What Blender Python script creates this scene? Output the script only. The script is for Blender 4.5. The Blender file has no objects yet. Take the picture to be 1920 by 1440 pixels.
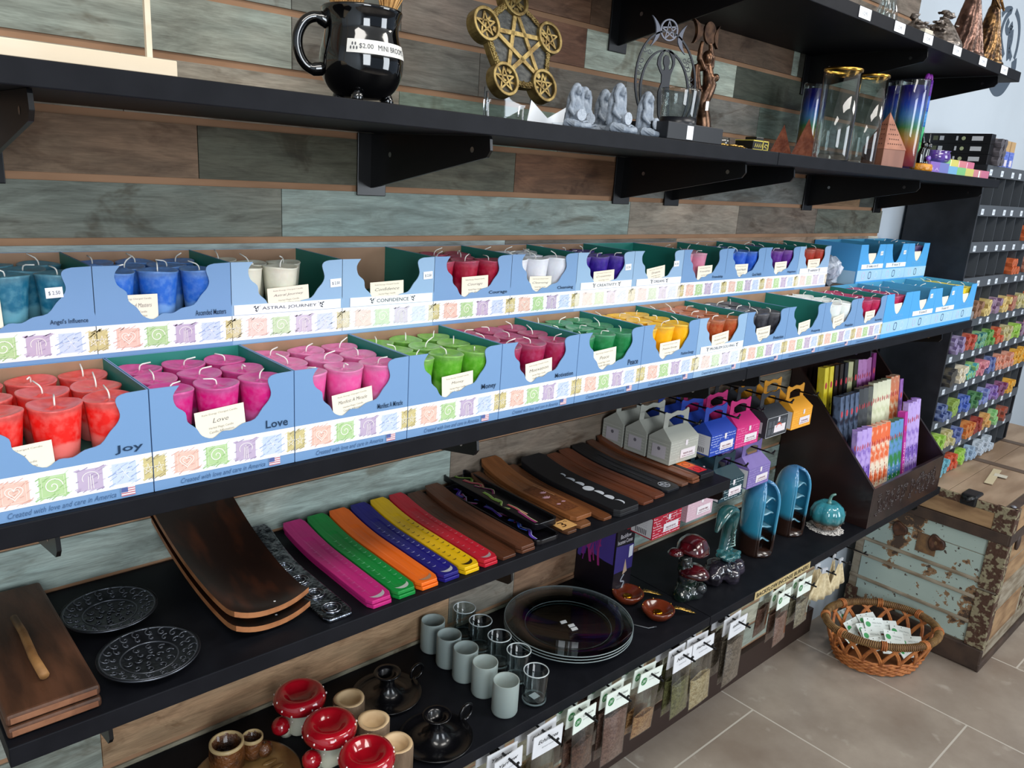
import bpy, math, random
from mathutils import Vector, Matrix
PI = math.pi
RN = random.Random(11)
SC = bpy.context.scene
COL = SC.collection
# ------------------------------------------------------------------ camera
YAW, PITCH, ROLL, FPX = 0.75069999, -0.26462334, 0.0669842, 1472.38
EYE = Vector((0, -1.10, 1.543))
_f = Vector((math.sin(YAW)*math.cos(PITCH), math.cos(YAW)*math.cos(PITCH), math.sin(PITCH)))
_r0 = Vector((math.cos(YAW), -math.sin(YAW), 0)); _u0 = _r0.cross(_f)
_r = math.cos(ROLL)*_r0 + math.sin(ROLL)*_u0
_u = -math.sin(ROLL)*_r0 + math.cos(ROLL)*_u0
cam = bpy.data.cameras.new('camera'); camo = bpy.data.objects.new('camera', cam); COL.objects.link(camo)
camo.matrix_world = Matrix(((_r.x, _u.x, -_f.x, EYE.x), (_r.y, _u.y, -_f.y, EYE.y), (_r.z, _u.z, -_f.z, EYE.z), (0, 0, 0, 1)))
cam.sensor_width = 36; cam.lens = FPX/1920*36; cam.clip_start = .01; cam.clip_end = 100
SC.camera = camo
def at(px, py, axis, val):
    "the point of the plane (axis = val) that stands at a place of the 1920x1440 photograph"
    d = _r*((px-960)/FPX) - _u*((py-720)/FPX) + _f
    return EYE + d*((val-EYE[axis])/d[axis])
# ------------------------------------------------------------------ light
SC.view_settings.view_transform = 'Standard'; SC.view_settings.look = 'None'
SC.view_settings.gamma = 1; SC.view_settings.use_curve_mapping = False
SC.view_settings.exposure = 0.0
W = bpy.data.worlds.new('daylight'); SC.world = W; W.use_nodes = True
W.node_tree.nodes['Background'].inputs[0].default_value = (.62, .78, 1.0, 1)
W.node_tree.nodes['Background'].inputs[1].default_value = .30
def area(name, loc, target, sx, sy, power, colr):
    l = bpy.data.lights.new(name, 'AREA'); l.shape = 'RECTANGLE'; l.size = sx; l.size_y = sy
    l.energy = power; l.color = colr
    o = bpy.data.objects.new(name, l); COL.objects.link(o); o.location = loc
    o.rotation_euler = (Vector(target)-Vector(loc)).to_track_quat('-Z', 'Y').to_euler()
    return o
area('window_light', (3.4, -3.6, 1.75), (1.7, 0, 1.0), 1.5, 1.9, 74, (.86, .93, 1))
area('window_light', (-.6, -3.9, 1.9), (.8, 0, 1.1), 1.3, 1.8, 74, (.88, .94, 1))
for _x in (-.2, 1.7, 3.6):
    area('ceiling_panel_light', (_x, -1.35, 2.72), (_x, -1.35, 0), 1.1, .5, 19, (1, .96, .9))
# ------------------------------------------------------------------ helpers
def lin(c):
    if isinstance(c, str):
        c = tuple(int(c[i:i+2], 16)/255 for i in (0, 2, 4))
    return tuple((v/12.92 if v <= .04045 else ((v+.055)/1.055)**2.4) for v in c) + (1,)
MATS = {}
def M(c, r=.5, metal=0, coat=0, sss=0, trans=0, c2=None, ns=8., st=(1, 1, 1), bump=0, bs=60., lo=.4, hi=.62, ior=1.45, spec=.5, alpha=1, det=5., c3=None, coord='Object', dist=0., sheen=0):
    key = (c, r, metal, coat, sss, trans, c2, ns, st, bump, bs, lo, hi, ior, spec, alpha, det, c3, coord, dist)
    if key in MATS: return MATS[key]
    m = bpy.data.materials.new('mat_%d' % len(MATS)); m.use_nodes = True; MATS[key] = m
    nt = m.node_tree; b = nt.nodes['Principled BSDF']; N = nt.nodes.new; L = nt.links.new
    b.inputs['Base Color'].default_value = lin(c); b.inputs['Roughness'].default_value = r
    b.inputs['Metallic'].default_value = metal; b.inputs['Coat Weight'].default_value = coat
    b.inputs['Coat Roughness'].default_value = .06
    b.inputs['Transmission Weight'].default_value = trans; b.inputs['IOR'].default_value = ior
    b.inputs['Specular IOR Level'].default_value = spec; b.inputs['Alpha'].default_value = alpha
    if sss:
        b.inputs['Subsurface Weight'].default_value = sss; b.inputs['Subsurface Radius'].default_value = (.01, .006, .004)
        b.inputs['Subsurface Scale'].default_value = 1
    if c2 or bump:
        tc = N('ShaderNodeTexCoord'); mp = N('ShaderNodeMapping'); mp.inputs['Scale'].default_value = st
        L(tc.outputs[coord], mp.inputs['Vector'])
    if c2:
        n = N('ShaderNodeTexNoise'); n.inputs['Scale'].default_value = ns; n.inputs['Detail'].default_value = det
        n.inputs['Distortion'].default_value = dist
        L(mp.outputs[0], n.inputs['Vector'])
        rp = N('ShaderNodeValToRGB'); rp.color_ramp.elements[0].position = lo; rp.color_ramp.elements[1].position = hi
        rp.color_ramp.elements[0].color = lin(c); rp.color_ramp.elements[1].color = lin(c2)
        if c3:
            e = rp.color_ramp.elements.new((lo+hi)/2); e.color = lin(c3)
        L(n.outputs[0], rp.inputs[0]); L(rp.outputs[0], b.inputs['Base Color'])
    if bump:
        n2 = N('ShaderNodeTexNoise'); n2.inputs['Scale'].default_value = bs; n2.inputs['Detail'].default_value = 3
        L(mp.outputs[0], n2.inputs['Vector'])
        bp = N('ShaderNodeBump'); bp.inputs['Strength'].default_value = min(1, bump); bp.inputs['Distance'].default_value = .002*max(1, bump)
        L(n2.outputs[0], bp.inputs['Height']); L(bp.outputs[0], b.inputs['Normal'])
    return m
def F(x, y, z, rz=0, tilt=0):
    "frame of an upright surface facing the shop: u to the right, v up, w out of the wall"
    return Matrix.Translation((x, y, z)) @ Matrix.Rotation(rz, 4, 'Z') @ Matrix.Rotation(PI/2+tilt, 4, 'X')
def G(x, y, z, rz=0):
    "frame of a flat thing lying on a shelf"
    return Matrix.Translation((x, y, z)) @ Matrix.Rotation(rz, 4, 'Z')
TXT = {}
def text_data(s, shear=0, bold=0):
    k = (s, shear, bold)
    if k not in TXT:
        c = bpy.data.curves.new('t', 'FONT'); c.body = s; c.resolution_u = 2; c.shear = shear; c.offset = bold
        o = bpy.data.objects.new('t', c); COL.objects.link(o)
        me = bpy.data.meshes.new_from_object(o.evaluated_get(bpy.context.evaluated_depsgraph_get()))
        COL.objects.unlink(o); bpy.data.objects.remove(o)
        vs = [v.co.copy() for v in me.vertices]; fs = [tuple(p.vertices) for p in me.polygons]
        bpy.data.meshes.remove(me)
        if vs:
            x0 = min(v.x for v in vs); x1 = max(v.x for v in vs); y0 = min(v.y for v in vs); y1 = max(v.y for v in vs)
            vs = [((v.x-x0)/max(x1-x0, 1e-6), (v.y-y0)/max(y1-y0, 1e-6)) for v in vs]
        TXT[k] = (vs, fs)
    return TXT[k]
class MB:
    def __init__(s): s.v = []; s.f = []; s.m = []; s.s = []
    def add(s, vs, fs, m=0, mat=None, smooth=False):
        b = len(s.v)
        for p in vs:
            p = Vector(p); s.v.append(mat @ p if mat is not None else p)
        for f in fs: s.f.append([i+b for i in f]); s.m.append(m); s.s.append(smooth)
        return s
    def box(s, x0, x1, y0, y1, z0, z1, m=0, mat=None):
        v = [(x0, y0, z0), (x1, y0, z0), (x1, y1, z0), (x0, y1, z0), (x0, y0, z1), (x1, y0, z1), (x1, y1, z1), (x0, y1, z1)]
        return s.add(v, [(3, 2, 1, 0), (4, 5, 6, 7), (0, 1, 5, 4), (1, 2, 6, 5), (2, 3, 7, 6), (3, 0, 4, 7)], m, mat)
    def prism(s, poly, w0, w1, m=0, mat=None, ms=None, smooth=False):
        "polygon in the u-v plane thickened along w"
        n = len(poly); v = [(a, b, w0) for a, b in poly] + [(a, b, w1) for a, b in poly]
        s.add(v, [list(range(n-1, -1, -1)), list(range(n, 2*n))], m, mat)
        return s.add(v, [(i, (i+1) % n, n+(i+1) % n, n+i) for i in range(n)], m if ms is None else ms, mat, smooth)
    def poly(s, poly, w=0, m=0, mat=None):
        return s.add([(a, b, w) for a, b in poly], [list(range(len(poly)))], m, mat)
    def ring(s, outer, inner, w0, w1, m=0, mat=None):
        n = len(outer); v = [(a, b, w0) for a, b in outer]+[(a, b, w0) for a, b in inner]+[(a, b, w1) for a, b in outer]+[(a, b, w1) for a, b in inner]
        f = []
        for i in range(n):
            j = (i+1) % n
            f += [(2*n+i, 2*n+j, 3*n+j, 3*n+i), (n+i, n+j, j, i), (i, j, 2*n+j, 2*n+i), (n+j, n+i, 3*n+i, 3*n+j)]
        return s.add(v, f, m, mat)
    def lathe(s, prof, n=32, m=0, mat=None, rf=None, smooth=True, sx=1, sy=1, cap=True):
        v = []; f = []
        for k, (r, z) in enumerate(prof):
            for i in range(n):
                a = 2*PI*i/n; rr = r*(rf(a, k, z) if rf else 1)
                v.append((rr*math.cos(a)*sx, rr*math.sin(a)*sy, z))
        for k in range(len(prof)-1):
            for i in range(n):
                j = (i+1) % n; f.append((k*n+i, k*n+j, (k+1)*n+j, (k+1)*n+i))
        if cap and prof[0][0] > 1e-5: f.append(list(range(n-1, -1, -1)))
        if cap and prof[-1][0] > 1e-5: f.append([(len(prof)-1)*n+i for i in range(n)])
        return s.add(v, f, m, mat, smooth)
    def tube(s, pts, r, n=8, m=0, mat=None, closed=False, smooth=True, flat=1):
        pts = [Vector(p) for p in pts]; k = len(pts); v = []; f = []
        rs = r if isinstance(r, (list, tuple)) else [r]*k
        up = Vector((0, 0, 1)); prev = None
        for i, p in enumerate(pts):
            if closed: t = (pts[(i+1) % k]-pts[i-1])
            else: t = pts[min(i+1, k-1)]-pts[max(i-1, 0)]
            if t.length < 1e-9: t = Vector((0, 0, 1))
            t.normalize()
            if prev is None:
                a = t.cross(up)
                if a.length < .05: a = t.cross(Vector((1, 0, 0)))
            else: a = prev - t*prev.dot(t)
            if a.length < 1e-6: a = t.orthogonal()
            a.normalize(); prev = a; b = t.cross(a)
            for j in range(n):
                q = 2*PI*j/n; v.append(p + a*(rs[i]*math.cos(q)) + b*(rs[i]*math.sin(q)*flat))
        for i in range(k if closed else k-1):
            i2 = (i+1) % k
            for j in range(n):
                j2 = (j+1) % n; f.append((i*n+j, i*n+j2, i2*n+j2, i2*n+j))
        if not closed: f += [list(range(n-1, -1, -1)), [(k-1)*n+j for j in range(n)]]
        return s.add(v, f, m, mat, smooth)
    def ball(s, c, r, m=0, mat=None, n=12, sc=(1, 1, 1)):
        pr = [(max(1e-6, r*math.sin(PI*i/n)), -r*math.cos(PI*i/n)) for i in range(n+1)]
        T = Matrix.Translation(c) @ Matrix.Diagonal((*sc, 1))
        return s.lathe(pr, 2*n, m, T if mat is None else mat @ T)
    def grid(s, fn, nu, nv, m=0, mat=None, smooth=True, close_u=False):
        v = [fn(i/nu, j/nv) for i in range(nu+1) for j in range(nv+1)]; f = []
        for i in range(nu):
            for j in range(nv):
                a = i*(nv+1)+j; f.append((a, a+nv+1, a+nv+2, a+1))
        return s.add(v, f, m, mat, smooth)
    def text(s, body, u, v, w, h, m=0, mat=None, off=.0004, shear=0, bold=0):
        vs, fs = text_data(body, shear, bold)
        return s.add([(u+a*w, v+b*h, off) for a, b in vs], fs, m, mat)
    def build(s, name, mats, parent=None, bevel=0, seg=2, sub=0, auto=0, solid=0):
        me = bpy.data.meshes.new(name)
        me.from_pydata([tuple(p) for p in s.v], [], s.f)
        for mm in (mats if isinstance(mats, (list, tuple)) else [mats]): me.materials.append(mm)
        me.polygons.foreach_set('material_index', s.m); me.polygons.foreach_set('use_smooth', s.s); me.update()
        o = bpy.data.objects.new(name, me); COL.objects.link(o)
        if parent is not None: o.parent = parent
        if solid:
            d = o.modifiers.new('solid', 'SOLIDIFY'); d.thickness = solid; d.offset = 0
        if bevel:
            d = o.modifiers.new('bevel', 'BEVEL'); d.width = bevel; d.segments = seg; d.limit_method = 'ANGLE'; d.angle_limit = .6
        if sub:
            d = o.modifiers.new('sub', 'SUBSURF'); d.levels = sub; d.render_levels = sub
        return o
def tag(o, label=None, cat=None, group=None, kind=None):
    if label: o['label'] = label
    if cat: o['category'] = cat
    if group: o['group'] = group
    if kind: o['kind'] = kind
    return o
def E(name, loc, label, cat, group=None, rz=0):
    o = bpy.data.objects.new(name, None); o.empty_display_size = .02; COL.objects.link(o); o.location = loc; o.rotation_euler = (0, 0, rz)
    return tag(o, label, cat, group)
def copy_tree(o, parent=None):
    c = o.copy(); COL.objects.link(c); c.parent = parent
    for ch in list(o.children): copy_tree(ch, c)
    return c
def dup(o, loc, rz=None, label=None, group=None):
    c = copy_tree(o); c.location = loc
    if rz is not None: c.rotation_euler = (c.rotation_euler[0], c.rotation_euler[1], rz)
    return tag(c, label, None, group)
def circ(r, n=24, cx=0, cy=0, a0=0): return [(cx+r*math.cos(a0+2*PI*i/n), cy+r*math.sin(a0+2*PI*i/n)) for i in range(n)]
def rrect(w, h, r, n=4, cx=0, cy=0):
    p = []
    for sx, sy, a in ((1, 1, 0), (-1, 1, 90), (-1, -1, 180), (1, -1, 270)):
        for i in range(n+1):
            t = math.radians(a+90*i/n); p.append((cx+sx*(w/2-r)+r*math.cos(t), cy+sy*(h/2-r)+r*math.sin(t)))
    return p
# ------------------------------------------------------------------ common materials
BLACK = M('111217', .5, c2='15161b', ns=30, spec=.16)
BRKT = M('0b0b0d', .32)
WHITE = M('eef1f4', .5); PAPER = M('e6e3dc', .6, c2='efece6', ns=20)
INK = M('26262c', .6); BLUEINK = M('16304f', .6)
GOLD = M('c79a45', .25, metal=1); CHROME = M('c9ccd2', .15, metal=1)
def thin_glass(tint='f2f6f6', base=.03, rough=.02, gain=1.):
    m = bpy.data.materials.new('thin_glass'); m.use_nodes = True; nt = m.node_tree; N = nt.nodes.new; L = nt.links.new
    nt.nodes.remove(nt.nodes['Principled BSDF']); out = nt.nodes['Material Output']
    tr = N('ShaderNodeBsdfTransparent'); tr.inputs[0].default_value = lin(tint); gl = N('ShaderNodeBsdfGlossy'); gl.inputs['Roughness'].default_value = rough
    fw = N('ShaderNodeLayerWeight'); fw.inputs[0].default_value = .5; fr = N('ShaderNodeMath'); fr.operation = 'POWER'; fr.inputs[1].default_value = 3.5; L(fw.outputs['Facing'], fr.inputs[0]); ma = N('ShaderNodeMath'); ma.operation = 'MULTIPLY_ADD'; ma.inputs[1].default_value = gain; ma.inputs[2].default_value = base; ma.use_clamp = True
    L(fr.outputs[0], ma.inputs[0]); mx = N('ShaderNodeMixShader'); L(ma.outputs[0], mx.inputs[0]); L(tr.outputs[0], mx.inputs[1]); L(gl.outputs[0], mx.inputs[2]); L(mx.outputs[0], out.inputs[0])
    return m
GLASS = thin_glass('f2f6f6', .07)
Z1, Z2, Z3, Z4, Z5 = .633, .956, 1.193, 1.608, 1.898      # tops of the five shelves
XA, XB, XC = .096, 1.385, 2.62                            # ends of the two shelf bays
# ------------------------------------------------------------------ the setting
def struct(o, **k): o['kind'] = 'structure'; return o
def floor_material():
    m = bpy.data.materials.new('stone_tile'); m.use_nodes = True; nt = m.node_tree; N = nt.nodes.new; L = nt.links.new
    b = nt.nodes['Principled BSDF']; tc = N('ShaderNodeTexCoord'); mp = N('ShaderNodeMapping')
    L(tc.outputs['Object'], mp.inputs[0]); mp.inputs['Rotation'].default_value = (0, 0, PI/2); mp.inputs['Location'].default_value = (-.769+.9, 2.0+.002, 0)
    mp.inputs['Location'].default_value = (.131, -2.003, 0)
    br = N('ShaderNodeTexBrick'); br.inputs['Scale'].default_value = 1; br.inputs['Brick Width'].default_value = .9; br.inputs['Row Height'].default_value = .475
    br.inputs['Mortar Size'].default_value = .0028; br.inputs['Mortar Smooth'].default_value = .1
    br.inputs['Color1'].default_value = (1, 1, 1, 1); br.inputs['Color2'].default_value = (.86, .86, .86, 1); br.inputs['Mortar'].default_value = (0, 0, 0, 1)
    # u runs along -y, v along x
    sx = N('ShaderNodeSeparateXYZ'); cx = N('ShaderNodeCombineXYZ'); L(tc.outputs['Object'], sx.inputs[0])
    a1 = N('ShaderNodeMath'); a1.operation = 'ADD'; a1.inputs[1].default_value = .131+9; L(sx.outputs[1], a1.inputs[0])
    a2 = N('ShaderNodeMath'); a2.operation = 'ADD'; a2.inputs[1].default_value = -2.003+.475*20; L(sx.outputs[0], a2.inputs[0])
    L(a1.outputs[0], cx.inputs[0]); L(a2.outputs[0], cx.inputs[1]); L(cx.outputs[0], br.inputs['Vector'])
    n1 = N('ShaderNodeTexNoise'); n1.inputs['Scale'].default_value = 2.6; n1.inputs['Detail'].default_value = 8; n1.inputs['Roughness'].default_value = .62
    L(tc.outputs['Object'], n1.inputs['Vector'])
    rp = N('ShaderNodeValToRGB'); e = rp.color_ramp.elements; e[0].position = .33; e[1].position = .7; e[0].color = lin('84766a'); e[1].color = lin('a99d90')
    e2 = rp.color_ramp.elements.new(.5); e2.color = lin('94887c')
    L(n1.outputs[0], rp.inputs[0])
    n3 = N('ShaderNodeTexNoise'); n3.inputs['Scale'].default_value = 14; n3.inputs['Detail'].default_value = 6; L(tc.outputs['Object'], n3.inputs['Vector'])
    r3 = N('ShaderNodeValToRGB'); r3.color_ramp.elements[0].position = .62; r3.color_ramp.elements[1].position = .72
    L(n3.outputs[0], r3.inputs[0])
    mz = N('ShaderNodeMix'); mz.data_type = 'RGBA'; mz.inputs[7].default_value = lin('b9b0a4')
    ml = N('ShaderNodeMath'); ml.operation = 'MULTIPLY'; ml.inputs[1].default_value = .5; L(r3.outputs[0], ml.inputs[0]); L(ml.outputs[0], mz.inputs[0]); L(rp.outputs[0], mz.inputs[6])
    mu = N('ShaderNodeMix'); mu.data_type = 'RGBA'; mu.blend_type = 'MULTIPLY'; mu.inputs[0].default_value = .45; L(mz.outputs[2], mu.inputs[6]); L(br.outputs['Color'], mu.inputs[7])
    mm = N('ShaderNodeMix'); mm.data_type = 'RGBA'; mm.inputs[7].default_value = lin('bdb6ab'); L(br.outputs['Fac'], mm.inputs[0]); L(mu.outputs[2], mm.inputs[6])
    L(mm.outputs[2], b.inputs['Base Color']); b.inputs['Roughness'].default_value = .30
    bp = N('ShaderNodeBump'); bp.inputs['Strength'].default_value = .25; bp.inputs['Distance'].default_value = .002; iv = N('ShaderNodeMath'); iv.operation = 'SUBTRACT'; iv.inputs[0].default_value = 1
    L(br.outputs['Fac'], iv.inputs[1]); L(iv.outputs[0], bp.inputs['Height']); L(bp.outputs[0], b.inputs['Normal'])
    return m
struct(MB().box(-4, 8, -7, .3, -.05, 0).build('floor', floor_material()))
DRY = M('bcc6cf', .75, c2='c0cad3', ns=3)
struct(MB().box(-4, 8, .012, .1, 0, 2.9).build('wall_back', DRY))
struct(MB().box(-4, 8, -7, .1, 2.8, 2.9).build('ceiling', M('d8d8d6', .8)))
struct(MB().box(-1.8, -1.7, -7, .012, 0, 2.8).build('wall_left', DRY))
def plank_material():
    m = bpy.data.materials.new('weathered_planks'); m.use_nodes = True; nt = m.node_tree; N = nt.nodes.new; L = nt.links.new
    b = nt.nodes['Principled BSDF']; b.inputs['Roughness'].default_value = .62; b.inputs['Specular IOR Level'].default_value = .3
    at_ = N('ShaderNodeAttribute'); at_.attribute_name = 'plank'; at_.attribute_type = 'GEOMETRY'
    of = N('ShaderNodeAttribute'); of.attribute_name = 'shift'; of.attribute_type = 'GEOMETRY'
    tc = N('ShaderNodeTexCoord'); ad = N('ShaderNodeVectorMath'); ad.operation = 'ADD'
    L(tc.outputs['Object'], ad.inputs[0]); L(of.outputs['Color'], ad.inputs[1])
    def noise(scale, st, det, dist=0.):
        mp = N('ShaderNodeMapping'); mp.inputs['Scale'].default_value = st; L(ad.outputs[0], mp.inputs[0])
        n = N('ShaderNodeTexNoise'); n.inputs['Scale'].default_value = scale; n.inputs['Detail'].default_value = det; n.inputs['Roughness'].default_value = .65
        n.inputs['Distortion'].default_value = dist; L(mp.outputs[0], n.inputs['Vector']); return n.outputs[0]
    def ramp(src, p0, p1, c0, c1):
        r = N('ShaderNodeValToRGB'); r.color_ramp.elements[0].position = p0; r.color_ramp.elements[1].position = p1
        r.color_ramp.elements[0].color = c0; r.color_ramp.elements[1].color = c1; L(src, r.inputs[0]); return r.outputs[0]
    def mul(a, bb, f=1, mode='MULTIPLY'):
        x = N('ShaderNodeMix'); x.data_type = 'RGBA'; x.blend_type = mode; x.inputs[0].default_value = f; L(a, x.inputs[6]); L(bb, x.inputs[7]); return x.outputs[2]
    g1 = ramp(noise(6, (1.4, 1, 8), 10, .9), .3, .68, (.5, .48, .47, 1), (1.16, 1.17, 1.18, 1))
    g2 = ramp(noise(60, (.6, 1, 10), 4), .35, .6, (.76, .75, .74, 1), (1.06, 1.06, 1.06, 1))
    g3 = ramp(noise(4.5, (1, 1, 2.2), 4, 1.4), .34, .44, (.5, .42, .36, 1), (1, 1, 1, 1))
    g4 = ramp(noise(3.1, (1, 1, 3), 3, .5), .4, .66, (.9, .94, .92, 1), (1.12, 1.06, 1.0, 1))
    c = mul(mul(mul(mul(at_.outputs['Color'], g1), g2, .8), g3, .8), g4)
    g = N('ShaderNodeMix'); g.data_type = 'RGBA'; g.blend_type = 'MULTIPLY'; g.inputs[0].default_value = 1; g.inputs[7].default_value = (1.3, 1.28, 1.25, 1); L(c, g.inputs[6])
    L(g.outputs[2], b.inputs['Base Color'])
    return m
PLK = plank_material(); MDF = M('a07a5c', .8, c2='8f6c50', ns=25, st=(.3, 1, 1))
PZ0, PP = 1.4275, .0779
ROWS = {6: [(-9, '6e6a64'), (.56, '5b544d'), (1.16, '6a4d3d'), (1.31, '5e4636'), (9, 0)],
 5: [(-9, '77736c'), (.558, '6a645c'), (.86, '6d5140'), (1.16, '5a4638'), (1.31, '5f4c3e'), (1.90, '9ba298'), (1.93, '3e3e38'), (2.1, '8f998f'), (9, 0)],
 4: [(-9, '767a74'), (.558, '5f605a'), (.74, '70675f'), (1.0, '6a4c3c'), (1.155, 'a7aea2'), (1.66, '44483e'), (9, 0)],
 3: [(-9, '84887f'), (.558, '6d6a63'), (.9, '6a655e'), (1.28, '74706a'), (1.78, '68746c'), (9, 0)],
 2: [(-9, '8a8478'), (.33, '8f877b'), (.74, '7d8c80'), (1.1, '77756e'), (1.6, '6a6058'), (9, 0)],
 1: [(-9, '7a6350'), (.421, '57574b'), (.995, '6a4c38'), (1.296, '6b6e6c'), (2.069, '7c6148'), (2.4, '4b4e4a'), (9, 0)],
 0: [(-9, '6d7068'), (.54, '83908c'), (1.331, '8e8478'), (1.75, '6b6259'), (2.148, '63655c'), (9, 0)],
 -1: [(-9, '93a0a2'), (.982, '6f6962'), (1.507, 'a08670'), (2.3, '93877a'), (2.5, 'bdbdb4'), (9, 0)],
 -2: [(-9, '8f9b98'), (1.2, '7a7268'), (9, 0)], -3: [(-9, '8f9b98'), (1.1, '7a7268'), (9, 0)], -4: [(-9, '8f9b98'), (1.1, '7a7268'), (9, 0)],
 -5: [(-9, '88928c'), (.877, '6f665e'), (1.9, '5d5a52'), (9, 0)],
 -6: [(-9, '93a09c'), (.877, '76695e'), (1.9, '5d5a52'), (9, 0)],
 -7: [(-9, '87908b'), (.7, '7b827c'), (1.2, '6a6058'), (9, 0)],
 -8: [(-9, '8a877e'), (.4, '8c7a66'), (.89, '7a6652'), (1.35, '66604f'), (9, 0)],
 -9: [(-9, '8d9089'), (.245, '917a62'), (.89, '6b6a62'), (1.068, '755d4b'), (1.33, '8b9c9a'), (9, 0)],
 -10: [(-9, '83877f'), (.245, '957a60'), (.89, '757068'), (1.068, '755d4b'), (1.33, '8b9c9a'), (9, 0)],
 -11: [(-9, '8d8878'), (1.1, '7a5f4c'), (1.5, '8a8a80'), (9, 0)], -12: [(-9, '97907c'), (1.1, '86705c'), (1.443, '9a9a8c'), (9, 0)],
 -13: [(-9, '8f8a74'), (1.306, '9aa59c'), (1.72, '8c8678'), (9, 0)], -14: [(-9, '8b8470'), (1.249, '948c76'), (1.85, '8c9a90'), (9, 0)],
 -15: [(-9, '8d866e'), (1.3, '9a957e'), (9, 0)], -16: [(-9, 'a1a091'), (1.4, 'a9aa9c'), (9, 0)], -17: [(-9, '9aa097'), (9, 0)]}
wb = MB(); PC = []
X0W, X1W = -1.65, 2.57
def plank(x0, x1, z0, z1, c, y=-.003):
    wb.add([(x0, y, z0), (x1, y, z0), (x1, y, z1), (x0, y, z1), (x0, .0, z0), (x1, .0, z0), (x1, .0, z1), (x0, .0, z1)],
           [(0, 1, 2, 3), (5, 4, 7, 6), (1, 0, 4, 5), (3, 2, 6, 7), (4, 0, 3, 7), (1, 5, 6, 2)], 0)
    s = (RN.uniform(0, 9), 0, RN.uniform(0, 9), 1); PC.extend([(lin(c), s)]*6)
for k in range(-17, 17):
    z0 = PZ0+k*PP; z1 = z0+PP-.0095
    row = ROWS.get(k) or [(-9, RN.choice(['77736c', '6a645c', '7d8c80', '6d5140'])), (RN.uniform(.2, .9), RN.choice(['5f605a', '84887f', '5a4638'])), (RN.uniform(1.3, 2), '70675f'), (9, 0)]
    for (xa, c), (xb, _) in zip(row, row[1:]):
        a = max(xa, X0W); b_ = min(xb, X1W)
        if b_ > a and c: plank(a+.0006, b_-.0006, z0, z1, c)
n_pl = len(wb.f)
for k in range(-17, 17):
    z1 = PZ0+k*PP
    wb.box(X0W, X1W, .0005, .006, z1-.03, z1+PP-.03, 1)
sw = wb.build('wall_slats', [PLK, MDF]); struct(sw)
a1 = sw.data.attributes.new('plank', 'FLOAT_COLOR', 'FACE'); a2 = sw.data.attributes.new('shift', 'FLOAT_COLOR', 'FACE')
for i in range(len(sw.data.polygons)):
    c, s = PC[i] if i < n_pl else ((.3, .3, .3, 1), (0, 0, 0, 1))
    a1.data[i].color = c; a2.data[i].color = s
struct(MB().box(X0W, 2.57, -.018, .0, 0, .093).build('baseboard_back', M('33241f', .5)))
def shelf(name, x0, x1, z, label, y0=-.30, th=.023):
    o = MB().box(x0, x1, y0, -.004, z-th, z).build('display_shelf', [BLACK], bevel=.0012)
    return tag(o, label, 'shelf', None)
shelf('s', -.55, XB-.0008, Z4, 'dark grey shelf over the candle boxes carrying the black cauldron mug')
shelf('s', XB+.0008, XC, Z4, 'dark grey shelf carrying tall glass candles and the rainbow dish')
shelf('s', -.55, XB-.0008, Z3, 'black shelf under the two tiers of candle boxes, nearer left bay')
shelf('s', XB+.0008, XC+.03, Z3, 'black shelf under the far candle boxes, ending at the bright blue cartons')
shelf('s', XA, XB, Z2, 'short black shelf holding the incense holders and trays')
shelf('s', -.55, XB-.0008, Z1, 'lowest black shelf with mushrooms, candlesticks, votive glasses and glass plates')
shelf('s', XB+.0008, XC+.08, Z1, 'lowest black shelf with backflow burners and the incense tube display')
shelf('s', .85, XC-.02, Z5, 'topmost black shelf with white price tags along its edge', th=.026)
# shelf brackets
def bracket_proto():
    t = E('shelf_bracket', (0, 0, 0), 'black steel shelf bracket hooked into the slat wall', 'bracket')
    pts = [(0, -.083), (.03, -.078), (.285, -.027), (.292, -.018), (.290, -.004), (.288, 0), (0, 0)]
    mb = MB(); R_ = Matrix(((0, 0, 1, 0), (-1, 0, 0, 0), (0, 1, 0, 0), (0, 0, 0, 1)))
    mb.prism(pts, -.0022, .0022, 0, R_); mb.build('arm', BRKT, t, bevel=.0008)
    MB().box(-.026, .026, -.0075, -.0045, -.094, 0).build('wall_plate', BRKT, t, bevel=.001)
    for u, v in ((.255, -.018), (.06, -.03)):
        MB().add([(-.0026, -u+.004*math.cos(a), v+.004*math.sin(a)) for a in [i*PI/4 for i in range(8)]], [range(7, -1, -1)]).build('rivet', CHROME, t)
    return t
bp0 = bracket_proto(); first = True
BR = {'main': ([.158, .696, 1.274, 1.455, 1.98, 2.45], Z3-.0235), 'upper': ([.169, .69, 1.295, 1.468, 2.08, 2.52], Z4-.0235), 'second': ([.191, .783, 1.3775], Z2-.0235),
      'low': ([.21, .775, 1.289, 1.46, 2.0, 2.55], Z1-.0235), 'top': ([1.24, 1.98, 2.46], Z5-.0265)}
NM = {'main': 'under the candle box shelf', 'upper': 'under the shelf with the cauldron mug', 'second': 'under the short incense holder shelf', 'low': 'under the lowest shelf', 'top': 'under the topmost shelf'}
for k, (xs, z) in BR.items():
    for i, x in enumerate(xs):
        side = ['leftmost', 'second from left', 'third from left', 'fourth from left', 'fifth from left', 'rightmost'][i if i < len(xs)-1 else 5]
        lab = 'black steel bracket %s, %s' % (NM[k], side)
        if first: bp0.location = (x, 0, z); bp0['label'] = lab; first = False
        else: dup(bp0, (x, 0, z), label=lab)
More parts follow.
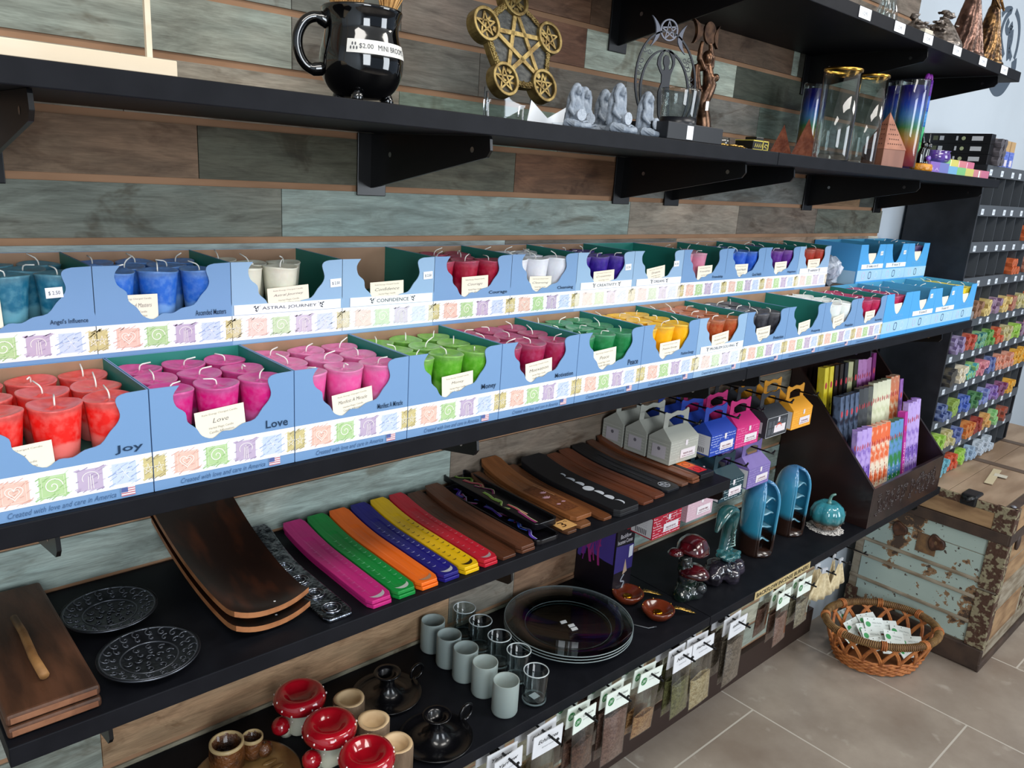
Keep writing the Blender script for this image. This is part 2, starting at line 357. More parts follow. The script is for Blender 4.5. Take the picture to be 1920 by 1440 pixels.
# price tags on the top shelf edge
ptag = MB(); ptag.poly(rrect(.052, .020, .001, 1), .0005, 0, F(0, 0, 0)); ptag.text('12.95', -.01, -.004, .02, .007, 1, F(0, 0, 0), .0008)
tagp = None
for i, (px, py) in enumerate([(1625, 9), (1690, 36), (1743, 59), (1797, 84), (1845, 106), (1885, 122)]):
    p = at(px, py, 1, -.301)
    lab = 'white price tag on the topmost shelf edge, %s from the left' % ['first', 'second', 'third', 'fourth', 'fifth', 'sixth'][i]
    if tagp is None:
        tagp = ptag.build('price_tag', [WHITE, M('8a8a90')]); tagp.location = (p.x, -.3008, Z5-.012); tag(tagp, lab, 'price tag', 'price tags on the topmost shelf edge')
    else: dup(tagp, (p.x, -.3008, Z5-.012), label=lab)
# ------------------------------------------------------------------ candle cartons
BW, BH = .1588, .112
CUT = [(.189, .998), (.147, .91), (.163, .801), (.221, .727), (.233, .631), (.288, .555), (.327, .466), (.4, .423), (.466, .478), (.542, .475), (.61, .523), (.701, .551), (.76, .652), (.807, .724), (.826, .802), (.804, .921), (.822, .972), (.87, .992)]
def smooth_line(p, n=3):
    out = []
    for i in range(len(p)-1):
        p0 = p[max(i-1, 0)]; p1 = p[i]; p2 = p[i+1]; p3 = p[min(i+2, len(p)-1)]
        for k in range(n):
            t = k/n
            out.append(tuple(.5*(2*p1[j]+(p2[j]-p0[j])*t+(2*p0[j]-5*p1[j]+4*p2[j]-p3[j])*t*t+(3*p1[j]-p0[j]-3*p2[j]+p3[j])*t**3) for j in range(len(p1))))
    return out+[p[-1]]
CUTS = smooth_line(CUT)
UCUT = [(.27, 1.0)] + [(.27+.46*(i/12), .52+.42*abs(2*i/12-1)**2.2) for i in range(1, 12)] + [(.73, 1.0)]
def ribbon(mb, pts, w, m, mat, off, closed=False):
    n = len(pts); L_ = []; R_ = []
    for i in range(n):
        a = pts[(i-1) % n] if closed else pts[max(i-1, 0)]; b = pts[(i+1) % n] if closed else pts[min(i+1, n-1)]
        dx, dy = b[0]-a[0], b[1]-a[1]; l = math.hypot(dx, dy) or 1
        L_.append((pts[i][0]-dy/l*w/2, pts[i][1]+dx/l*w/2, off)); R_.append((pts[i][0]+dy/l*w/2, pts[i][1]-dx/l*w/2, off))
    mb.add(L_+R_, [(i, n+i, n+(i+1) % n, (i+1) % n) for i in range(n if closed else n-1)], m, mat)
def heart(cx, cy, s): return [(cx+s*.062*16*math.sin(t)**3, cy+s*.062*(13*math.cos(t)-5*math.cos(2*t)-2*math.cos(3*t)-math.cos(4*t))) for t in [2*PI*i/28 for i in range(28)]]
PRINT = {}
def print_mesh(fade):
    "white printed band with five brushed squares and their motifs, u 0..1 v 0..1 of the carton front"
    if fade in PRINT: return PRINT[fade]
    mb = MB(); rn = random.Random(5); I = Matrix.Identity(4); w, h = BW, BH; y0, y1 = .105*h, .395*h
    mb.poly([(0, y0), (w, y0), (w, y1), (0, y1)], .0004, 0, I)
    sq = [(.135, .295, 1), (.345, .495, 3), (.555, .7, 5), (.755, .9, 7), (.945, 1.0, 9), (0, .075, 9)]
    for u0, u1, m in sq:
        a0, a1 = u0*w, u1*w; b0, b1 = .145*h, .345*h
        mb.poly([(a0, b0), (a1, b0), (a1, b1), (a0, b1)], .0006, m, I)
        for _ in range(34):
            cx = rn.uniform(a0, a1); cy = rn.uniform(b0, b1); ln = rn.uniform(.002, .009); an = rn.uniform(.3, .75) if m != 5 else rn.uniform(.2, .5)
            if rn.random() < .3: cx = rn.choice([a0, a1])+rn.uniform(-.001, .001)
            if rn.random() < .3: cy = rn.choice([b0, b1])+rn.uniform(-.0005, .0008)
            dx, dy = ln*math.cos(an)/2, ln*math.sin(an)/2
            p = [(max(.0001, min(w-.0001, cx-dx)), cy-dy), (max(.0001, min(w-.0001, cx+dx)), cy+dy)]
            ribbon(mb, p, rn.uniform(.0004, .0011), m+(rn.random() < .6) if m != 9 else rn.choice([9, 10, 11]), I, .00075)
    W_ = 12
    hx, hy = .215*w, .25*h
    ribbon(mb, heart(hx, hy, .0075), .0007, W_, I, .001, True); ribbon(mb, heart(hx, hy, .0045), .0006, W_, I, .001, True)
    b = .0098; ribbon(mb, [(hx-b, hy-b), (hx+b, hy-b), (hx+b, hy+b), (hx-b, hy+b)], .0003, W_, I, .001, True)
    sx_, sy_ = .42*w, .247*h
    ribbon(mb, [(sx_+(.0088-.00035*i)*math.cos(i*.42), sy_+(.0088-.00035*i)*math.sin(i*.42)) for i in range(24)], .0009, W_, I, .001)
    ribbon(mb, [(sx_-b, sy_-b), (sx_+b, sy_-b), (sx_+b, sy_+b), (sx_-b, sy_+b)], .0003, W_, I, .001, True)
    ax, ay = .628*w, .262*h
    ribbon(mb, [(ax+.0075*math.cos(t), ay+.0062*math.sin(t)) for t in [-.5+4.14*i/16 for i in range(17)]], .0006, W_, I, .001)
    for k in (-1, 0, 1): ribbon(mb, [(ax+k*.0018, ay+.004-abs(k)*.002), (ax+k*.0024, ay-.012)], .0005, W_, I, .001)
    bx, by = .828*w, .25*h
    for k in range(6): ribbon(mb, [(bx, by), (bx+.008*math.cos(k*1.05), by+.008*math.sin(k*1.05))], .0004, W_, I, .001)
    for gx in (.972, .035):
        for k in range(5):
            t = PI/2+k*4*PI/5; t2 = t+4*PI/5; ribbon(mb, [(gx*w+.005*math.cos(t), .24*h+.006*math.sin(t)), (gx*w+.005*math.cos(t2), .24*h+.006*math.sin(t2))], .0004, W_, I, .001)
    PRINT[fade] = mb
    return mb
def fadec(c, f):
    return ''.join('%02x' % int(int(c[i:i+2], 16)*(1-f)+240*f) for i in (0, 2, 4))
def band_mats(f): return [WHITE] + [M(fadec(c, f), .55) for c in ('e6c0b1', 'd7a393', 'b3d098', '92b877', 'bfadc6', 'a18fae', 'c6d2ea', '93a6cc', 'cdbf87', '978a68', 'e0d19a')] + [M('f6f3ea', .5)]
C_BL = M('7297c2', .42); C_BLD = M('8fb0d0', .42); C_LB = M('4fa6e4', .38); C_LBB = M('a6d0ee', .42)
GREEN_IN = M('1f7468', .5, c2='247d70', ns=6); BROWN_IN = M('a48369', .75, c2='97775e', ns=14); LB_IN = M('4f9fc4', .5)
CARD = M('efe6d2', .6); FLAGR = M('c06a78', .6)
HANDW = M('4a4650', .6)
def curls(mb, x, y, w, m, mat):
    "the little leaf scroll that brackets the words of a name sticker"
    for sg, cx in ((1, x), (-1, x+w)):
        for dx, dy, an in ((.0, .0025, 1.0), (-.0025*sg, .001, 2.2), (-.004*sg, .0035, .4), (-.002*sg, -.002, -.6)):
            c, s_ = math.cos(an), math.sin(an)
            pts = [(cx+dx+(u*c-v*s_*.45)*.0019, y+dy+(u*s_+v*c*.45)*.0019) for u, v in [(math.cos(t), math.sin(t)) for t in [i*PI/4 for i in range(8)]]]
            mb.poly(pts, .0012, m, mat)
        ribbon(mb, [(cx-.001*sg, y-.0025), (cx+.001*sg, y-.0005), (cx+.0005*sg, y+.003), (cx+.004*sg, y+.0045)], .0004, m, mat, .0012)
CARTONS = {}
def carton(x0, yf, z, depth, name, colour, style='blue', fade=0, sticker=None, price=False, back='brown', slogan=True, where='', card=None, pricepos=(.7, .72), tall=1, inside='green'):
    lb = style == 'light'
    t = E('candle_carton', (x0+.08, yf, z), '', 'carton', 'open cartons of votive candles')
    t['label'] = ('%s candle carton %s' % ('bright blue' if lb else 'blue', where))
    T = Matrix.Translation((-.0794, 0, 0)); w, h, th = BW, BH, .0011
    out = C_LB if lb else (C_BLD if fade else C_BL); inn = LB_IN if lb else GREEN_IN
    bk = LB_IN if lb else (BROWN_IN if back == 'brown' else GREEN_IN)
    mb = MB(); mb.box(0, w, .001, depth, 0, th, 0, T)
    for u0, u1, iu in ((0, th, th+.0001), (w-th, w, w-th-.0001)):
        mb.box(u0, u1, .0012, depth, 0, h, 0, T)
        mb.add([(iu, .002, 0), (iu, depth, 0), (iu, depth, h-.0004), (iu, .002, h-.0004)], [(0, 1, 2, 3)], 1, T)
    mb.box(0, w, depth-th, depth, 0, h, 0, T); mb.add([(0, depth-th-.0002, 0), (w, depth-th-.0002, 0), (w, depth-th-.0002, h-.0003), (0, depth-th-.0002, h-.0003)], [(0, 1, 2, 3)], 2, T)
    mb.build('tray', [out, inn, bk], t)
    MB().box(th, w-th, .0015, depth-.0015, .043, .0445, 0, T).build('card_layer', M('2a6f66', .6) if not lb else LB_IN, t)
    FR = Matrix.Translation((-.0794, 0, 0)) @ Matrix.Rotation(PI/2, 4, 'X')
    cut = UCUT if lb else CUTS
    poly = [(0, 0), (w, 0), (w, h)] + [(u*w, v*h) for u, v in reversed(cut)] + [(0, h)]
    MB().prism(poly, -.0011, 0, 0, FR).build('front_panel', out, t)
    if lb:
        mb = MB(); mb.poly([(0, .1*h), (w, .1*h), (w, .37*h), (0, .37*h)], .0004, 0, FR)
        for cx, m in ((.25, 1), (.75, 2)): ribbon(mb, [(cx*w+.009*math.cos(a), .235*h+.009*math.sin(a)) for a in [2*PI*i/20 for i in range(20)]], .0016, m, FR, .0007, True)
        ribbon(mb, rrect(.016, .018, .005, 3, .5*w, .235*h), .0026, 3, FR, .0008, True)
        mb.build('printed_band', [C_LBB, M('d3c4dd'), M('cfe6f2'), M('52708c')], t)
        mb = MB(); mb.text('CHAKRA', .27*w, .46*h, .46*w, .055*h, 0, FR, .0006); mb.text('Votive Candles', .3*w, .41*h, .4*w, .035*h, 0, FR, .0006)
        mb.build('lettering', M('79c0ef'), t)
    else:
        src = print_mesh(fade); mb = MB(); mb.v = [FR @ p for p in src.v]; mb.f = src.f; mb.m = src.m; mb.s = src.s
        key = ('band', fade)
        if key not in CARTONS:
            CARTONS[key] = mb.build('printed_band', band_mats(fade), t).data
        else:
            o = bpy.data.objects.new('printed_band', CARTONS[key]); COL.objects.link(o); o.parent = t
    mb = MB()
    if not sticker and name:
        big = len(name) < 6
        wn = {True: .17, False: .25}[big] if len(name) < 11 else .24
        mb.text(name, (.95-wn)*w, .43*h, wn*w, (.085 if big else .06)*h, 0, FR, .0008, bold=.012)
    if slogan and not lb:
        m2 = MB(); m2.text('Created with love and care in America', .17*w, .028*h, .6*w, .05*h, 0, FR, .0008, shear=.35); m2.build('slogan_lettering', [M('3e5f86')], t)
    if mb.v: mb.build('lettering', [M('10304e')], t)
    if slogan and not lb:
        mb = MB(); mb.poly([(.80*w, .02*h), (.885*w, .02*h), (.885*w, .105*h), (.80*w, .105*h)], .0009, 0, FR)
        for k in range(4): mb.poly([(.80*w, (.022+k*.022)*h), (.885*w, (.022+k*.022)*h), (.885*w, (.032+k*.022)*h), (.80*w, (.032+k*.022)*h)], .0012, 1, FR)
        mb.poly([(.80*w, .06*h), (.84*w, .06*h), (.84*w, .105*h), (.80*w, .105*h)], .0014, 2, FR)
        mb.build('flag', [WHITE, FLAGR, M('50609a')], t)
    if card is not None:
        cx, cw, rot, cv, top = card
        CT = Matrix.Translation((-.0794+cx*w, .0021, cv*h)) @ Matrix.Rotation(PI/2, 4, 'X') @ Matrix.Rotation(rot, 4, 'Z')
        hh = (top-cv)*h; ww = cw*w
        mb = MB(); mb.prism([(0, 0), (ww, 0), (ww, hh), (0, hh)], -.0004, 0, 0, CT)
        if not lb:
            mb.text('Reiki Energy Charged Candle', .14*ww, hh*.82, ww*.72, hh*.07, 1, CT, .0003)
            mb.text(name or 'Love', (.5-min(.04*len(name or 'Love'), .36))*ww, hh*.57, ww*min(.08*len(name or 'Love'), .72), hh*.14, 2, CT, .0003, shear=.3, bold=-.012)
            mb.text('Herbal Magic Candle', .25*ww, hh*.36, ww*.5, hh*.09, 1, CT, .0003); mb.text('Candle Affirmation', .25*ww, hh*.24, ww*.5, hh*.08, 1, CT, .0003)
        mb.build('leaflet', [CARD, M('a29b90'), HANDW], t)
    if sticker:
        su = .52 if lb else .25
        mb = MB(); s0 = .02 if sticker == 'ASTRAL JOURNEY' else (.08 if not lb else .12); s1 = .98
        mb.prism([(s0*w, .40*h), (s1*w, .40*h), (s1*w, .515*h), (s0*w, .515*h)], .0005, .0009, 0, FR)
        wt = .035*len(sticker)*w; cx = (s0+s1)/2*w
        mb.text(sticker, cx-wt/2, .435*h, wt, .045*h, 1, FR, .0012)
        curls(mb, cx-wt/2-.006, .455*h, wt+.012, 1, FR)
        mb.build('name_sticker', [WHITE, M('33363c')], t)
    if price:
        pu, pv = pricepos
        mb = MB(); PT = FR @ Matrix.Translation((pu*w, pv*h, 0)) @ Matrix.Rotation(.05, 4, 'Z')
        mb.prism([(0, 0), (.017, 0), (.017, .0115), (0, .0115)], .0004, .0008, 0, PT); mb.text('$ 2.50', .0028, .003, .0115, .0046, 1, PT, .0011)
        mb.build('price_sticker', [WHITE, M('555a66')], t)
    return t
CM = {}
def candle_mesh(colour, low, v):
    key = (colour, low, v)
    if key in CM: return CM[key]
    rn = random.Random(v*7+3); n = 28
    prof = [(.0178, 0), (.0185, .0012), (.0232, .050), (.0238, .0545), (.0246, .0562), (.0243, .0572), (.0232, .0572), (.021, .0560), (.013, .0538), (.006, .0534), (.003, .0548), (.0001, .0550)]
    ph = rn.uniform(0, 6)
    def rf(a, k, z): return 1+.008*math.sin(3*a+ph)*(z > .05)
    mb = MB(); mb.lathe(prof, n, 0, rf=rf)
    for i in range(n*5, len(mb.v)):
        p = mb.v[i]; r = math.hypot(p.x, p.y); a = math.atan2(p.y, p.x)
        p.z += .0010*math.sin(2*a+ph)*(r/.024)+.0007*math.sin(5*a+ph*2)*(1-r/.024)
    m = bpy.data.materials.new('wax'); m.use_nodes = True; nt = m.node_tree; N = nt.nodes.new; L = nt.links.new; b = nt.nodes['Principled BSDF']
    b.inputs['Roughness'].default_value = .34; b.inputs['Subsurface Weight'].default_value = .35; b.inputs['Subsurface Radius'].default_value = (.006, .004, .003); b.inputs['Subsurface Scale'].default_value = 1
    tc = N('ShaderNodeTexCoord'); sp = N('ShaderNodeSeparateXYZ'); L(tc.outputs['Object'], sp.inputs[0])
    n1 = N('ShaderNodeTexNoise'); n1.inputs['Scale'].default_value = 45; n1.inputs['Detail'].default_value = 4
    ad = N('ShaderNodeVectorMath'); ad.operation = 'ADD'; ad.inputs[1].default_value = (v*3.1, v, 0); L(tc.outputs['Object'], ad.inputs[0]); L(ad.outputs[0], n1.inputs['Vector'])
    ma = N('ShaderNodeMath'); ma.operation = 'MULTIPLY_ADD'; ma.inputs[1].default_value = .016; L(n1.outputs[0], ma.inputs[0]); L(sp.outputs[2], ma.inputs[2])
    rp = N('ShaderNodeValToRGB'); L(ma.outputs[0], rp.inputs[0]); e = rp.color_ramp.elements
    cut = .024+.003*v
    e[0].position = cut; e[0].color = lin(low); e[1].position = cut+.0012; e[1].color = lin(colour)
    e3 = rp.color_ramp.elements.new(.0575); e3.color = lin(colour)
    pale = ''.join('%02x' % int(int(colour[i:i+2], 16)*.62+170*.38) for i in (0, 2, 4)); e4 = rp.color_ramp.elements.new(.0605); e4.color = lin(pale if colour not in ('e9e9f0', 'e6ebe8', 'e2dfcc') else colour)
    n2 = N('ShaderNodeTexNoise'); n2.inputs['Scale'].default_value = 130; n2.inputs['Detail'].default_value = 5; L(ad.outputs[0], n2.inputs['Vector'])
    r2 = N('ShaderNodeValToRGB'); r2.color_ramp.elements[0].position = .42; r2.color_ramp.elements[1].position = .75; r2.color_ramp.elements[0].color = (0, 0, 0, 1); r2.color_ramp.elements[1].color = (.6, .6, .6, 1)
    L(n2.outputs[0], r2.inputs[0]); mx = N('ShaderNodeMix'); mx.data_type = 'RGBA'; L(r2.outputs[0], mx.inputs[0]); L(rp.outputs[0], mx.inputs[6]); mx.inputs[7].default_value = lin(low)
    L(mx.outputs[2], b.inputs['Base Color'])
    n3 = N('ShaderNodeTexNoise'); n3.inputs['Scale'].default_value = 180; L(ad.outputs[0], n3.inputs['Vector'])
    bu = N('ShaderNodeBump'); bu.inputs['Strength'].default_value = .3; bu.inputs['Distance'].default_value = .0008; L(n3.outputs[0], bu.inputs['Height']); L(bu.outputs[0], b.inputs['Normal'])
    me = bpy.data.meshes.new('votive_candle'); me.from_pydata([tuple(p) for p in mb.v], [], mb.f); me.materials.append(m); me.polygons.foreach_set('use_smooth', [True]*len(mb.f)); me.update()
    CM[key] = me; return me
WICKS = []
for k in range(4):
    a = [.006, .003, .009, .001][k]
    mb = MB(); mb.tube([(0, 0, .0535), (.0003, 0, .058), (.0012, 0, .0605), (.004, 0, .0617+a*.2), (.014, 0, .0617+a*.7)], .00085, 6); 
    o = mb.build('wick', M('f1efe8', .6)); WICKS.append(o.data); COL.objects.unlink(o); bpy.data.objects.remove(o)
ncandle = 0
def candles(x0, yf, z, cells, colour, low, label, group, dy=.0485, stag=False):
    global ncandle
    for r, c in cells:
        if stag and r == 1 and c == 2: continue
        v = RN.randrange(3)
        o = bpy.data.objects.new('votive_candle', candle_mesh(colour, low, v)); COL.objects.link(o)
        o.location = (x0+.08+(c-1+(.5 if stag and r == 1 else 0))*.0503+RN.uniform(-.0004, .0004), yf+.0262+r*dy, z+.0448)
        o.rotation_euler = (0, 0, RN.uniform(0, 6.28))
        if stag: o.scale = (.955, .955, 1)
        w = bpy.data.objects.new('wick', RN.choice(WICKS)); COL.objects.link(w); w.parent = o
        w.rotation_euler = (0, 0, RN.uniform(0, 6.28))
        pos = {(0, 0): 'front left', (0, 1): 'front middle', (0, 2): 'front right', (1, 0): 'middle left', (1, 1): 'centre', (1, 2): 'middle right', (2, 0): 'back left', (2, 1): 'back middle', (2, 2): 'back right'}[(r, c)]
        tag(o, '%s, %s of its carton' % (label, pos), 'candle', group); ncandle += 1
ALL9 = [(r, c) for r in range(3) for c in range(3)]
CRD = (.30, .345, .08, .38, .70)
# front tier: x, name, wax colour, lower colour, cells, options
FRONT = [
 (.0905, 'Joy', 'f0201a', 'f27a72', ALL9, dict(card=(.08, .37, .06, .36, .63)), 'coral red'),
 (.2505, 'Love', 'd3127c', 'd66aa8', ALL9, dict(back='green', card=CRD), 'magenta'),
 (.4105, 'Manifest A Miracle', 'e8559f', 'e888b8', ALL9, dict(card=(.33, .355, .1, .38, .66)), 'bubblegum pink'),
 (.5705, 'Money', '56a51d', '8cc957', ALL9, dict(card=(.36, .34, .06, .38, .68)), 'lime green'),
 (.7305, 'Motivation', 'a11345', 'b04a76', ALL9, dict(card=(.33, .345, .09, .37, .68)), 'maroon'),
 (.8905, 'Peace', '0c7a3e', '3c9a62', ALL9, dict(card=(.24, .36, .06, .38, .71)), 'deep green'),
 (1.0505, 'Positive Energy', 'fbb50a', 'ffc928', ALL9, dict(card=(.33, .36, .04, .38, .68)), 'sunny yellow'),
 (1.2105, 'Problem Solving', 'ab4418', 'c07a48', ALL9, dict(card=(.33, .345, .1, .38, .68), sticker='PROBLEM SOLVING', fade=.45), 'rust brown'),
 (1.3705, 'Protection', '22222a', '54565e', ALL9, dict(card=(.29, .33, .05, .38, .68)), 'black'),
 (1.5305, 'Prosperity', '', '', [], dict(card=(.36, .31, .1, .38, .66)), ''),
 (1.6905, 'Protection', 'e6ebe8', 'f2f4f2', ALL9, dict(card=(.35, .33, .15, .36, .66)), 'white'),
 (1.8505, 'Serenity', 'b4134a', 'c03a68', ALL9, dict(card=(.36, .33, .03, .38, .68)), 'crimson')]
ZB = 1.2985; YF, YB = -.292, -.1405
RISER = tag(MB().box(.0, 2.60, -.139, -.006, Z3+.0003, ZB-.0005).build('display_riser', M('6b5a4a', .8)), 'brown board riser holding the rear tier of candle cartons', 'riser')
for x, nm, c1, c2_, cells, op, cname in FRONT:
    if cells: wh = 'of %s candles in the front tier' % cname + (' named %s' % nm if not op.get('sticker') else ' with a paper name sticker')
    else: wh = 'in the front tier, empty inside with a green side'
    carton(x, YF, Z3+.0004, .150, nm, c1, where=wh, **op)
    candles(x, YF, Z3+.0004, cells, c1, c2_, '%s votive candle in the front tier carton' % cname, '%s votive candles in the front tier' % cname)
LBX = [(2.0113, 'e23a6e', 'b4134a', ALL9, None, 'crimson'), (2.171, 'e2521e', 'ef7a4a', [(2, 0), (1, 0), (0, 0), (2, 1)], 'CROWN', 'orange'), (2.3305, '4fae6a', '7cc890', [(2, 0), (1, 0), (0, 0), (2, 1), (1, 1)], 'HEART', 'mint green'), (2.490, 'e8cf1e', 'f2dd4a', ALL9, None, 'yellow')]
for x, c1, c2_, cells, stk, cname in LBX:
    carton(x, YF, Z3+.0004, .150, '', c1, style='light', sticker=stk, price=bool(stk), pricepos=(.76, .78), where='of %s candles at the far right of the front tier' % cname, card=(.36, .3, .02, .5, .76))
    candles(x, YF, Z3+.0004, cells, c1 if cname != 'crimson' else 'b4134a', c2_, '%s votive candle in a bright blue carton, front tier' % cname, '%s votive candles in a bright blue carton' % cname)
BACK = [
 (.0860, "Angel's Influence", '1e6f8e', '6aa6b8', ALL9, dict(price=True, pricepos=(.70, .70), card=(.0, .44, .03, .42, .70)), 'teal'),
 (.2440, 'Ascended Masters', '2b6fd0', '7aa6e0', ALL9, dict(card=(.12, .32, .0, .38, .69)), 'sky blue'),
 (.4020, 'Astral Journey', 'e2dfcc', 'ecead9', [(0, 0), (0, 1), (1, 0), (2, 0), (1, 1)], dict(sticker='ASTRAL JOURNEY', price=True, pricepos=(.88, .66), fade=.3, card=(.32, .37, .06, .42, .68)), 'cream'),
 (.5600, 'Confidence', '', '', [], dict(sticker='CONFIDENCE', price=True, pricepos=(.87, .7), fade=.5, card=(.30, .36, .03, .42, .69)), ''),
 (.7180, 'Courage', 'a50f32', 'c0405a', ALL9, dict(card=(.36, .34, .03, .38, .70)), 'ruby red'),
 (.8760, 'Cleansing', 'e9e9f0', 'f4f4f8', ALL9, dict(card=(.28, .33, -.02, .38, .66)), 'snow white'),
 (1.0340, 'Creativity', '2f1688', '5a3cb0', ALL9, dict(sticker='CREATIVITY', price=True, pricepos=(.84, .68), fade=.6, card=(.31, .36, .05, .42, .68)), 'violet'),
 (1.1920, 'Dreams', '', '', [], dict(sticker='DREAMS', price=True, pricepos=(.8, .7), fade=.6, back='green', card=(.3, .36, .12, .42, .68)), ''),
 (1.3500, 'Friendship', 'd0809c', 'd898ac', [(0, 0), (0, 1), (1, 0), (1, 1), (2, 0), (2, 1)], dict(card=(.37, .33, .03, .38, .68)), 'dusty pink'),
 (1.5080, 'Good Health', '1c55c8', '4a82dc', ALL9, dict(card=(.26, .33, .0, .38, .68)), 'royal blue'),
 (1.6660, 'Happiness', '5a1e86', '7a44a4', ALL9, dict(card=(.34, .34, .03, .38, .68)), 'plum purple'),
 (1.8240, 'Healing', 'a42a16', 'b84a34', ALL9, dict(sticker='HARMONY', fade=.5, card=(.34, .38, .03, .42, .70)), 'brick red')]
for x, nm, c1, c2_, cells, op, cname in BACK:
    wh = ('of %s candles in the rear tier' % cname if cells else {'Confidence': 'in the rear tier, empty, with grey cardboard showing', 'Dreams': 'in the rear tier, empty, green inside'}[nm])
    carton(x, YB, ZB, .136, nm, c1, where=wh+(', paper name sticker' if op.get('sticker') and cells else ''), slogan=False, **op)
    candles(x, YB, ZB, cells, c1, c2_, '%s votive candle in the rear tier carton' % cname, '%s votive candles in the rear tier' % cname, dy=.0413, stag=True)
for i, (x, c1, c2_, cells, stk) in enumerate([(2.157, '3fa0c8', '3fa0c8', [], 'THIRD EYE'), (2.315, '231a5e', '3a2a7a', [(1, 0), (1, 1), (1, 2)], 'THROAT'), (2.473, '3a1a52', '52306a', ALL9, None)]):
    cn = ['', 'indigo', 'dark plum'][i]
    ct = carton(x, YB, ZB, .136, '', c1, style='light', sticker=stk, price=bool(stk), pricepos=(.8, .72), where=['in the rear tier, its side and hazard emblem showing', 'of indigo candles in the rear tier', 'of dark plum candles at the right end of the rear tier'][i], card=None if i == 1 else (.36, .3, .0, .5, .78), slogan=False)
    if i == 0:
        SD = Matrix.Translation((-.0796, .062, .03)) @ Matrix.Rotation(-PI/2, 4, 'Z') @ Matrix.Rotation(PI/2, 4, 'X')
        mb = MB(); mb.poly([(-.06, -.03+.0002), (.058, -.0298), (.058, .009), (-.06, .009)], .0003, 2, SD); mb.poly([(0, -.016), (.018, 0), (0, .016), (-.018, 0)], .0006, 0, SD); mb.poly([(0, -.012), (.0135, 0), (0, .012), (-.0135, 0)], .0009, 1, SD)
        ribbon(mb, [(.006*math.cos(a), .006*math.sin(a)) for a in [i_*.5 for i_ in range(10)]], .0022, 0, SD, .0012)
        mb.build('hazard_emblem', [M('b8344a'), WHITE, C_LBB], ct)
    candles(x, YB, ZB-(.012 if i == 1 else 0) if False else ZB, cells, c1, c2_, '%s votive candle in a bright blue carton, rear tier' % cn, '%s votive candles in a bright blue carton, rear tier' % cn, dy=.0413, stag=True)
# crumpled clear bag between the rear cartons
mb = MB(); rn = random.Random(3)
mb.ball((0, 0, 0), .03, 0, n=9, sc=(1.5, .9, 1.25))
for p in mb.v: p += Vector((rn.uniform(-1, 1), rn.uniform(-1, 1), rn.uniform(-1, 1)))*.006
for k in range(len(mb.s)): mb.s[k] = False
o = mb.build('crumpled_bag', M('8f99a8', .25, c2='b4bcc8', ns=60, spec=.8)); o.location = (2.075, -.1, ZB+.040); tag(o, 'crumpled silvery plastic bag between two rear candle cartons', 'bag')
# ------------------------------------------------------------------ the shelf with the cauldron mug (top 1.608)
def depth(p): return (Vector(p)-EYE).dot(_f)
def px2m(p, n): return depth(p)*n/FPX
def trace(pts, y): return [((q := at(a, b, 1, y)).x, q.z) for a, b in pts]
def zoomed(pts, x0, y0, s): return [(x0+a/s, y0+b/s) for a, b in pts]
def remesh(o, vox, sm=3, disp=0, dsc=.01):
    d = o.modifiers.new('remesh', 'REMESH'); d.mode = 'VOXEL'; d.voxel_size = vox; d.use_smooth_shade = True
    if sm: d = o.modifiers.new('smooth', 'SMOOTH'); d.iterations = sm; d.factor = .5
    if disp:
        tx = bpy.data.textures.new('relief', 'CLOUDS'); tx.noise_scale = dsc; tx.noise_depth = 3
        d = o.modifiers.new('relief', 'DISPLACE'); d.texture = tx; d.strength = disp; d.mid_level = .5
    return o
# natural wood display base with a rod
p = at(330, 128, 1, -.288); MPL = M('e3d3bb', .55, c2='d8c6ab', ns=30, st=(.2, 1, 1))
t = E('wooden_stand', (p.x-.12, -.27, Z4), 'pale wooden stand with a slim upright rod at the left end of the upper shelf', 'stand')
MB().box(-.36, .12, -.022, .05, 0, .0145).build('base', MPL, t, bevel=.001)
q = at(268, 60, 1, -.25)
MB().box(q.x-p.x+.12-.0026, q.x-p.x+.12+.0026, .004, .0092, .0145, .45).build('rod', MPL, t)
# black cauldron mug
c = at(678, 110, 1, -.185); MR = px2m(c, 78)
t = E('cauldron_mug', (c.x, -.185, Z4), 'glossy black cauldron mug with three stub feet and a paper strip', 'mug', rz=-.35)
GB = M('050506', .06, coat=1, spec=.6)
R_ = MR; z0 = .010
prof = [(.30, .0), (.55, .03), (.80, .22), (.95, .5), (1.0, .78), (.985, 1.0), (.93, 1.25), (.875, 1.48), (.87, 1.6), (.90, 1.78), (.95, 1.92), (.955, 1.97), (.93, 2.0), (.9, 1.98), (.84, 1.85), (.80, 1.6), (.88, 1.2), (.93, .8), (.7, .25), (.0001, .15)]
sp = smooth_line(prof, 3)
MB().lathe([(max(1e-6, r*R_), z0+z*R_) for r, z in sp], 56).build('body', GB, t)
pts = [(-.80, 0, 1.62), (-1.05, 0, 1.72), (-1.3, 0, 1.62), (-1.47, 0, 1.35), (-1.5, 0, 1.05), (-1.4, 0, .75), (-1.2, 0, .58), (-.92, 0, .6)]
pts = smooth_line(pts, 4)
MB().tube([Vector(q)*R_+Vector((0, 0, z0)) for q in pts], [R_*(.125 if 3 < i < len(pts)-4 else .16) for i in range(len(pts))], 14).build('handle', GB, t)
for k in range(3):
    a = -1.9+k*2.1
    MB().tube([(R_*.62*math.cos(a), R_*.62*math.sin(a), .016), (R_*.72*math.cos(a), R_*.72*math.sin(a), .008), (R_*.74*math.cos(a), R_*.74*math.sin(a), .001)], [.009, .0075, .006], 10).build('foot', GB, t)
mb = MB(); A0 = -2.12; LW = 1.95
n = 30; vv = []
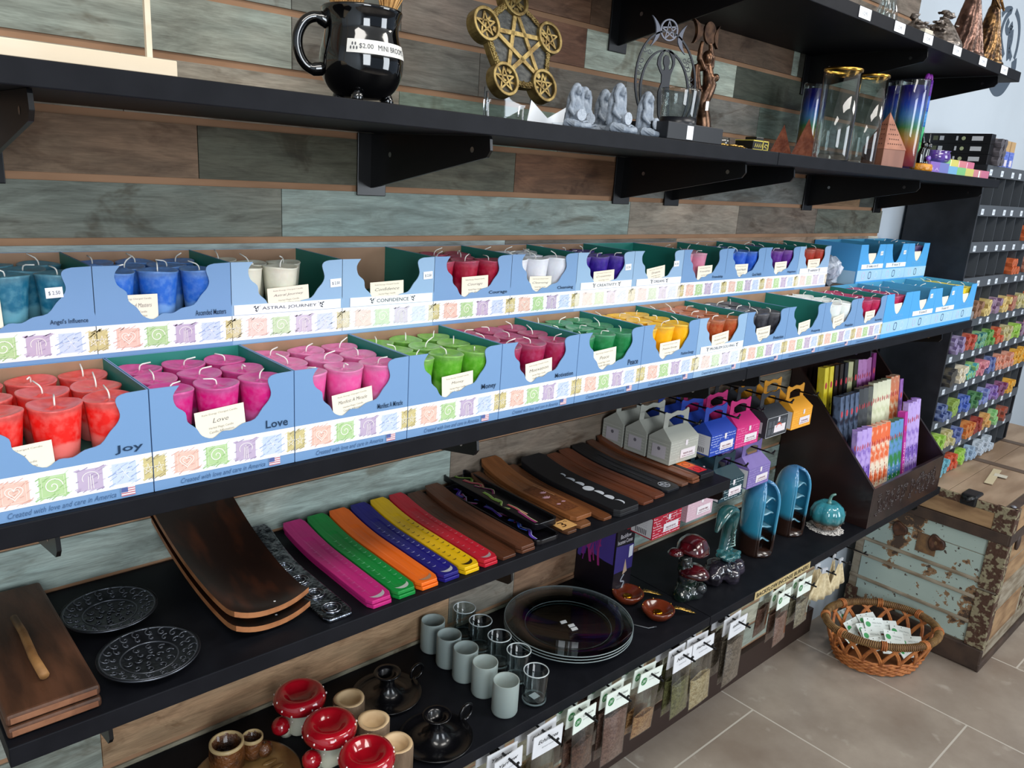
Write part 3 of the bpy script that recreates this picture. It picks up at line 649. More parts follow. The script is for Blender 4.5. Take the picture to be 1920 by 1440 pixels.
def surf(u, v, off=.0006):
    zz = v; r = 1.0
    for (ra, za), (rb, zb) in zip(sp[:38], sp[1:39]):
        if za <= zz <= zb: r = ra+(rb-ra)*(zz-za)/max(zb-za, 1e-6); break
    a = A0+LW*u; return Vector(((r*R_+off)*math.cos(a), (r*R_+off)*math.sin(a), z0+zz*R_))
mb.grid(lambda u, v: surf(u, .93+.30*v), 30, 6, 0)
tm = MB(); tm.text('$2.00', .15, .30, .17, .4, 1, None, 0); tm.text('MINI BROOMS', .38, .30, .46, .4, 1, None, 0)
CI = Matrix.Identity(4); t2 = MB(); curls(t2, .012, .0, .05, 1, CI)
mb.add([surf(v.x, .93+.30*v.y, .0011) for v in tm.v], tm.f, 1)
for k in range(5):
    uu, vv_ = .05+.018*k, .35+.3*(k % 2)
    mb.add([surf(uu+.008*math.cos(a)*1.2, .93+.30*(vv_+.13*math.sin(a)), .0011) for a in [i*PI/4 for i in range(8)]], [range(8)], 1)
mb.build('paper_strip', [PAPER, M('4a4c50')], t)
STRAW = M('c79a5e', .7, c2='a9793f', ns=90); REDT = M('a8402a', .6)
for k, (dx, dy, an) in enumerate(((-.021, .0, -.13), (.0, .02, .0), (.021, -.004, .13))):
    b = E('mini_broom', (c.x+dx, -.185+dy, Z4+.02), ['leftmost straw mini broom standing in the black cauldron mug', 'middle straw mini broom standing in the black cauldron mug', 'rightmost straw mini broom in the black mug with a red tie'][k], 'broom', 'mini brooms in the cauldron mug')
    b.rotation_euler = (0, an, 0)
    H0 = 1.60*MR
    MB().tube([(0, 0, .01), (0, 0, H0)], .004, 8).build('handle', M('c9a070', .6), b)
    MB().tube([(0, 0, H0-.004), (0, 0, H0+.006)], .0075, 12).build('tie', REDT, b)
    mb = MB(); rn = random.Random(k)
    for i in range(90):
        a = rn.uniform(0, 6.28); r = rn.uniform(0, 1)**.6
        mb.tube([(r*.006*math.cos(a), r*.005*math.sin(a), H0), (r*.012*math.cos(a), r*.008*math.sin(a), H0+.02), (r*.026*math.cos(a), r*.016*math.sin(a), H0+.05)], .0008, 4)
    mb.build('bristles', STRAW, b)
# brass pentacle plaque
c = at(971, 88, 1, -.17); PR = .0665
t = E('pentacle_plaque', (c.x, -.205, Z4), 'antique brass pentacle wall plaque with five small round pentacles', 'plaque')
tilt = Matrix.Translation((0, .035, c.z-Z4)) @ Matrix.Rotation(PI/2-.28, 4, 'X')
BRS = M('94804f', .4, metal=.7, c2='6e5a34', ns=60, bump=.5, bs=120); FELT = M('565652', .55, metal=.5, c2='3a3b3b', ns=80, st=(1, 5, 1), bump=.6, bs=150)
def star(cx, cy, r, w, z, m, mat, mb, rot=0, dz=.0012):
    P = [(cx+r*math.sin(rot+k*4*PI/5), cy+r*math.cos(rot+k*4*PI/5)) for k in range(5)]
    for k in range(5):
        a, b = P[k], P[(k+1) % 5]; dx, dy = b[0]-a[0], b[1]-a[1]; l = math.hypot(dx, dy); nx, ny = -dy/l*w/2, dx/l*w/2
        mb.prism([(a[0]-nx, a[1]-ny), (b[0]-nx, b[1]-ny), (b[0]+nx, b[1]+ny), (a[0]+nx, a[1]+ny)], z, z+dz*(1+.25*(k % 2)), m, mat)
pent = [(PR*math.sin(k*2*PI/5), PR*math.cos(k*2*PI/5)) for k in range(5)]
outl = []
for k in range(5):
    a, b = pent[k], pent[(k+1) % 5]
    for i in range(6):
        f_ = i/6; x, y = a[0]+(b[0]-a[0])*f_, a[1]+(b[1]-a[1])*f_; g = 1+.10*math.sin(PI*f_); outl.append((x*g, y*g))
MB().prism(outl, -.006, .003, 0, tilt).build('back_plate', FELT, t, bevel=.001)
MB().ring([(x*1.035, y*1.035) for x, y in outl], [(x*.965, y*.965) for x, y in outl], -.007, .0045, 0, tilt).build('outer_rim', BRS, t, bevel=.0008)
mb = MB(); star(0, 0, PR*.80, .0065, .003, 0, tilt, mb, dz=.003); mb.build('large_star', BRS, t, bevel=.0006)
for k, (x, y) in enumerate(pent):
    mb = MB(); mb.ring(circ(.0245, 32, x, y), circ(.0195, 32, x, y), -.009, .0095, 0, tilt); mb.build('round_rim', BRS, t, bevel=.001)
    mb = MB(); mb.prism(circ(.0202, 32, x, y), -.009, .004, 0, tilt); star(x, y, .018, .0026, .004, 1, tilt, mb, rot=0, dz=.0022); mb.build('small_pentacle', [M('3a352a', .5, metal=.5), BRS], t)
for k in range(5):
    a, b = pent[k], pent[(k+1) % 5]; mb = MB(); rn = random.Random(k)
    for i in range(26):
        f_ = .30+.40*i/25; x, y = a[0]+(b[0]-a[0])*f_, a[1]+(b[1]-a[1])*f_; g = (1+.08*math.sin(PI*f_))*(.965+.035*(i % 3-1)); an = rn.uniform(-1, 1)
        T = tilt @ Matrix.Translation((x*g, y*g, .005)) @ Matrix.Rotation(math.atan2(b[1]-a[1], b[0]-a[0])+an, 4, 'Z')
        mb.ball((0, 0, 0), .0026, 0, T, 5, (1.5, .6, .8))
    mb.build('leaf_border', BRS, t)
ACR = M('eef4f8', .03, trans=1, ior=1.45)
t = E('plaque_easel', (c.x, -.20, Z4), 'clear acrylic easel with a white card under the pentacle plaque', 'stand')
q0 = at(945, 205, 1, -.24)
for s in (-.05, .042): MB().prism([(-.045, 0), (.04, 0), (.04, .006), (.04, .05), (.034, .05), (.030, .008), (-.004, .008), (-.036, .008), (-.038, .022), (-.045, .022)], -.0016, .0016, 0, Matrix.Translation((s, 0, .001)) @ Matrix.Rotation(PI/2, 4, 'Z') @ Matrix.Rotation(PI/2, 4, 'X')).build('side_leg', ACR, t)
MB().box(-.05, .042, .0345, .0365, .010, .045).build('cross_bar', ACR, t)
MB().prism([(-.012, 0), (.075, 0), (.082, .006), (.078, .036), (.03, .012), (-.005, .034)], 0, .0006, 0, F(0, -.012, .002)).build('card', WHITE, t)
# grey resin moon figurines
def figurine():
    t = E('moon_figurine', (0, 0, 0), '', 'figurine', 'grey seated moon figurines')
    mb = MB()
    mb.lathe([(.019, 0), (.0215, .004), (.018, .010), (.010, .016), (.0088, .028), (.0092, .038), (.0075, .044), (.0045, .049), (.004, .052)], 20, sx=1, sy=.85)
    for s in (-1, 1):
        mb.tube([(s*.004, -.002, .009), (s*.020, -.010, .008), (s*.014, -.021, .006), (-s*.006, -.024, .005)], [.007, .0075, .0055, .004], 10)
        mb.tube([(s*.008, .0, .041), (s*.0135, -.002, .030), (s*.0095, -.013, .020)], [.0038, .0034, .0026], 8)
        mb.tube([(s*.005, -.001, .065), (s*.0095, .0, .054), (s*.0085, -.003, .042), (s*.0105, -.003, .024)], [.0042, .0044, .0036, .002], 8)
        mb.tube([(0, .006, .064), (s*.006, .009, .046), (s*.009, .009, .012)], [.006, .006, .005], 8)
    mb.ball((0, .002, .0615), .0088, n=9, sc=(.9, .95, 1.1)); mb.ball((0, -.005, .0585), .0058, n=7, sc=(.8, .9, 1.2)); mb.ball((0, -.0106, .0575), .0013, n=5)
    for s in (-1, 1): mb.tube([(s*.003, -.018, .011), (s*.014, -.016, .013), (s*.021, -.009, .012)], .0014, 6)
    o = mb.build('body', M('7d8794', .5, c2='9aa3ae', ns=70, bump=.5, bs=200), t); remesh(o, .0008, 1, .0008, .003)
    mb = MB(); mb.prism(circ(.0088, 24, 0, .0215), .017, .0195, 0, F(0, 0, 0)); mb.build('moon_disc', M('b4bcc6', .5, c2='98a1ad', ns=300), t, bevel=.0006)
    return t
fg = figurine(); L5 = [('nearest the acrylic easel', 1078, 228, -.255), ('peeking out behind the leftmost one', 1093, 232, -.20), ('just behind the biggest one', 1131, 236, -.20), ('the biggest of them', 1157, 240, -.262), ('nearest the black arch', 1210, 245, -.258)]
for i, (lb, px, py, yy) in enumerate(L5):
    q = at(px, py, 1, yy); o = fg if i == 0 else copy_tree(fg)
    o.location = (q.x, yy, Z4); o.rotation_euler = (0, 0, -.25+.1*i); o['label'] = 'grey seated figurine holding a moon disc, '+lb; s = px2m(q, 88)/.069 if i in (3,) else px2m(q, 80)/.069; o.scale = (s, s, s)
# black steel goddess arch
YA = -.212; BKM = M('23252b', .45, spec=.4)
t = E('goddess_arch', (0, YA, Z4), 'black cut steel arch with a goddess silhouette and triple moon', 'ornament')
Z = lambda pts: [(a, b-Z4) for a, b in trace(zoomed(pts, 1120, 0, 4), YA)]
FA = F(0, 0, 0)
ce = Z([(508, 620)])[0]
def ell(cx, cy, rx, ry, n=48): return Z([(cx+rx*math.cos(2*PI*i/n), cy+ry*math.sin(2*PI*i/n)) for i in range(n)])
MB().ring(ell(508, 620, 230, 395), ell(508, 640, 186, 330), -.001, .001, 0, FA).build('arch', BKM, t) if False else None
mb = MB()
mb.ring(ell(508, 620, 230, 392), ell(508, 620, 218, 378), -.001, .001, 0, FA); mb.build('outer_ring', BKM, t)
mb = MB(); mb.ring(ell(500, 690, 186, 318), ell(500, 690, 172, 304), -.001, .001, 0, FA); mb.build('inner_ring', BKM, t)
body = [(470, 930), (450, 860), (448, 760), (452, 690), (478, 620), (480, 560), (462, 520), (448, 480), (456, 430), (480, 390), (500, 372), (512, 372), (500, 395), (482, 430), (474, 475), (480, 515), (498, 530), (503, 505), (496, 480), (494, 455), (500, 425), (517, 412), (534, 425), (541, 455), (538, 480), (531, 505), (537, 528), (556, 512), (564, 470), (556, 430), (540, 395), (530, 372), (545, 372), (566, 392), (582, 430), (580, 485), (562, 530), (548, 565), (540, 615), (536, 650), (536, 930)]
MB().prism(Z(body), -.001, .001, 0, FA).build('goddess_silhouette', BKM, t)
mb = MB(); mb.ring(ell(538, 225, 66, 84), ell(538, 225, 56, 73), -.001, .001, 0, FA); mb.build('pentagram_ring', M('6b6d78', .45, metal=.3), t)
sp5 = [(538+58*math.sin(k*4*PI/5), 228-74*math.cos(k*4*PI/5)) for k in range(5)]
for k in range(5):
    a, b = Z([sp5[k], sp5[(k+1) % 5]]); mb = MB() if k == 0 else mb; ribbon(mb, [a, b], .0022, 0, FA, .0014)
mb.build('pentagram', M('6b6d78', .45, metal=.3), t)
def crescent(p0, p1, b1, b2, n=10):
    out = []
    for b in (b1, b2):
        seg = []
        for i in range(n+1):
            f_ = i/n; x = p0[0]+(p1[0]-p0[0])*f_; y = p0[1]+(p1[1]-p0[1])*f_; dx, dy = p1[0]-p0[0], p1[1]-p0[1]; l = math.hypot(dx, dy); q_ = b*4*f_*(1-f_)
            seg.append((x-dy/l*q_, y+dx/l*q_))
        out += seg if b == b1 else seg[::-1][1:-1]
    return out
for pp in (crescent((412, 112), (395, 345), -68, -38), crescent((672, 190), (655, 412), 62, 30)):
    MB().prism(Z(pp), -.001, .001, 0, FA).build('crescent_moon', M('5a5d68', .45, metal=.3), t)
for k, (cx, cy, s) in enumerate([(355, 370, 1), (330, 450, -1), (305, 540, 1), (392, 385, 1), (300, 610, -1), (320, 500, 1), (655, 455, 1), (680, 520, -1), (695, 590, 1), (690, 450, 1), (672, 490, -1), (700, 640, 1)]):
    mb = MB(); ribbon(mb, Z([(cx+s*(20-1.1*i)*math.cos(i*.55), cy+(22-1.2*i)*math.sin(i*.55)) for i in range(14)]), .0016, 0, FA, .0004); mb.build('scroll', BKM, t)
a = Z([(430, 935)])[0][0]; b = Z([(880, 935)])[0][0]; xb0 = at(1228, 250, 1, -.285).x; xb1 = at(1340, 262, 1, -.285).x
mb = MB(); mb.box(xb0+.012, xb1, -.088, .006, 0, .026); mb.build('base', M('18191d', .4), t, bevel=.001)
MB().prism([(0, 0), (.0165, 0), (.0165, .021), (0, .021)], 0, .0006, 0, F(xb0+.062, -.0882, .002)).build('price_sticker', WHITE, t)
g = at(1275, 222, 1, -.262)
gl = E('glass_tealight_cup', (g.x, -.2585, Z4+.0265), 'clear glass candle cup on the black base of the steel arch', 'candle holder')
r_ = px2m(g, 37)
MB().lathe([(.85*r_, 0), (.9*r_, .004), (r_, .052), (r_, .056), (.93*r_, .055), (.84*r_, .010), (.0001, .009)], 32).build('cup', GLASS, gl)
MB().lathe([(.92*r_, -.0002), (.92*r_, .011), (.8*r_, .011)], 32, cap=False).build('cup_band', M('1c1d22', .3), gl)
# bronze moon goddess
c = at(1318, 200, 1, -.20); s = px2m(c, 1)
t = E('bronze_goddess', (c.x, -.20, Z4), 'bronze goddess statuette lifting a triple moon, beside the steel arch', 'statuette')
BRZ = M('6b4f3c', .3, metal=.85, c2='3f2c22', ns=60); H = .19
def X(px, py, dy=0): q = at(px, py, 1, -.20); return (q.x-c.x, dy, q.z-Z4)
z3 = lambda a, b, d=0: X(1120+a/4, b/4, d)
mb = MB()
mb.tube([z3(790, 960, 0), z3(790, 880), z3(780, 780), z3(800, 700, -.004), z3(820, 640, -.006), z3(818, 560, -.004), z3(825, 500), z3(826, 470)], [.016, .014, .013, .014, .013, .010, .009, .005], 12)
mb.ball(z3(826, 432), .0105, n=8, sc=(.9, 1, 1.2)); mb.ball(z3(858, 585, -.008), .0075, n=7); mb.ball(z3(822, 590, -.010), .0075, n=7)
mb.tube([z3(800, 520), z3(765, 440), z3(775, 370), z3(790, 310)], [.006, .0055, .0045, .004], 8); mb.tube([z3(850, 520), z3(862, 440), z3(852, 370), z3(845, 320)], [.006, .0055, .0045, .004], 8)
mb.tube([z3(770, 480, .008), z3(762, 600, .008), z3(770, 760, .004), z3(800, 880, .0), z3(815, 950)], [.007, .010, .009, .006, .005], 8)
o = mb.build('figure', BRZ, t); remesh(o, .0018, 2, .0008, .006)
mb = MB(); el2 = [(843+44*math.cos(a), 250+88*math.sin(a)) for a in [2*PI*i/28 for i in range(28)]]
T2 = lambda pts: [(q.x-c.x, q.z-Z4) for q in [at(1120+a/4, b/4, 1, -.20) for a, b in pts]]
mb.prism(T2(el2), -.002, .002, 0, FA); mb.build('full_moon', BRZ, t, bevel=.0006)
for pp in (crescent((722, 138), (712, 325), -70, -28), crescent((915, 195), (895, 372), 34, 8)): MB().prism(T2(pp), -.003, .003, 0, FA).build('crescent_moon', BRZ, t, bevel=.001)
MB().lathe([(.018, 0), (.021, .002), (.018, .008), (.0001, .009)], 20).build('base', BRZ, t)
tg = at(1327, 197, 1, -.22)
MB().prism([(0, 0), (.0085, .001), (.0085, .0165), (0, .0155)], 0, .0004, 0, F(tg.x-c.x-.006, -.02, tg.z-Z4-.01)).build('price_tag', WHITE, t)
# low trinkets
g = at(1352, 250, 1, -.25)
o = MB().lathe([(.019, 0), (.021, .002), (.021, .016), (.019, .016), (.0185, .004), (.0001, .004)], 28).build('glass_dish', GLASS); o.location = (g.x, -.245, Z4); tag(o, 'small clear glass tealight dish right of the bronze goddess', 'dish')
rn = random.Random(2); mb0 = MB(); mb0.tube([(.009*math.cos(a), .009*math.sin(a), .002) for a in [2*PI*i/14 for i in range(14)]], .0022, 6, closed=True); mb0.add([(.009*math.cos(a), .009*math.sin(a), .001) for a in [2*PI*i/14 for i in range(14)]], [range(14)], 0)
coin = mb0.build('brass_charm', M('b08c4a', .3, metal=.9)); first = True
for i, (px, yy) in enumerate([(1350, -.285), (1362, -.28), (1372, -.288), (1384, -.284), (1392, -.26)]):
    g = at(px, 268, 1, yy)
    lab = 'round brass charm lying near the shelf edge, %s from the left' % ['first', 'second', 'third', 'fourth', 'fifth'][i]
    if i == 0: coin.location = (g.x, yy, Z4); tag(coin, lab, 'charm', 'brass charms before the hieroglyph box')
    else: dup(coin, (g.x, yy, Z4+.0002), label=lab)
g0 = at(1392, 270, 1, -.27); g1 = at(1432, 275, 1, -.285)
t = E('hieroglyph_box', (g1.x, -.268, Z4), 'small black trinket box with gold hieroglyphs and a gold rim', 'box', rz=.0)
MB().box(-.035, .016, -.016, .022, 0, .017).build('body', M('17150f', .35), t, bevel=.001)
mb = MB()
for x0, x1, z0_, z1 in ((-.035, .016, 0, .002), (-.035, .016, .0155, .0175), (-.0035, -.0015, 0, .017), (.0145, .0165, 0, .017)): mb.box(x0, x1, -.0168, .0225, z0_, z1)
mb.build('gold_rim', M('d6c45a', .35, metal=.4), t)
mb = MB(); ribbon(mb, [(.001, .006), (.004, .011), (.009, .011), (.013, .009)], .0012, 0, F(0, -.0166, 0), .0006); ribbon(mb, [(.003, .008), (.008, .006), (.010, .003)], .001, 0, F(0, -.0166, 0), .0006)
for k in range(4): ribbon(mb, [(-.031+.007*k, .005), (-.028+.007*k, .012), (-.026+.007*k, .006)], .0011, 0, F(0, -.0166, 0), .0006)
mb.build('hieroglyphs', M('d6c45a', .4), t)
MB().box(-.013, .012, -.008, .016, .0175, .024).build('lid_knob', M('1c1a15', .3), t, bevel=.001)
for i, (px, py, yy, s) in enumerate([(1466, 268, -.10, .058), (1510, 272, -.178, .06)]):
    g = at(px, py, 1, yy); hh = [.078, .088][i]
    mb = MB(); mb.add([(-s/2, -s/2, 0), (s/2, -s/2, 0), (s/2, s/2, 0), (-s/2, s/2, 0), (0, 0, hh)], [(3, 2, 1, 0), (0, 1, 4), (1, 2, 4), (2, 3, 4), (3, 0, 4)])
    o = mb.build('copper_pyramid', M('8a4a30', .5, c2='6e3420', ns=50, bump=.8, bs=90, metal=.2)); o.location = (g.x, yy, Z4); o.rotation_euler = (0, 0, .5)
    tag(o, ['copper coloured pyramid nearest the wall', 'copper coloured pyramid standing against the first gold-rimmed glass jar'][i], 'pyramid')
# tall glass jars
def jar_at(name, px, pyb, wpx, htop, yy, label, kind):
    g = at(px, pyb, 1, yy); r = px2m(g, wpx/2); top = at(px, htop, 1, yy).z-Z4; 
    t = E(name, (g.x, yy, Z4), label, 'candle jar')
    if kind == 'gold':
        MB().lathe([(r*.97, .0005), (r, .003), (r, top-.004), (r*.95, top-.004), (r*.94, .012), (.0001, .012)], 40).build('glass', GLASS, t)
        MB().lathe([(r*1.0, top-.004), (r*1.035, top-.003), (r*1.035, top+.001), (r*1.0, top+.003), (r*.95, top+.001), (r*.95, top-.003)], 40, cap=False).build('gold_rim', GOLD, t)
    else:
        MB().lathe([(r*.94, .0005), (r, .004), (r, top-.003), (r*.97, top), (r*.93, top-.003), (r*.93, .006), (.0001, .006)], 36).build('glass', GLASS, t)
        cs = ['c23a50', 'd2522c', 'd8962e', '2f8a3e', '3a86c8', '2a4fc0', '241a78']; hh = top*.93
        m = bpy.data.materials.new('rainbow_wax'); m.use_nodes = True; nt = m.node_tree; b_ = nt.nodes['Principled BSDF']; tc = nt.nodes.new('ShaderNodeTexCoord'); sx = nt.nodes.new('ShaderNodeSeparateXYZ'); nt.links.new(tc.outputs['Object'], sx.inputs[0])
        nz = nt.nodes.new('ShaderNodeTexNoise'); nz.inputs['Scale'].default_value = 90; nt.links.new(tc.outputs['Object'], nz.inputs['Vector'])
        dv = nt.nodes.new('ShaderNodeMath'); dv.operation = 'MULTIPLY_ADD'; dv.inputs[1].default_value = .006; nt.links.new(nz.outputs[0], dv.inputs[0]); nt.links.new(sx.outputs[2], dv.inputs[2])
        d2 = nt.nodes.new('ShaderNodeMath'); d2.operation = 'DIVIDE'; d2.inputs[1].default_value = hh; nt.links.new(dv.outputs[0], d2.inputs[0])
        rp = nt.nodes.new('ShaderNodeValToRGB'); el = rp.color_ramp.elements; el[0].color = lin(cs[0]); el[0].position = .1; el[1].color = lin(cs[-1]); el[1].position = .93
        for k in range(1, 6): e = el.new(.1+.83*k/6); e.color = lin(cs[k])
        nt.links.new(d2.outputs[0], rp.inputs[0]); nt.links.new(rp.outputs[0], b_.inputs['Base Color']); b_.inputs['Roughness'].default_value = .4
        MB().lathe([(r*.915, .0065), (r*.915, hh), (.0001, hh)], 28).build('wax', m, t)
    return t
jar_at('gold_rimmed_glass_jar', 1556, 292, 66, 124, -.268, 'tall clear glass jar with a gold rim, the nearer and wider of two', 'gold')
jar_at('gold_rimmed_glass_jar', 1612, 300, 54, 135, -.225, 'tall clear glass jar with a gold rim, behind the wooden pyramid burner', 'gold')
jar_at('rainbow_glass_candle', 1512, 285, 44, 152, -.09, 'rainbow layered glass candle nearest the wall, left of the clear jars', 'rain')
jar_at('rainbow_glass_candle', 1655, 300, 38, 143, -.19, 'rainbow layered glass candle between the clear jars and the front rainbow candle', 'rain')
jar_at('rainbow_glass_candle', 1688, 312, 50, 140, -.262, 'rainbow layered glass candle at the front, beside the black cat figure', 'rain')
g = at(1714, 300, 1, -.20); gz = at(1722, 130, 1, -.2).z-Z4
t = E('twisted_rainbow_candle', (g.x, -.20, Z4), 'knobbly rainbow wax figure with purple loops at its top', 'candle')
cs = ['b8a030', '3a9a48', '2fa86a', '2f86c8', '3a6ad0', '7a3ab0']
for k in range(6): MB().tube([(.0, 0, gz*(k*.155)), (0, 0, gz*(k+1)*.155)], .0105, 12).build('wax_band', M(cs[k], .4, bump=1.5, bs=260), t)
for k, dx in enumerate((-.014, .004)): MB().tube([(dx+.008*math.cos(a), 0, gz*.93+.012*math.sin(a)) for a in [PI*i/9-.2 for i in range(11)]], .0045, 8).build('loop', M('8a2f9c', .35), t)
# wooden pyramid burner
g = at(1652, 309, 1, -.245); W2 = .033
t = E('wooden_pyramid_burner', (g.x, -.245, Z4), 'reddish wooden incense burner, square with a pierced pyramid lid', 'incense burner', rz=-.375)
WDR = M('93614c', .5, c2='7c4d3a', ns=20, st=(1, 1, .2)); hb = .040; ha = at(1648, 205, 1, -.245).z-Z4
MB().box(-W2, W2, -W2, W2, 0, hb).build('base', WDR, t, bevel=.0008)
mb = MB(); k = W2*1.03; mb.add([(-k, -k, hb), (k, -k, hb), (k, k, hb), (-k, k, hb), (0, 0, ha)], [(3, 2, 1, 0), (0, 1, 4), (1, 2, 4), (2, 3, 4), (3, 0, 4)]); mb.build('lid', M('a87058', .5, c2='8c5844', ns=24, st=(1, .3, 1)), t)
mb = MB()
for fc in range(4):
    rot = Matrix.Rotation(fc*PI/2, 4, 'Z'); sl = math.atan2(k, ha-hb)
    for r in range(5):
        for i in range(-(4-r)//2-1, (4-r)//2+2):
            f_ = .14+r*.13; wv = k*(1-f_)*.75
            if abs(i*.0065) < wv: mb.poly(circ(.0017, 8, i*.0065, 0), .0003, 0, rot @ Matrix.Translation((0, -k*(1-f_)-.0002, hb+(ha-hb)*f_)) @ Matrix.Rotation(PI/2-sl, 4, 'X'))
mb.build('pierced_holes', M('4c2a20', .7), t)
MB().prism([(0, 0), (.0125, 0), (.0125, .017), (0, .017)], 0, .0005, 0, F(at(1614, 300, 1, -.27).x, -.2712, Z4+.001)).build('price_sticker', WHITE) if False else None
# black cat pair on amber base
g = at(1726, 318, 1, -.268)
t = E('cat_figure', (g.x, -.268, Z4), 'glossy black cat ornament with tall ears on an amber base', 'ornament'); t.scale = (1.25, 1.1, 1.3)
MB().lathe([(.021, 0), (.023, .003), (.022, .012), (.019, .014), (.0001, .014)], 28, sx=1.15).build('base', M('b8761c', .25, c2='d8962e', ns=120, bump=1, bs=200), t)
mb = MB()
for s in (-1, 1):
    mb.tube([(s*.010, 0, .014), (s*.012, 0, .030), (s*.0105, -.002, .042)], [.009, .0085, .006], 10); mb.ball((s*.0105, -.003, .047), .0065, n=8, sc=(1, 1.2, 1)); mb.tube([(s*.012, 0, .050), (s*.0165, 0, .062), (s*.0155, 0, .072)], [.004, .0025, .0008], 8)
o = mb.build('cats', GB, t); remesh(o, .0012, 2)
MB().ball((0, -.012, .024), .0055, n=8).build('violet_stone', M('6a3fb0', .1, coat=1), t)
# purple bowl and rainbow dish
g = at(1765, 315, 1, -.24)
t = E('purple_bowl', (g.x, -.22, Z4+.0262), 'shiny purple mini cauldron bowl sitting on the rainbow dish', 'bowl')
r_ = px2m(g, 26)
MB().lathe([(.5*r_, 0), (.85*r_, .006), (r_, .016), (.93*r_, .027), (.86*r_, .031), (.95*r_, .035), (.86*r_, .035), (.78*r_, .030), (.9*r_, .016), (.0001, .004)], 32).build('bowl', M('4a2a78', .1, coat=1, c2='6a4aa0', ns=30), t)
g0 = at(1740, 322, 1, -.285); g1 = at(1855, 333, 1, -.285); x0, x1 = g0.x+.015, min(g1.x, XC-.004)
RB = ['8e6ac0', '7a7fc4', '7ab4dc', '82c87e', 'd8cf6a', 'd8868c', 'd0708c']
t = E('rainbow_dish', (x0, -.22, Z4), 'pearly rainbow striped dish at the right end of the upper shelf', 'dish')
nn = len(RB); ww = (x1-x0)/nn
for k in range(nn):
    mm = M(RB[k], .15, coat=.8)
    MB().box(k*ww+.0001, (k+1)*ww, -.062, .03, 0, .026 if k < 2 else .021).build('dish_stripe', mm, t)
    if k > 2: MB().box(k*ww+.0005, (k+1)*ww-.0005, -.02, .03, .021, .044+.003*(k == 2)).build('back_stripe', mm, t, bevel=.003)
MB().text('R.A.', .006, .005, ww*.9, .007, 0, F(0, -.0623, 0)).build('lettering', M('c9b6e8'), t)
MB().prism([(0, 0), (.009, 0), (.009, .017), (0, .017)], 0, .0005, 0, F(ww*5.6, -.0625, .0015)).build('price_sticker', WHITE, t)
# ------------------------------------------------------------------ wall decal
YD = .0115; DC = M('4b5866', .6)
t = E('wall_decal', (0, YD, 0), 'dark grey ring and flame decal on the white wall above the top shelf end', 'decal')
zd = lambda pts: trace(zoomed(pts, 1560, 0, 5.333), YD)
FD = F(0, 0, 0)
mb = MB()
ribbon(mb, zd(smooth_line([(1840, 110), (1868, 200), (1872, 330), (1850, 480), (1820, 590)], 4)), .022, 0, FD, .0004)
ribbon(mb, zd(smooth_line([(1700, 150), (1745, 95), (1800, 100), (1750, 160), (1710, 250), (1690, 360), (1700, 470), (1715, 560)], 4)), .02, 0, FD, .0004)
ribbon(mb, zd(smooth_line([(1590, 770), (1600, 830), (1640, 890), (1700, 880), (1760, 800), (1810, 700), (1822, 600)], 4)), .05, 0, FD, .0004)
mb.build('ring', DC, t)
mb = MB(); ribbon(mb, zd(smooth_line([(1770, 200), (1745, 270), (1760, 320), (1800, 250), (1780, 330), (1765, 430), (1755, 600)], 4)), .025, 0, FD, .0006)
ribbon(mb, zd(smooth_line([(1805, 300), (1795, 400), (1775, 500), (1790, 590)], 4)), .022, 0, FD, .0006); mb.build('flame', DC, t)
# ------------------------------------------------------------------ statues on the topmost shelf
def statue(px, yy, w, h, label, m, seed, name, kind):
    g = at(px, 0, 1, yy); t = E(name, (g.x, yy, Z5), label, 'statuette'); rn = random.Random(seed)
    mb = MB()
    if kind == 'lady':
        for i in range(13):
            a = 2*PI*i/13; mb.tube([(w*.5*math.cos(a), w*.42*math.sin(a), 0), (w*.36*math.cos(a+.3), w*.3*math.sin(a+.3), h*.2), (w*.2*math.cos(a+.5), w*.17*math.sin(a+.5), h*.42), (w*.1*math.cos(a+.6), w*.1*math.sin(a+.6), h*.56)], [w*.12, w*.10, w*.085, w*.06], 8)
        mb.tube([(0, 0, h*.5), (0, 0, h*.62), (0, 0, h*.74), (0, 0, h*.8)], [w*.13, w*.12, w*.17, w*.06], 12)
        mb.ball((0, -.002, h*.87), h*.055, n=9, sc=(.85, 1, 1.2)); mb.ball((0, .006, h*.88), h*.06, n=8)
        for s in (-1, 1): mb.tube([(s*w*.16, 0, h*.75), (s*w*.26, -.006, h*.62), (s*w*.16, -.02, h*.52)], [w*.06, w*.05, w*.04], 8)
        mb.lathe([(w*.55, 0), (w*.58, .004), (w*.5, .010), (.0001, .012)], 24)
    else:
        for i in range(46):
            a = rn.uniform(0, 6.28); r = rn.uniform(0, .5)*w; z = rn.uniform(.0, 1)*h*(1-r/w)
            for k in range(5): mb.ball((r*math.cos(a)+.006*math.cos(k*1.26), r*math.sin(a)*.7+.006*math.sin(k*1.26), z), .0045, n=5, sc=(1.2, .7, .7))
        mb.lathe([(w*.5, 0), (w*.5, .01), (w*.25, h*.5), (.0001, h*.8)], 18)
    o = mb.build('figure', m, t); remesh(o, .0026, 1, .002, .006)
    return t
BR2 = M('8a6a44', .28, metal=.85, c2='3c2c22', ns=45); PEW = M('5d544d', .35, metal=.7, c2='9a9088', ns=90)
statue(1868, -.25, .085, .26, 'bronze lady statue with a swirling gold skirt, at the right end of the topmost shelf', BR2, 1, 'lady_statue', 'lady')
statue(1825, -.24, .095, .28, 'bronze robed statue behind the flower covered one on the topmost shelf', M('7d6056', .3, metal=.8, c2='4a3730', ns=45), 2, 'robed_statue', 'lady')
statue(1778, -.245, .10, .10, 'dark statuette covered in small flowers on the topmost shelf', PEW, 3, 'flower_statue', 'flower')
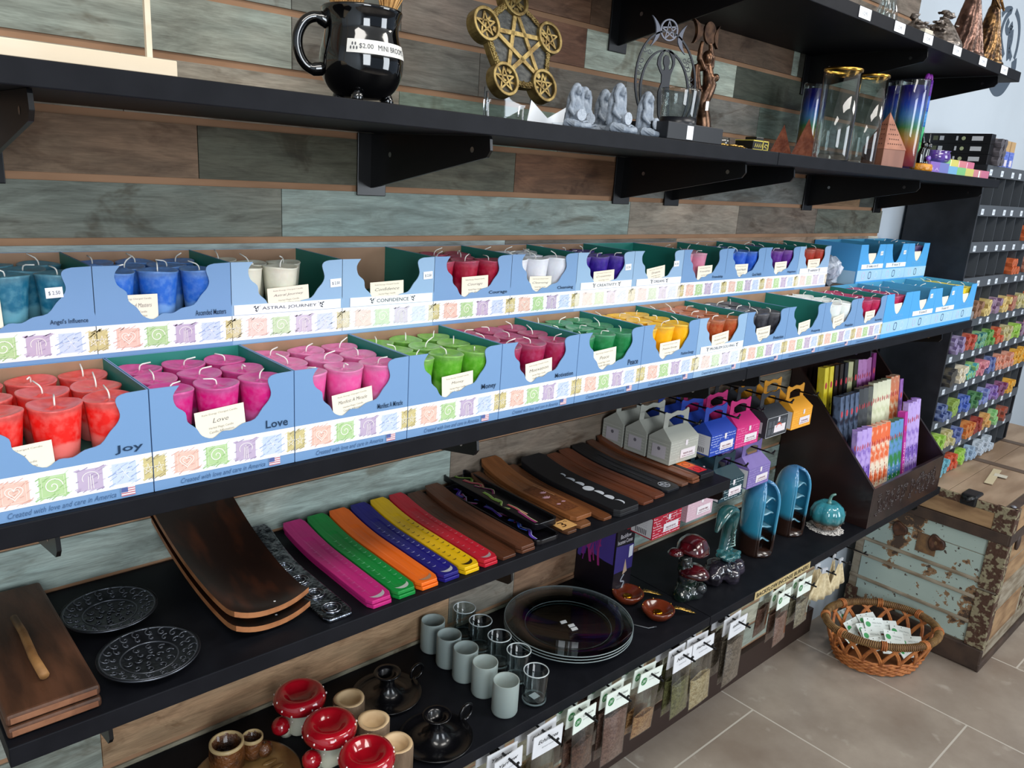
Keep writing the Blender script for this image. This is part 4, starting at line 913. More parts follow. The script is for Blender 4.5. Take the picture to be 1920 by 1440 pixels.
statue(1725, -.24, .09, .06, 'low dark floral statuette, leftmost bronze piece of the topmost shelf', PEW, 4, 'floral_statuette', 'flower')
g = at(1665, 10, 1, -.25); o = MB().lathe([(.02, 0), (.024, .004), (.022, .03), (.016, .05), (.02, .07), (.017, .07), (.013, .05), (.019, .03), (.0001, .006)], 24).build('glass_vessel', GLASS); o.location = (g.x, -.25, Z5); tag(o, 'clear glass vessel at the left among the topmost shelf pieces', 'vessel')
g = at(1728, 42, 1, -.27); o = MB().box(-.022, .022, -.006, .006, 0, .012).build('cream_card_box', M('cfc7b4', .6), bevel=.001); o.location = (g.x, -.285, Z5); tag(o, 'small cream box at the front edge of the topmost shelf', 'box')
# ------------------------------------------------------------------ short shelf with incense holders (top .956)
def ski(w, length, rise, th, groove=True, square=False, m=0):
    "incense board: flat with an upturned far end; u across, y from the front (0) to the back (length)"
    mb = MB(); n = 26; r = .13*w
    def zc(v): return rise*max(0, (v-.55)/.45)**2
    vs = []
    for side in (1, 0):
        for i in range(n+1):
            v = i/n; y = v*length
            e = 0
            if v < .06: e = r*(1-math.sqrt(max(0, 1-((.06-v)/.06)**2)))
            if v > .94: e = r*(1-math.sqrt(max(0, 1-((v-.94)/.06)**2)))
            hw = w/2-e
            for k, f_ in enumerate((-1, -.45, -.3, .3, .45, 1)):
                dz = -.0009 if (groove and side and abs(f_) <= .3 and .06 < v < .8) else 0
                vs.append((hw*f_, y, zc(v)+(th if side else 0)+dz))
    row = 6; N_ = (n+1)*row; f = []
    for i in range(n):
        for k in range(5):
            a = i*row+k; f.append((a, a+1, a+row+1, a+row)); b = N_+a; f.append((b+row, b+row+1, b+1, b))
        f.append((i*row, (i+1)*row, N_+(i+1)*row, N_+i*row)); a = i*row+5; f.append((a+row, a, N_+a, N_+a+row))
    f.append([k for k in range(row)][::-1]+[N_+k for k in range(row)]); e0 = n*row; f.append([e0+k for k in range(row)]+[N_+e0+k for k in range(row)][::-1])
    f = [tuple(reversed(q)) for q in f]
    return mb.add(vs, f, m), zc
def moon2(mb, cx, cy, r, an, z, m, thin=.72):
    p = []
    for i in range(11):
        a = an+PI*i/10; p.append((cx+r*math.cos(a), cy+r*math.sin(a)))
    for i in range(1, 10):
        a = an+PI-PI*i/10; p.append((cx+r*math.cos(a), cy+r*math.sin(a)*1)) if False else p.append((cx+r*math.cos(an+PI-PI*i/10)*.98, cy+r*math.sin(an+PI-PI*i/10)-0)) if False else None
    q = []
    for i in range(11):
        t = PI*i/10; x, y = r*math.cos(t), -r*math.sin(t); q.append((x, y))
    for i in range(9, 0, -1):
        t = PI*i/10; x, y = r*math.cos(t), -r*math.sin(t)*thin; q.append((x, y))
    c_, s_ = math.cos(an), math.sin(an)
    return mb.add([(cx+x*c_-y*s_, cy+x*s_+y*c_, z) for x, y in q], [list(range(len(q)-1, -1, -1)) if False else list(range(len(q)))[::-1]], m)
def holder(x0, x1, yf, col, col2, label, layers=2, moons=None, big=None, length=.262, rise=.013, th=.0055, dx=.0015, rz=0, rough=.38, grain=True, cat='incense holder', group='incense holders on the short shelf'):
    w = abs(x1-x0)-.001; xc = (x0+x1)/2
    outs = []
    for l in range(layers):
        top = l == layers-1
        t = E('incense_holder', (xc+(0 if top else dx), yf+(0 if top else -.001), Z2+.0004+l*(th+.0012)), label.replace(', on the short shelf', '') if top else label.replace(', on the short shelf', '')+', the lower one', cat, group, rz=rz)
        m = M(col, rough, c2=col2, ns=22, st=(3, .35, 1), bump=.3, bs=50, lo=.35, hi=.7) if grain else M(col, rough)
        mb, zc = ski(w, length, rise, th); mb.build('board', m, t, bevel=.0008)
        if layers > 1 and not top: outs.append(t); continue
        if moons:
            mb = MB()
            for s in (-1, 1):
                for k in range(12):
                    v = .12+.052*k; moon2(mb, s*w*.26, v*length, .0036, .15, zc(v)+th+.0006, 0, .45)
            mb.build('crescent_pattern', M(moons, .4, metal=.3), t)
        if big:
            mb = MB(); moon2(mb, 0, .062*length, w*.33, .25, th+.0005, 0, .45); mb.build('large_crescent', M(big, .35, metal=.3), t)
        outs.append(t)
    return outs
hx = [(.517, .557, 'c02878', 'a81f68', 'magenta painted incense holder with crescent moons', 'c85a96', 'c9c0c6'),
      (.559, .597, '128a3a', '0e7430', 'green painted incense holder with crescent moons', '6cc48a', 'c9d0c8'),
      (.599, .637, 'f0701c', 'd85c12', 'orange painted incense holder, only its large crescent silvered', '', 'b98c6c'),
      (.639, .676, '20197a', '191462', 'navy blue painted incense holder with crescent moons', '9a9ad0', 'c6c6cc'),
      (.678, .714, 'e6b80e', 'd0a408', 'yellow painted incense holder with dark crescents', '6a5418', '3a2c10'),
      (.716, .751, 'c01c30', 'a41626', 'red painted incense holder with crescent moons', 'd86a74', 'b8a0a4')]
for x0, x1, c, c2_, lb, mo, bg in hx: holder(x0, x1, -.292, c, c2_, lb+', on the short shelf', 2, mo, bg)
WD = ('7a4428', '56301c')
holder(.755, .792, -.292, '56301e', '3a2214', 'plain brown wooden incense holder right of the red ones', 1)
holder(.7935, .8315, -.292, '623a26', '44281a', 'plain brown wooden incense holder beside the long galaxy box', 2)
# galaxy incense boats
def boat(x, y, z, label, art):
    t = E('incense_boat', (x, y, z), label, 'incense holder', 'black galaxy incense boats', rz=-.02)
    w, l, h = .056, .265, .011
    mb = MB(); mb.ring(rrect(w, l, .012, 4, 0, l/2), rrect(w-.008, l-.008, .009, 4, 0, l/2), .002, h); mb.prism(rrect(w, l, .012, 4, 0, l/2), 0, .002)
    mb.build('tray', M('0c0b0f', .25), t, bevel=.0008)
    mb = MB(); rn = random.Random(len(label))
    for k in range(7):
        cx, cy = rn.uniform(-.012, .012), .02+k*.033; pts = smooth_line([(cx, cy), (cx+rn.uniform(-.012, .012), cy+.016), (cx+rn.uniform(-.014, .014), cy+.032), (cx*.3, cy+.05)], 4)
        ribbon(mb, pts, rn.uniform(.004, .010), k % 4 if art == 1 else 2+k % 3, CI, .0026)
        ribbon(mb, [(a+.002, b) for a, b in pts], .0012, 5, CI, .0030)
    mb.build('galaxy_print', [M('8c2f6a'), M('b84a5a'), M('6f9a34'), M('8ab04a'), M('56306e'), M('d0e0a0')] if art == 1 else [M('3a4ab0'), M('b8402a'), M('5a3ab0'), M('3a5ac8'), M('a0407a'), M('c8d0f0')], t)
boat(.861, -.2915, Z2+.0004, 'black galaxy print incense boat, the lower one sticking out at the front', 2)
boat(.884, -.262, Z2+.0120, 'black incense boat with a green and pink galaxy print, resting on another', 1)
holder(.906, .936, -.287, '5a3a26', '3c2618', 'narrow dark wood incense holder carrying a handwritten price label', 1, rise=.018)
t3 = E('price_label', (.922, -.278, Z2+.0062), 'tan card with a handwritten 3 in front of the galaxy boat', 'label')
MB().box(-.016, .020, -.0, .028, .0004, .0012).build('card', M('c99a5c', .7), t3)
mb = MB(); mb.text('3', -.008, .006, .012, .017, 0, Matrix.Translation((0, 0, .0009)), .0006); ribbon(mb, [(.008, .022), (.012, .023), (.014, .019)], .0014, 0, Matrix.Translation((0, 0, .0009)), .0006); mb.build('lettering', M('3a2414'), t3)
mb = MB()
for k in range(6): MB().tube([(.905+.0048*k, -.291, Z2+.0095), (.905+.0048*k, -.2795, Z2+.0095)], .002, 6) if False else None
o1 = holder(.940, .976, -.284, '7a5030', '5a3820', 'olive toned wooden incense holder under the lotus board', 1, rise=.016)
lt = holder(.944, .996, -.268, '8a5630', '6a3e20', 'wide carved wooden incense board with pink lotus flowers', 1, rise=.024, th=.008)[0]; lt.location.z = Z2+.0068
mb = MB(); mb.poly([(-.018, .03), (.018, .03), (.018, .14), (-.018, .14)], .0084, 0); mb.build('carved_panel', M('70401f', .6, c2='5a3016', ns=200), lt)
def petals(x, y, s, name):
    mb = MB()
    for k in range(5):
        a = -.9+k*.45+PI/2; mb.poly([(x, y), (x+s*.6*math.cos(a-.25), y+s*.6*math.sin(a-.25)), (x+s*math.cos(a), y+s*math.sin(a)), (x+s*.6*math.cos(a+.25), y+s*.6*math.sin(a+.25))], .0087+.00012*k, 0)
    mb.build(name, M('c79aa6', .5), lt)
petals(-.004, .085, .013, 'lotus_flower'); petals(.006, .105, .011, 'lotus_flower'); petals(-.006, .054, .007, 'lotus_flower'); petals(.010, .058, .007, 'lotus_flower')
mb = MB(); ribbon(mb, [(.014, .145), (.016, .09)], .0014, 0, CI, .0089); mb.build('carved_stem', M('c9956a'), lt)
holder(.999, .028+1.0, -.286, '6f4226', '50301c', 'plain orange brown wooden incense holder left of the moon phase board', 1)
for l in (0, 1):
    t = E('moon_phase_holder', (1.066-.002*l, -.293+.001*(1-l), Z2+.0004+l*.0078), 'matt black incense board with white moon phases' if l else 'matt black incense board underneath the moon phase one', 'incense holder', 'black moon phase incense boards')
    mb, zc = ski(.068, .265, .016, .007, groove=False); mb.build('board', M('141519', .5), t, bevel=.001)
    if l:
        for k in range(7):
            v = .10+.095*k; cy = v*.265; mb = MB(); zz = zc(v)+.0074
            if k == 3: mb.poly(circ(.0112, 24, 0, cy), zz, 0)
            else: moon2(mb, 0, cy+(.004 if k > 3 else -.004)*0, .0112, PI/2 if k < 3 else PI/2, zz, 0, [-.0, -.25, .35][abs(k-3)-1] if abs(k-3) < 3 else .55) if k < 3 else moon2(mb, 0, cy, .0112, PI/2, zz, 0, [.0, .2, .5][abs(k-3)-1])
            mb.build('moon_phase', M('c4cad2', .5), t)
holder(1.113, 1.153, -.283, '6a3822', '4c2818', 'reddish wooden incense holder beside the moon phase board', 1)
holder(1.155, 1.195, -.277, '703c26', '50291a', 'reddish wooden incense holder with an inlaid dot', 1)
t = holder(1.200, 1.250, -.272, '15161a', '1b1c21', 'black incense holder with a pentacle in a circle', 1)[0]
mb = MB(); TT = Matrix.Translation((0, .024, .0062)); mb.ring(circ(.0125, 28), circ(.0113, 28), 0, .0004, 0, TT); star(0, 0, .0118, .0010, 0, 0, TT, mb, dz=.0005); mb.build('pentacle', M('a8acb4'), t)
mb = MB(); ribbon(mb, [(-.006, .05), (-.005, .16)], .004, 0, CI, .0060); mb.build('worn_streak', M('2c2d33', .35), t)
holder(1.254, 1.283, -.268, '6e4a38', '523428', 'narrow greyish brown wooden incense holder behind the pentacle one', 1)
holder(1.285, 1.317, -.270, '7c482e', '5c3422', 'light brown wooden incense holder left of the rainbow chakra board', 2)
t = E('chakra_holder', (1.345, -.268, Z2+.0004), 'black incense holder with a rainbow strip of seven chakra squares', 'incense holder')
MB().box(-.024, .024, 0, .255, 0, .011).build('board', M('131318', .45), t, bevel=.001)
for k, c in enumerate(['d2202c', 'e0641c', 'd8b82a', '1f8a3c', '2f62a8', '3a4490', '5a3580']):
    mb = MB(); y0 = .012+k*.029; mb.poly([(-.0155, y0), (.0155, y0), (.0155, y0+.0285), (-.0155, y0+.0285)], .0113, 0); mb.ring(circ(.009, 18, 0, y0+.0143), circ(.0075, 18, 0, y0+.0143), .0113, .0116, 1); mb.build('chakra_square', [M(c, .5), M(fadec(c, -.35) if False else ''.join('%02x' % int(int(c[i:i+2], 16)*.55) for i in (0, 2, 4)), .5)], t)
# silver holder
t = E('silver_incense_holder', (.476, -.290, Z2+.0004), 'embossed silver metal incense holder with rounded ends', 'incense holder')
SLV = M('a2a8b2', .24, metal=1, c2='4a4e58', ns=90, bump=.6, bs=200)
mb, zc = ski(.044, .262, .026, .006); mb.build('board', SLV, t, bevel=.002)
for k in range(4):
    mb = MB(); y = .025+k*.045; z = zc(y/.262)+.0062
    for r in (.013, .008): mb.tube([(r*math.cos(a), y+r*math.sin(a), z) for a in [2*PI*i/20 for i in range(20)]], .0008, 6, closed=True)
    mb.build('embossed_ring', M('b8bdc6', .15, metal=1), t)
# curved trays
CPR = M('23120c', .28, c2='4a2412', ns=14, st=(3, 1, 1), lo=.5, hi=.8); CPE = M('a87048', .45, c2='8a5634', ns=40)
def ctray(z, lab, yo):
    t = E('curved_wood_tray', (.395, yo, z), lab, 'tray', 'curved dark wooden trays')
    W_, D_, th = .100, .272, .0075
    def fn(u, v, top):
        x = (u-.5)*W_*(1+.16*v)-.004*v; y = v*D_
        zz = .062*(max(0, v-.12)/.88)**1.9+.006*(2*abs(u-.5))**2+.012*max(0, .1-v)*0
        zz += .006*(1-min(1, v/.12))**2+.007*(2*abs(u-.5))**2.5*(1-.5*v)
        return (x, y, zz+(th if top else 0))
    n, m = 24, 12; vs = [fn(j/m, i/n, s) for s in (0, 1) for i in range(n+1) for j in range(m+1)]; r = m+1; N_ = (n+1)*r; f = []; mi = []
    for i in range(n):
        for j in range(m):
            a = i*r+j; f.append((a, a+r, a+r+1, a+1)); mi.append(0); b = N_+a; f.append((b, b+1, b+r+1, b+r)); mi.append(0)
    for i in range(n):
        a = i*r; f.append((a, N_+a, N_+a+r, a+r)); mi.append(1); a = i*r+m; f.append((a, a+r, N_+a+r, N_+a)); mi.append(1)
    for j in range(m):
        f.append((j, j+1, N_+j+1, N_+j)); mi.append(1); a = n*r+j; f.append((a, N_+a, N_+a+1, a+1)); mi.append(1)
    mb = MB(); mb.v = [Vector(p) for p in vs]; mb.f = [list(q) for q in f]; mb.m = mi; mb.s = [True]*len(f)
    o = mb.build('tray', [CPR, CPE], t); e = o.modifiers.new('e', 'EDGE_SPLIT'); e.split_angle = .8
    MB().poly(circ(.0016, 8, .012, .02), .0095, 0).build('white_speck', WHITE, t)
ctray(Z2+.0006, 'curved dark wooden tray with copper coloured edges, the lower one', -.264)
ctray(Z2+.0185, 'curved dark wooden tray with copper coloured edges, stacked on top', -.260)
# embossed round plates
def rplate(px, py, r, lab, lean=0):
    g = at(px, py, 2, Z2+.012); t = E('embossed_plate', (g.x, g.y, Z2+.0006), lab, 'plate', 'black embossed round plates')
    PLT = M('25272b', .3, metal=.7, c2='33363c', ns=60, bump=.6, bs=90); ED = M('8a8f98', .25, metal=1)
    MB().lathe([(.45*r, 0), (.5*r, .001), (.62*r, .005), (r, .0125), (r, .0142), (.96*r, .0142), (.6*r, .0078), (.5*r, .0062), (.0001, .0058)], 56).build('dish', PLT, t)
    MB().lathe([(r*.995, .0125), (r*1.006, .0130), (r*1.006, .0142), (r*.99, .0146)], 56, cap=False).build('rim', M('5c6068', .3, metal=.9), t)
    for k, (rr, cnt, rs) in enumerate(((.82, 20, .11), (.68, 16, .09), (.40, 10, .10), (.2, 6, .09), (.0, 1, .1))):
        mb = MB(); zz = .0064 if k > 1 else .0112
        for i in range(cnt):
            a = 2*PI*i/cnt; cx, cy = rr*r*math.cos(a), rr*r*math.sin(a)
            mb.tube([(cx+(rs-.010*j)*r*math.cos(j*.62+a), cy+(rs-.010*j)*r*math.sin(j*.62+a), (zz+.0003) if k > 1 else .0078+max(0, math.hypot(cx+(rs-.010*j)*r*math.cos(j*.62+a), cy+(rs-.010*j)*r*math.sin(j*.62+a))/r-.6)/.36*.0064+.0003) for j in range(12)], .0008, 5)
        mb.build('embossed_scrollwork', M('5e626a', .28, metal=.7), t)
    for rr in (.56, .94): MB().tube([(rr*r*math.cos(a), rr*r*math.sin(a), .0072 if rr < .6 else .0136) for a in [2*PI*i/48 for i in range(48)]], .0010, 6, closed=True).build('bead_ring', M('5e626a', .28, metal=.7), t)
rplate(206, 1143, .056, 'black embossed metal plate, the rear one nearer the wall')
rplate(280, 1226, .056, 'black embossed metal plate, the front one with a shiny rim')
# boards at the left with a stick
WBN = M('5b3a28', .5, c2='3a2418', ns=10, st=(4, .8, 1), c3='4c3020', bump=.3, bs=40); WBE = M('8c5f44', .55, c2='6e4630', ns=40)
for l in (0, 1):
    t = E('wooden_board', (.138, -.288+.002*l, Z2+.0005+l*.0135), 'dark rectangular wooden board left on the short shelf, '+['lower of two', 'top, carrying the stick'][l], 'board', 'dark wooden boards')
    MB().box(-.040, .048, 0, .27, 0, .0128).build('board', WBN, t, bevel=.004, seg=3)
    MB().box(-.036, .044, -.0008, .0004, .003, .0095).build('raw_edge', WBE, t, bevel=.0003)
p1_, p2_ = at(26, 1158, 2, Z2+.034), at(83, 1266, 2, Z2+.034)
t = E('wooden_stick', p1_, 'short tan wooden stick lying on the dark boards', 'stick')
dv = p2_-p1_
MB().tube([(0, 0, 0), tuple(dv*.3+Vector((.001, 0, .0005))), tuple(dv*.7+Vector((-.001, 0, 0))), tuple(dv)], [.0042, .0044, .0048, .0052], 10).build('stick', M('9a6f40', .6, c2='7c5630', ns=40), t)
# ------------------------------------------------------------------ lowest shelf (top .633)
def onz(px, py, z=Z1): g = at(px, py, 2, z); return g.x, g.y
# brown ceramic dish with two mugs
x, y = onz(455, 1425); x, y = .405, -.142
BCR = M('6b3f1e', .25, coat=.5, c2='3c2210', ns=35, bump=2, bs=160); BCL = M('8a6a3e', .35, coat=.4, c2='5a4022', ns=20)
t = E('ceramic_dish', (x, y, Z1), 'round mottled brown ceramic dish at the lower left, holding two small mugs', 'dish')
MB().lathe([(.05, 0), (.055, .002), (.078, .006), (.080, .0085), (.077, .009), (.05, .0055), (.0001, .005)], 48).build('dish', BCL, t)
lf = MB()
for k in range(4):
    a = -.6+.35*k; lf.ball((.045*math.cos(a), .045*math.sin(a)-.01, .0068), .012, 0, None, 6, (1, .35, .12))
lf.build('leaf_relief', BCL, t)
for i, (px, py, r, h, lb) in enumerate([(425, 1400, .0255, .045, 'larger brown dimpled ceramic cup'), (473, 1378, .0165, .034, 'smaller brown ceramic cup behind the larger one')]):
    g = at(px, py, 2, Z1+.045); tt = E('ceramic_cup', (g.x, g.y, Z1+.0090), lb+' on the mottled dish', 'cup')
    MB().lathe([(r*.9, 0), (r*1.0, .004), (r*1.02, h*.5), (r*.97, h-.002), (r*.95, h), (r*.84, h-.001), (r*.86, h*.4), (.0001, .006)], 36, rf=lambda a, k, z: 1+.012*math.sin(9*a+z*300)).build('cup', BCR, tt)
    MB().lathe([(r*.99, h-.004), (r*.985, h), (r*.9, h+.0016), (r*.83, h), (r*.84, h-.004)], 36, cap=False).build('rim', M('b39a6e', .35), tt)
g = at(485, 1395, 2, Z1+.022); tt = E('ceramic_pod', (g.x+.004, g.y-.012, Z1+.0090), 'small round brown ceramic pod with a hole on the mottled dish', 'ornament')
MB().lathe([(.008, 0), (.0115, .005), (.0125, .012), (.010, .018), (.005, .021), (.0028, .0225), (.0026, .018), (.0001, .017)], 24).build('pod', BCR, tt)
# mushrooms
RED = M('a50f1e', .12, coat=.9, c2='8c0b18', ns=20); STW = M('c9c8b4', .2, coat=.6)
def mush():
    t = E('mushroom_holder', (0, 0, 0), '', 'candle holder', 'red toadstool candle holders')
    MB().lathe([(.024, 0), (.0255, .003), (.021, .018), (.0175, .032), (.020, .042), (.0001, .043)], 32, rf=lambda a, k, z: 1+.05*math.sin(5*a)*(z < .01)).build('stem', STW, t)
    MB().lathe([(.018, .0405), (.034, .041), (.0415, .048), (.0425, .056), (.038, .0655), (.031, .0685), (.0255, .0665), (.0195, .058), (.014, .055), (.0001, .054)], 44).build('cap', RED, t)
    for k in range(16):
        a = 2*PI*k/16+.1; r, z = [(.0425, .056), (.0415, .0500), (.0395, .0625)][k % 3]
        MB().ball((r*math.cos(a), r*math.sin(a), z), .0014, n=5, sc=(1, 1, 1.5)).build('white_dot', M('f2e6e2', .3), t)
    b = MB().tube([(-.026, -.006, 0), (-.0285, -.008, .012), (-.030, -.010, .018)], [.010, .0075, .006], 12).build('small_stem', STW, t)
    c = MB().lathe([(.004, .011), (.0135, .012), (.0155, .018), (.0135, .027), (.007, .0325), (.0001, .034)], 24, mat=Matrix.Translation((-.031, -.010, .003)) @ Matrix.Rotation(-.25, 4, 'Y')).build('small_cap', RED, t)
    for k in range(9):
        a = 2*PI*k/9; z = .020 if k % 2 else .026; r = .0155 if k % 2 else .014
        MB().ball((-.031+r*math.cos(a), -.010+r*math.sin(a), z+.003), .0011, n=5).build('white_dot', M('f2e6e2', .3), t)
    return t
m0 = mush()
for i, (px, py, lb) in enumerate([(562, 1303, 'farthest back of three'), (618, 1360, 'middle of three'), (688, 1415, 'front of three, cut by the lower picture edge')]):
    g = at(px, py, 2, Z1+.060); o = m0 if i == 0 else copy_tree(m0)
    o.location = (g.x, g.y, Z1+.0003); o.rotation_euler = (0, 0, -.1+.1*i); o['label'] = 'red toadstool candle holder with white dots, '+lb
# birch log holders
def log():
    t = E('log_candle_holder', (0, 0, 0), '', 'candle holder', 'small log candle holders')
    BK = M('7a6550', .8, c2='5c4a38', ns=30, st=(1, 1, .3), bump=1.5, bs=90); CW = M('d0b48c', .55, c2='c4a57a', ns=15)
    MB().lathe([(.0262, 0), (.0262, .046), (.0254, .047)], 30, cap=False, rf=lambda a, k, z: 1+.03*math.sin(3*a)+.015*math.sin(11*a)).build('bark', BK, t)
    MB().lathe([(.0258, .0455), (.0250, .0474), (.0185, .0474), (.0180, .034), (.0001, .034)], 30, cap=False, rf=lambda a, k, z: 1+(.03*math.sin(3*a) if k < 2 else 0)).build('cut_face', CW, t)
    return t
l0 = log()
for i, (px, py, lb) in enumerate([(655, 1309, 'farthest back of three'), (700, 1350, 'middle of three'), (743, 1393, 'front of three')]):
    g = at(px, py, 2, Z1+.047); o = l0 if i == 0 else copy_tree(l0)
    o.location = (g.x, g.y, Z1+.0003); o.rotation_euler = (0, 0, i*1.3); o['label'] = 'hollowed pale log candle holder with bark, '+lb
# black chamber candlesticks
KM = M('0a0a0d', .22, coat=.3)
def chamber():
    t = E('chamberstick', (0, 0, 0), '', 'candlestick', 'black chambersticks')
    MB().lathe([(.046, 0), (.052, .003), (.057, .010), (.056, .0108), (.050, .0055), (.030, .006), (.020, .012), (.013, .022), (.0115, .032), (.014, .040), (.019, .045), (.0222, .0475), (.0215, .0490), (.017, .0475), (.0125, .045), (.0115, .036), (.0001, .035)], 48).build('dish_and_stem', KM, t)
    MB().tube([(.052, 0, .011)]+[(.064+.013*math.cos(a), 0, .018+.013*math.sin(a)) for a in [PI+.4-2*PI*i/18*0.95 for i in range(18)]], .0028, 8).build('ring_handle', KM, t)
    return t
c0 = chamber()
for i, (px, py, lb) in enumerate([(829, 1395, 'the front one near the frosted glasses'), (736, 1312, 'the rear one in the shadow')]):
    x, y = onz(px, py); o = c0 if i == 0 else copy_tree(c0); o.location = (x-.004, y+.012, Z1+.0003); o.rotation_euler = (0, 0, .1); o.scale = (1.08, 1.08, 1.05); o['label'] = 'black chamber candlestick with a ring handle, '+lb
# votive glasses
FROST = M('aeb8b8', .5, trans=.35, c2='a6b0b0', ns=10, ior=1.3)
def vglass(frost):
    t = E('votive_glass', (0, 0, 0), '', 'glass', 'frosted votive glasses' if frost else 'clear votive glasses')
    r, h = .0232, .0635
    if frost:
        MB().lathe([(r*.86, 0), (r*.94, .0015), (r, .005), (r, h-.001), (r*.985, h), (r*.90, h-.001), (r*.89, .008), (r*.8, .0065), (.0001, .006)], 36).build('glass', M('93a09d', .55, sss=.15, alpha=.9), t)
    else:
        MB().lathe([(r*.86, 0), (r*.94, .0015), (r, .005), (r, h-.001), (r*.985, h), (r*.90, h-.001), (r*.89, .011), (r*.8, .009), (.0001, .009)], 36).build('glass', thin_glass('e8eeee', .05), t)
        MB().tube([(r*.95*math.cos(a), r*.95*math.sin(a), h-.0005) for a in [2*PI*i/36 for i in range(36)]], .0011, 6, closed=True).build('rim', M('b8c2c4', .1, spec=.8), t)
        MB().tube([(r*.90*math.cos(a), r*.90*math.sin(a), .006) for a in [2*PI*i/36 for i in range(36)]], .0016, 6, closed=True).build('thick_base', M('8f999c', .1, alpha=.6), t)
    return t
fr0, cl0 = vglass(True), vglass(False)
PO = ['first', 'second', 'third', 'fourth', 'fifth']
for i, (px, py) in enumerate([(812, 1218), (842, 1246), (873, 1272), (909, 1300), (948, 1336)]):
    x, y = onz(px, py); o = fr0 if i == 0 else copy_tree(fr0); o.location = (x, y+.004, Z1+.0003); o['label'] = 'frosted votive glass, %s of the row of five counted from the wall' % PO[i]
for i, (px, py) in enumerate([(868, 1193), (898, 1218), (933, 1248), (969, 1276), (1001, 1316)]):
    x, y = onz(px, py); o = cl0 if i == 0 else copy_tree(cl0); o.location = (x+.0015, y+.002, Z1+.0003); o['label'] = 'clear votive glass, %s of the row of five counted from the wall' % PO[i]
    if i == 4: MB().box(-.008, .007, -.008, .006, .0112, .0116).build('price_sticker', WHITE, o)
# stack of glass plates
cx, cy = onz(1065, 1172, Z1+.016); PR_ = .132
for k in range(3):
    t = E('glass_plate', (cx, cy, Z1+.0005+k*.0062), 'large clear glass plate, %s of the stack of three' % ['bottom', 'middle', 'top'][k], 'plate', 'stacked clear glass plates')
    MB().lathe([(.0001, 0), (.080, 0), (.086, .0012), (.093, .009), (PR_, .017), (PR_+.0006, .0180), (PR_, .0190), (.093, .0112), (.085, .0034), (.0001, .0030)], 72).build('plate', thin_glass('dde4e4' if k else 'e0e6e6', .03, .04), t)
    MB().tube([(PR_*math.cos(a), PR_*math.sin(a), .018) for a in [2*PI*i/72 for i in range(72)]], .0011, 6, closed=True).build('rim', M('8a9698', .1, spec=.8, alpha=.75), t)
    MB().tube([(.089*math.cos(a), .089*math.sin(a), .0058) for a in [2*PI*i/60 for i in range(60)]], .0009, 6, closed=True).build('well_edge', M('6c7678', .12, spec=.8, alpha=.6), t)
    if k == 2:
        for (a, b) in ((.0, .01), (.004, -.009), (.0, -.021)): MB().prism([(a-.009, b), (a+.005, b-.003), (a+.009, b+.006), (a-.005, b+.009)], .0036, .0040, 0).build('price_sticker', M('c6cacc', .5), t)
# backflow incense cones box
xa, ya = .0, .0
g0 = at(1068, 1078, 2, Z1); 
t = E('incense_cone_box', (1.262, -.004, Z1+.0004), 'dark purple backflow incense cones display box leaning at the wall', 'box', rz=0)
BXH = .175; BXD = .115; BXW = .062
MB().box(0, BXW, -BXD, 0, 0, BXH).build('box', M('141019', .4), t, bevel=.0008)
LF = Matrix.Translation((-.0002, 0, 0)) @ Matrix.Rotation(-PI/2, 4, 'Z') @ Matrix.Rotation(PI/2, 4, 'X')
mb = MB(); rn = random.Random(9)
mb.poly([(.002, .10), (.05, .085), (.085, .08), (.11, .08), (.11, BXH-.005), (.002, BXH-.005)], .0002, 2, LF)
for k in range(26):
    cx_ = rn.uniform(.006, .08); l_ = rn.uniform(.03, .09); ribbon(mb, smooth_line([(cx_, BXH-.03), (cx_+rn.uniform(-.008, .008), BXH-.03-l_*.5), (cx_+rn.uniform(-.01, .01), max(.036, BXH-.03-l_))], 3), rn.uniform(.003, .010), k % 3, LF, .0004+k*.00001)
mb.build('smoke_print', [M('7a2a86', .4), M('a0307c', .4), M('4a3a8e', .4)], t)
FB = F(0, -BXD-.0002, 0)
mb = MB(); mb.text('Backflow', .012, .142, .036, .010, 0, FB, .0003); mb.text('Incense Cones', .004, .129, .050, .010, 0, FB, .0003); mb.build('lettering', M('c9c6cc'), t)
mb = MB(); mb.poly([(.0, .06), (BXW, .06), (BXW, .12), (0, .126)], .0002, 0, FB); mb.build('violet_print', M('332a6a', .4), t)
mb = MB(); mb.poly([(.03, .05), (.045, .056), (.036, .088)], .0004, 0, FB); ribbon(mb, smooth_line([(.036, .05), (.026, .036), (.038, .03), (.03, .012), (.04, .002)], 4), .004, 1, FB, .0005); mb.build('cone_picture', [M('a8907c'), M('8a8f98')], t)
MB().poly([(.046, .088), (.059, .090), (.059, .118), (.046, .116)], .0006, 0, FB).build('price_sticker', M('c4c8d4'), t)
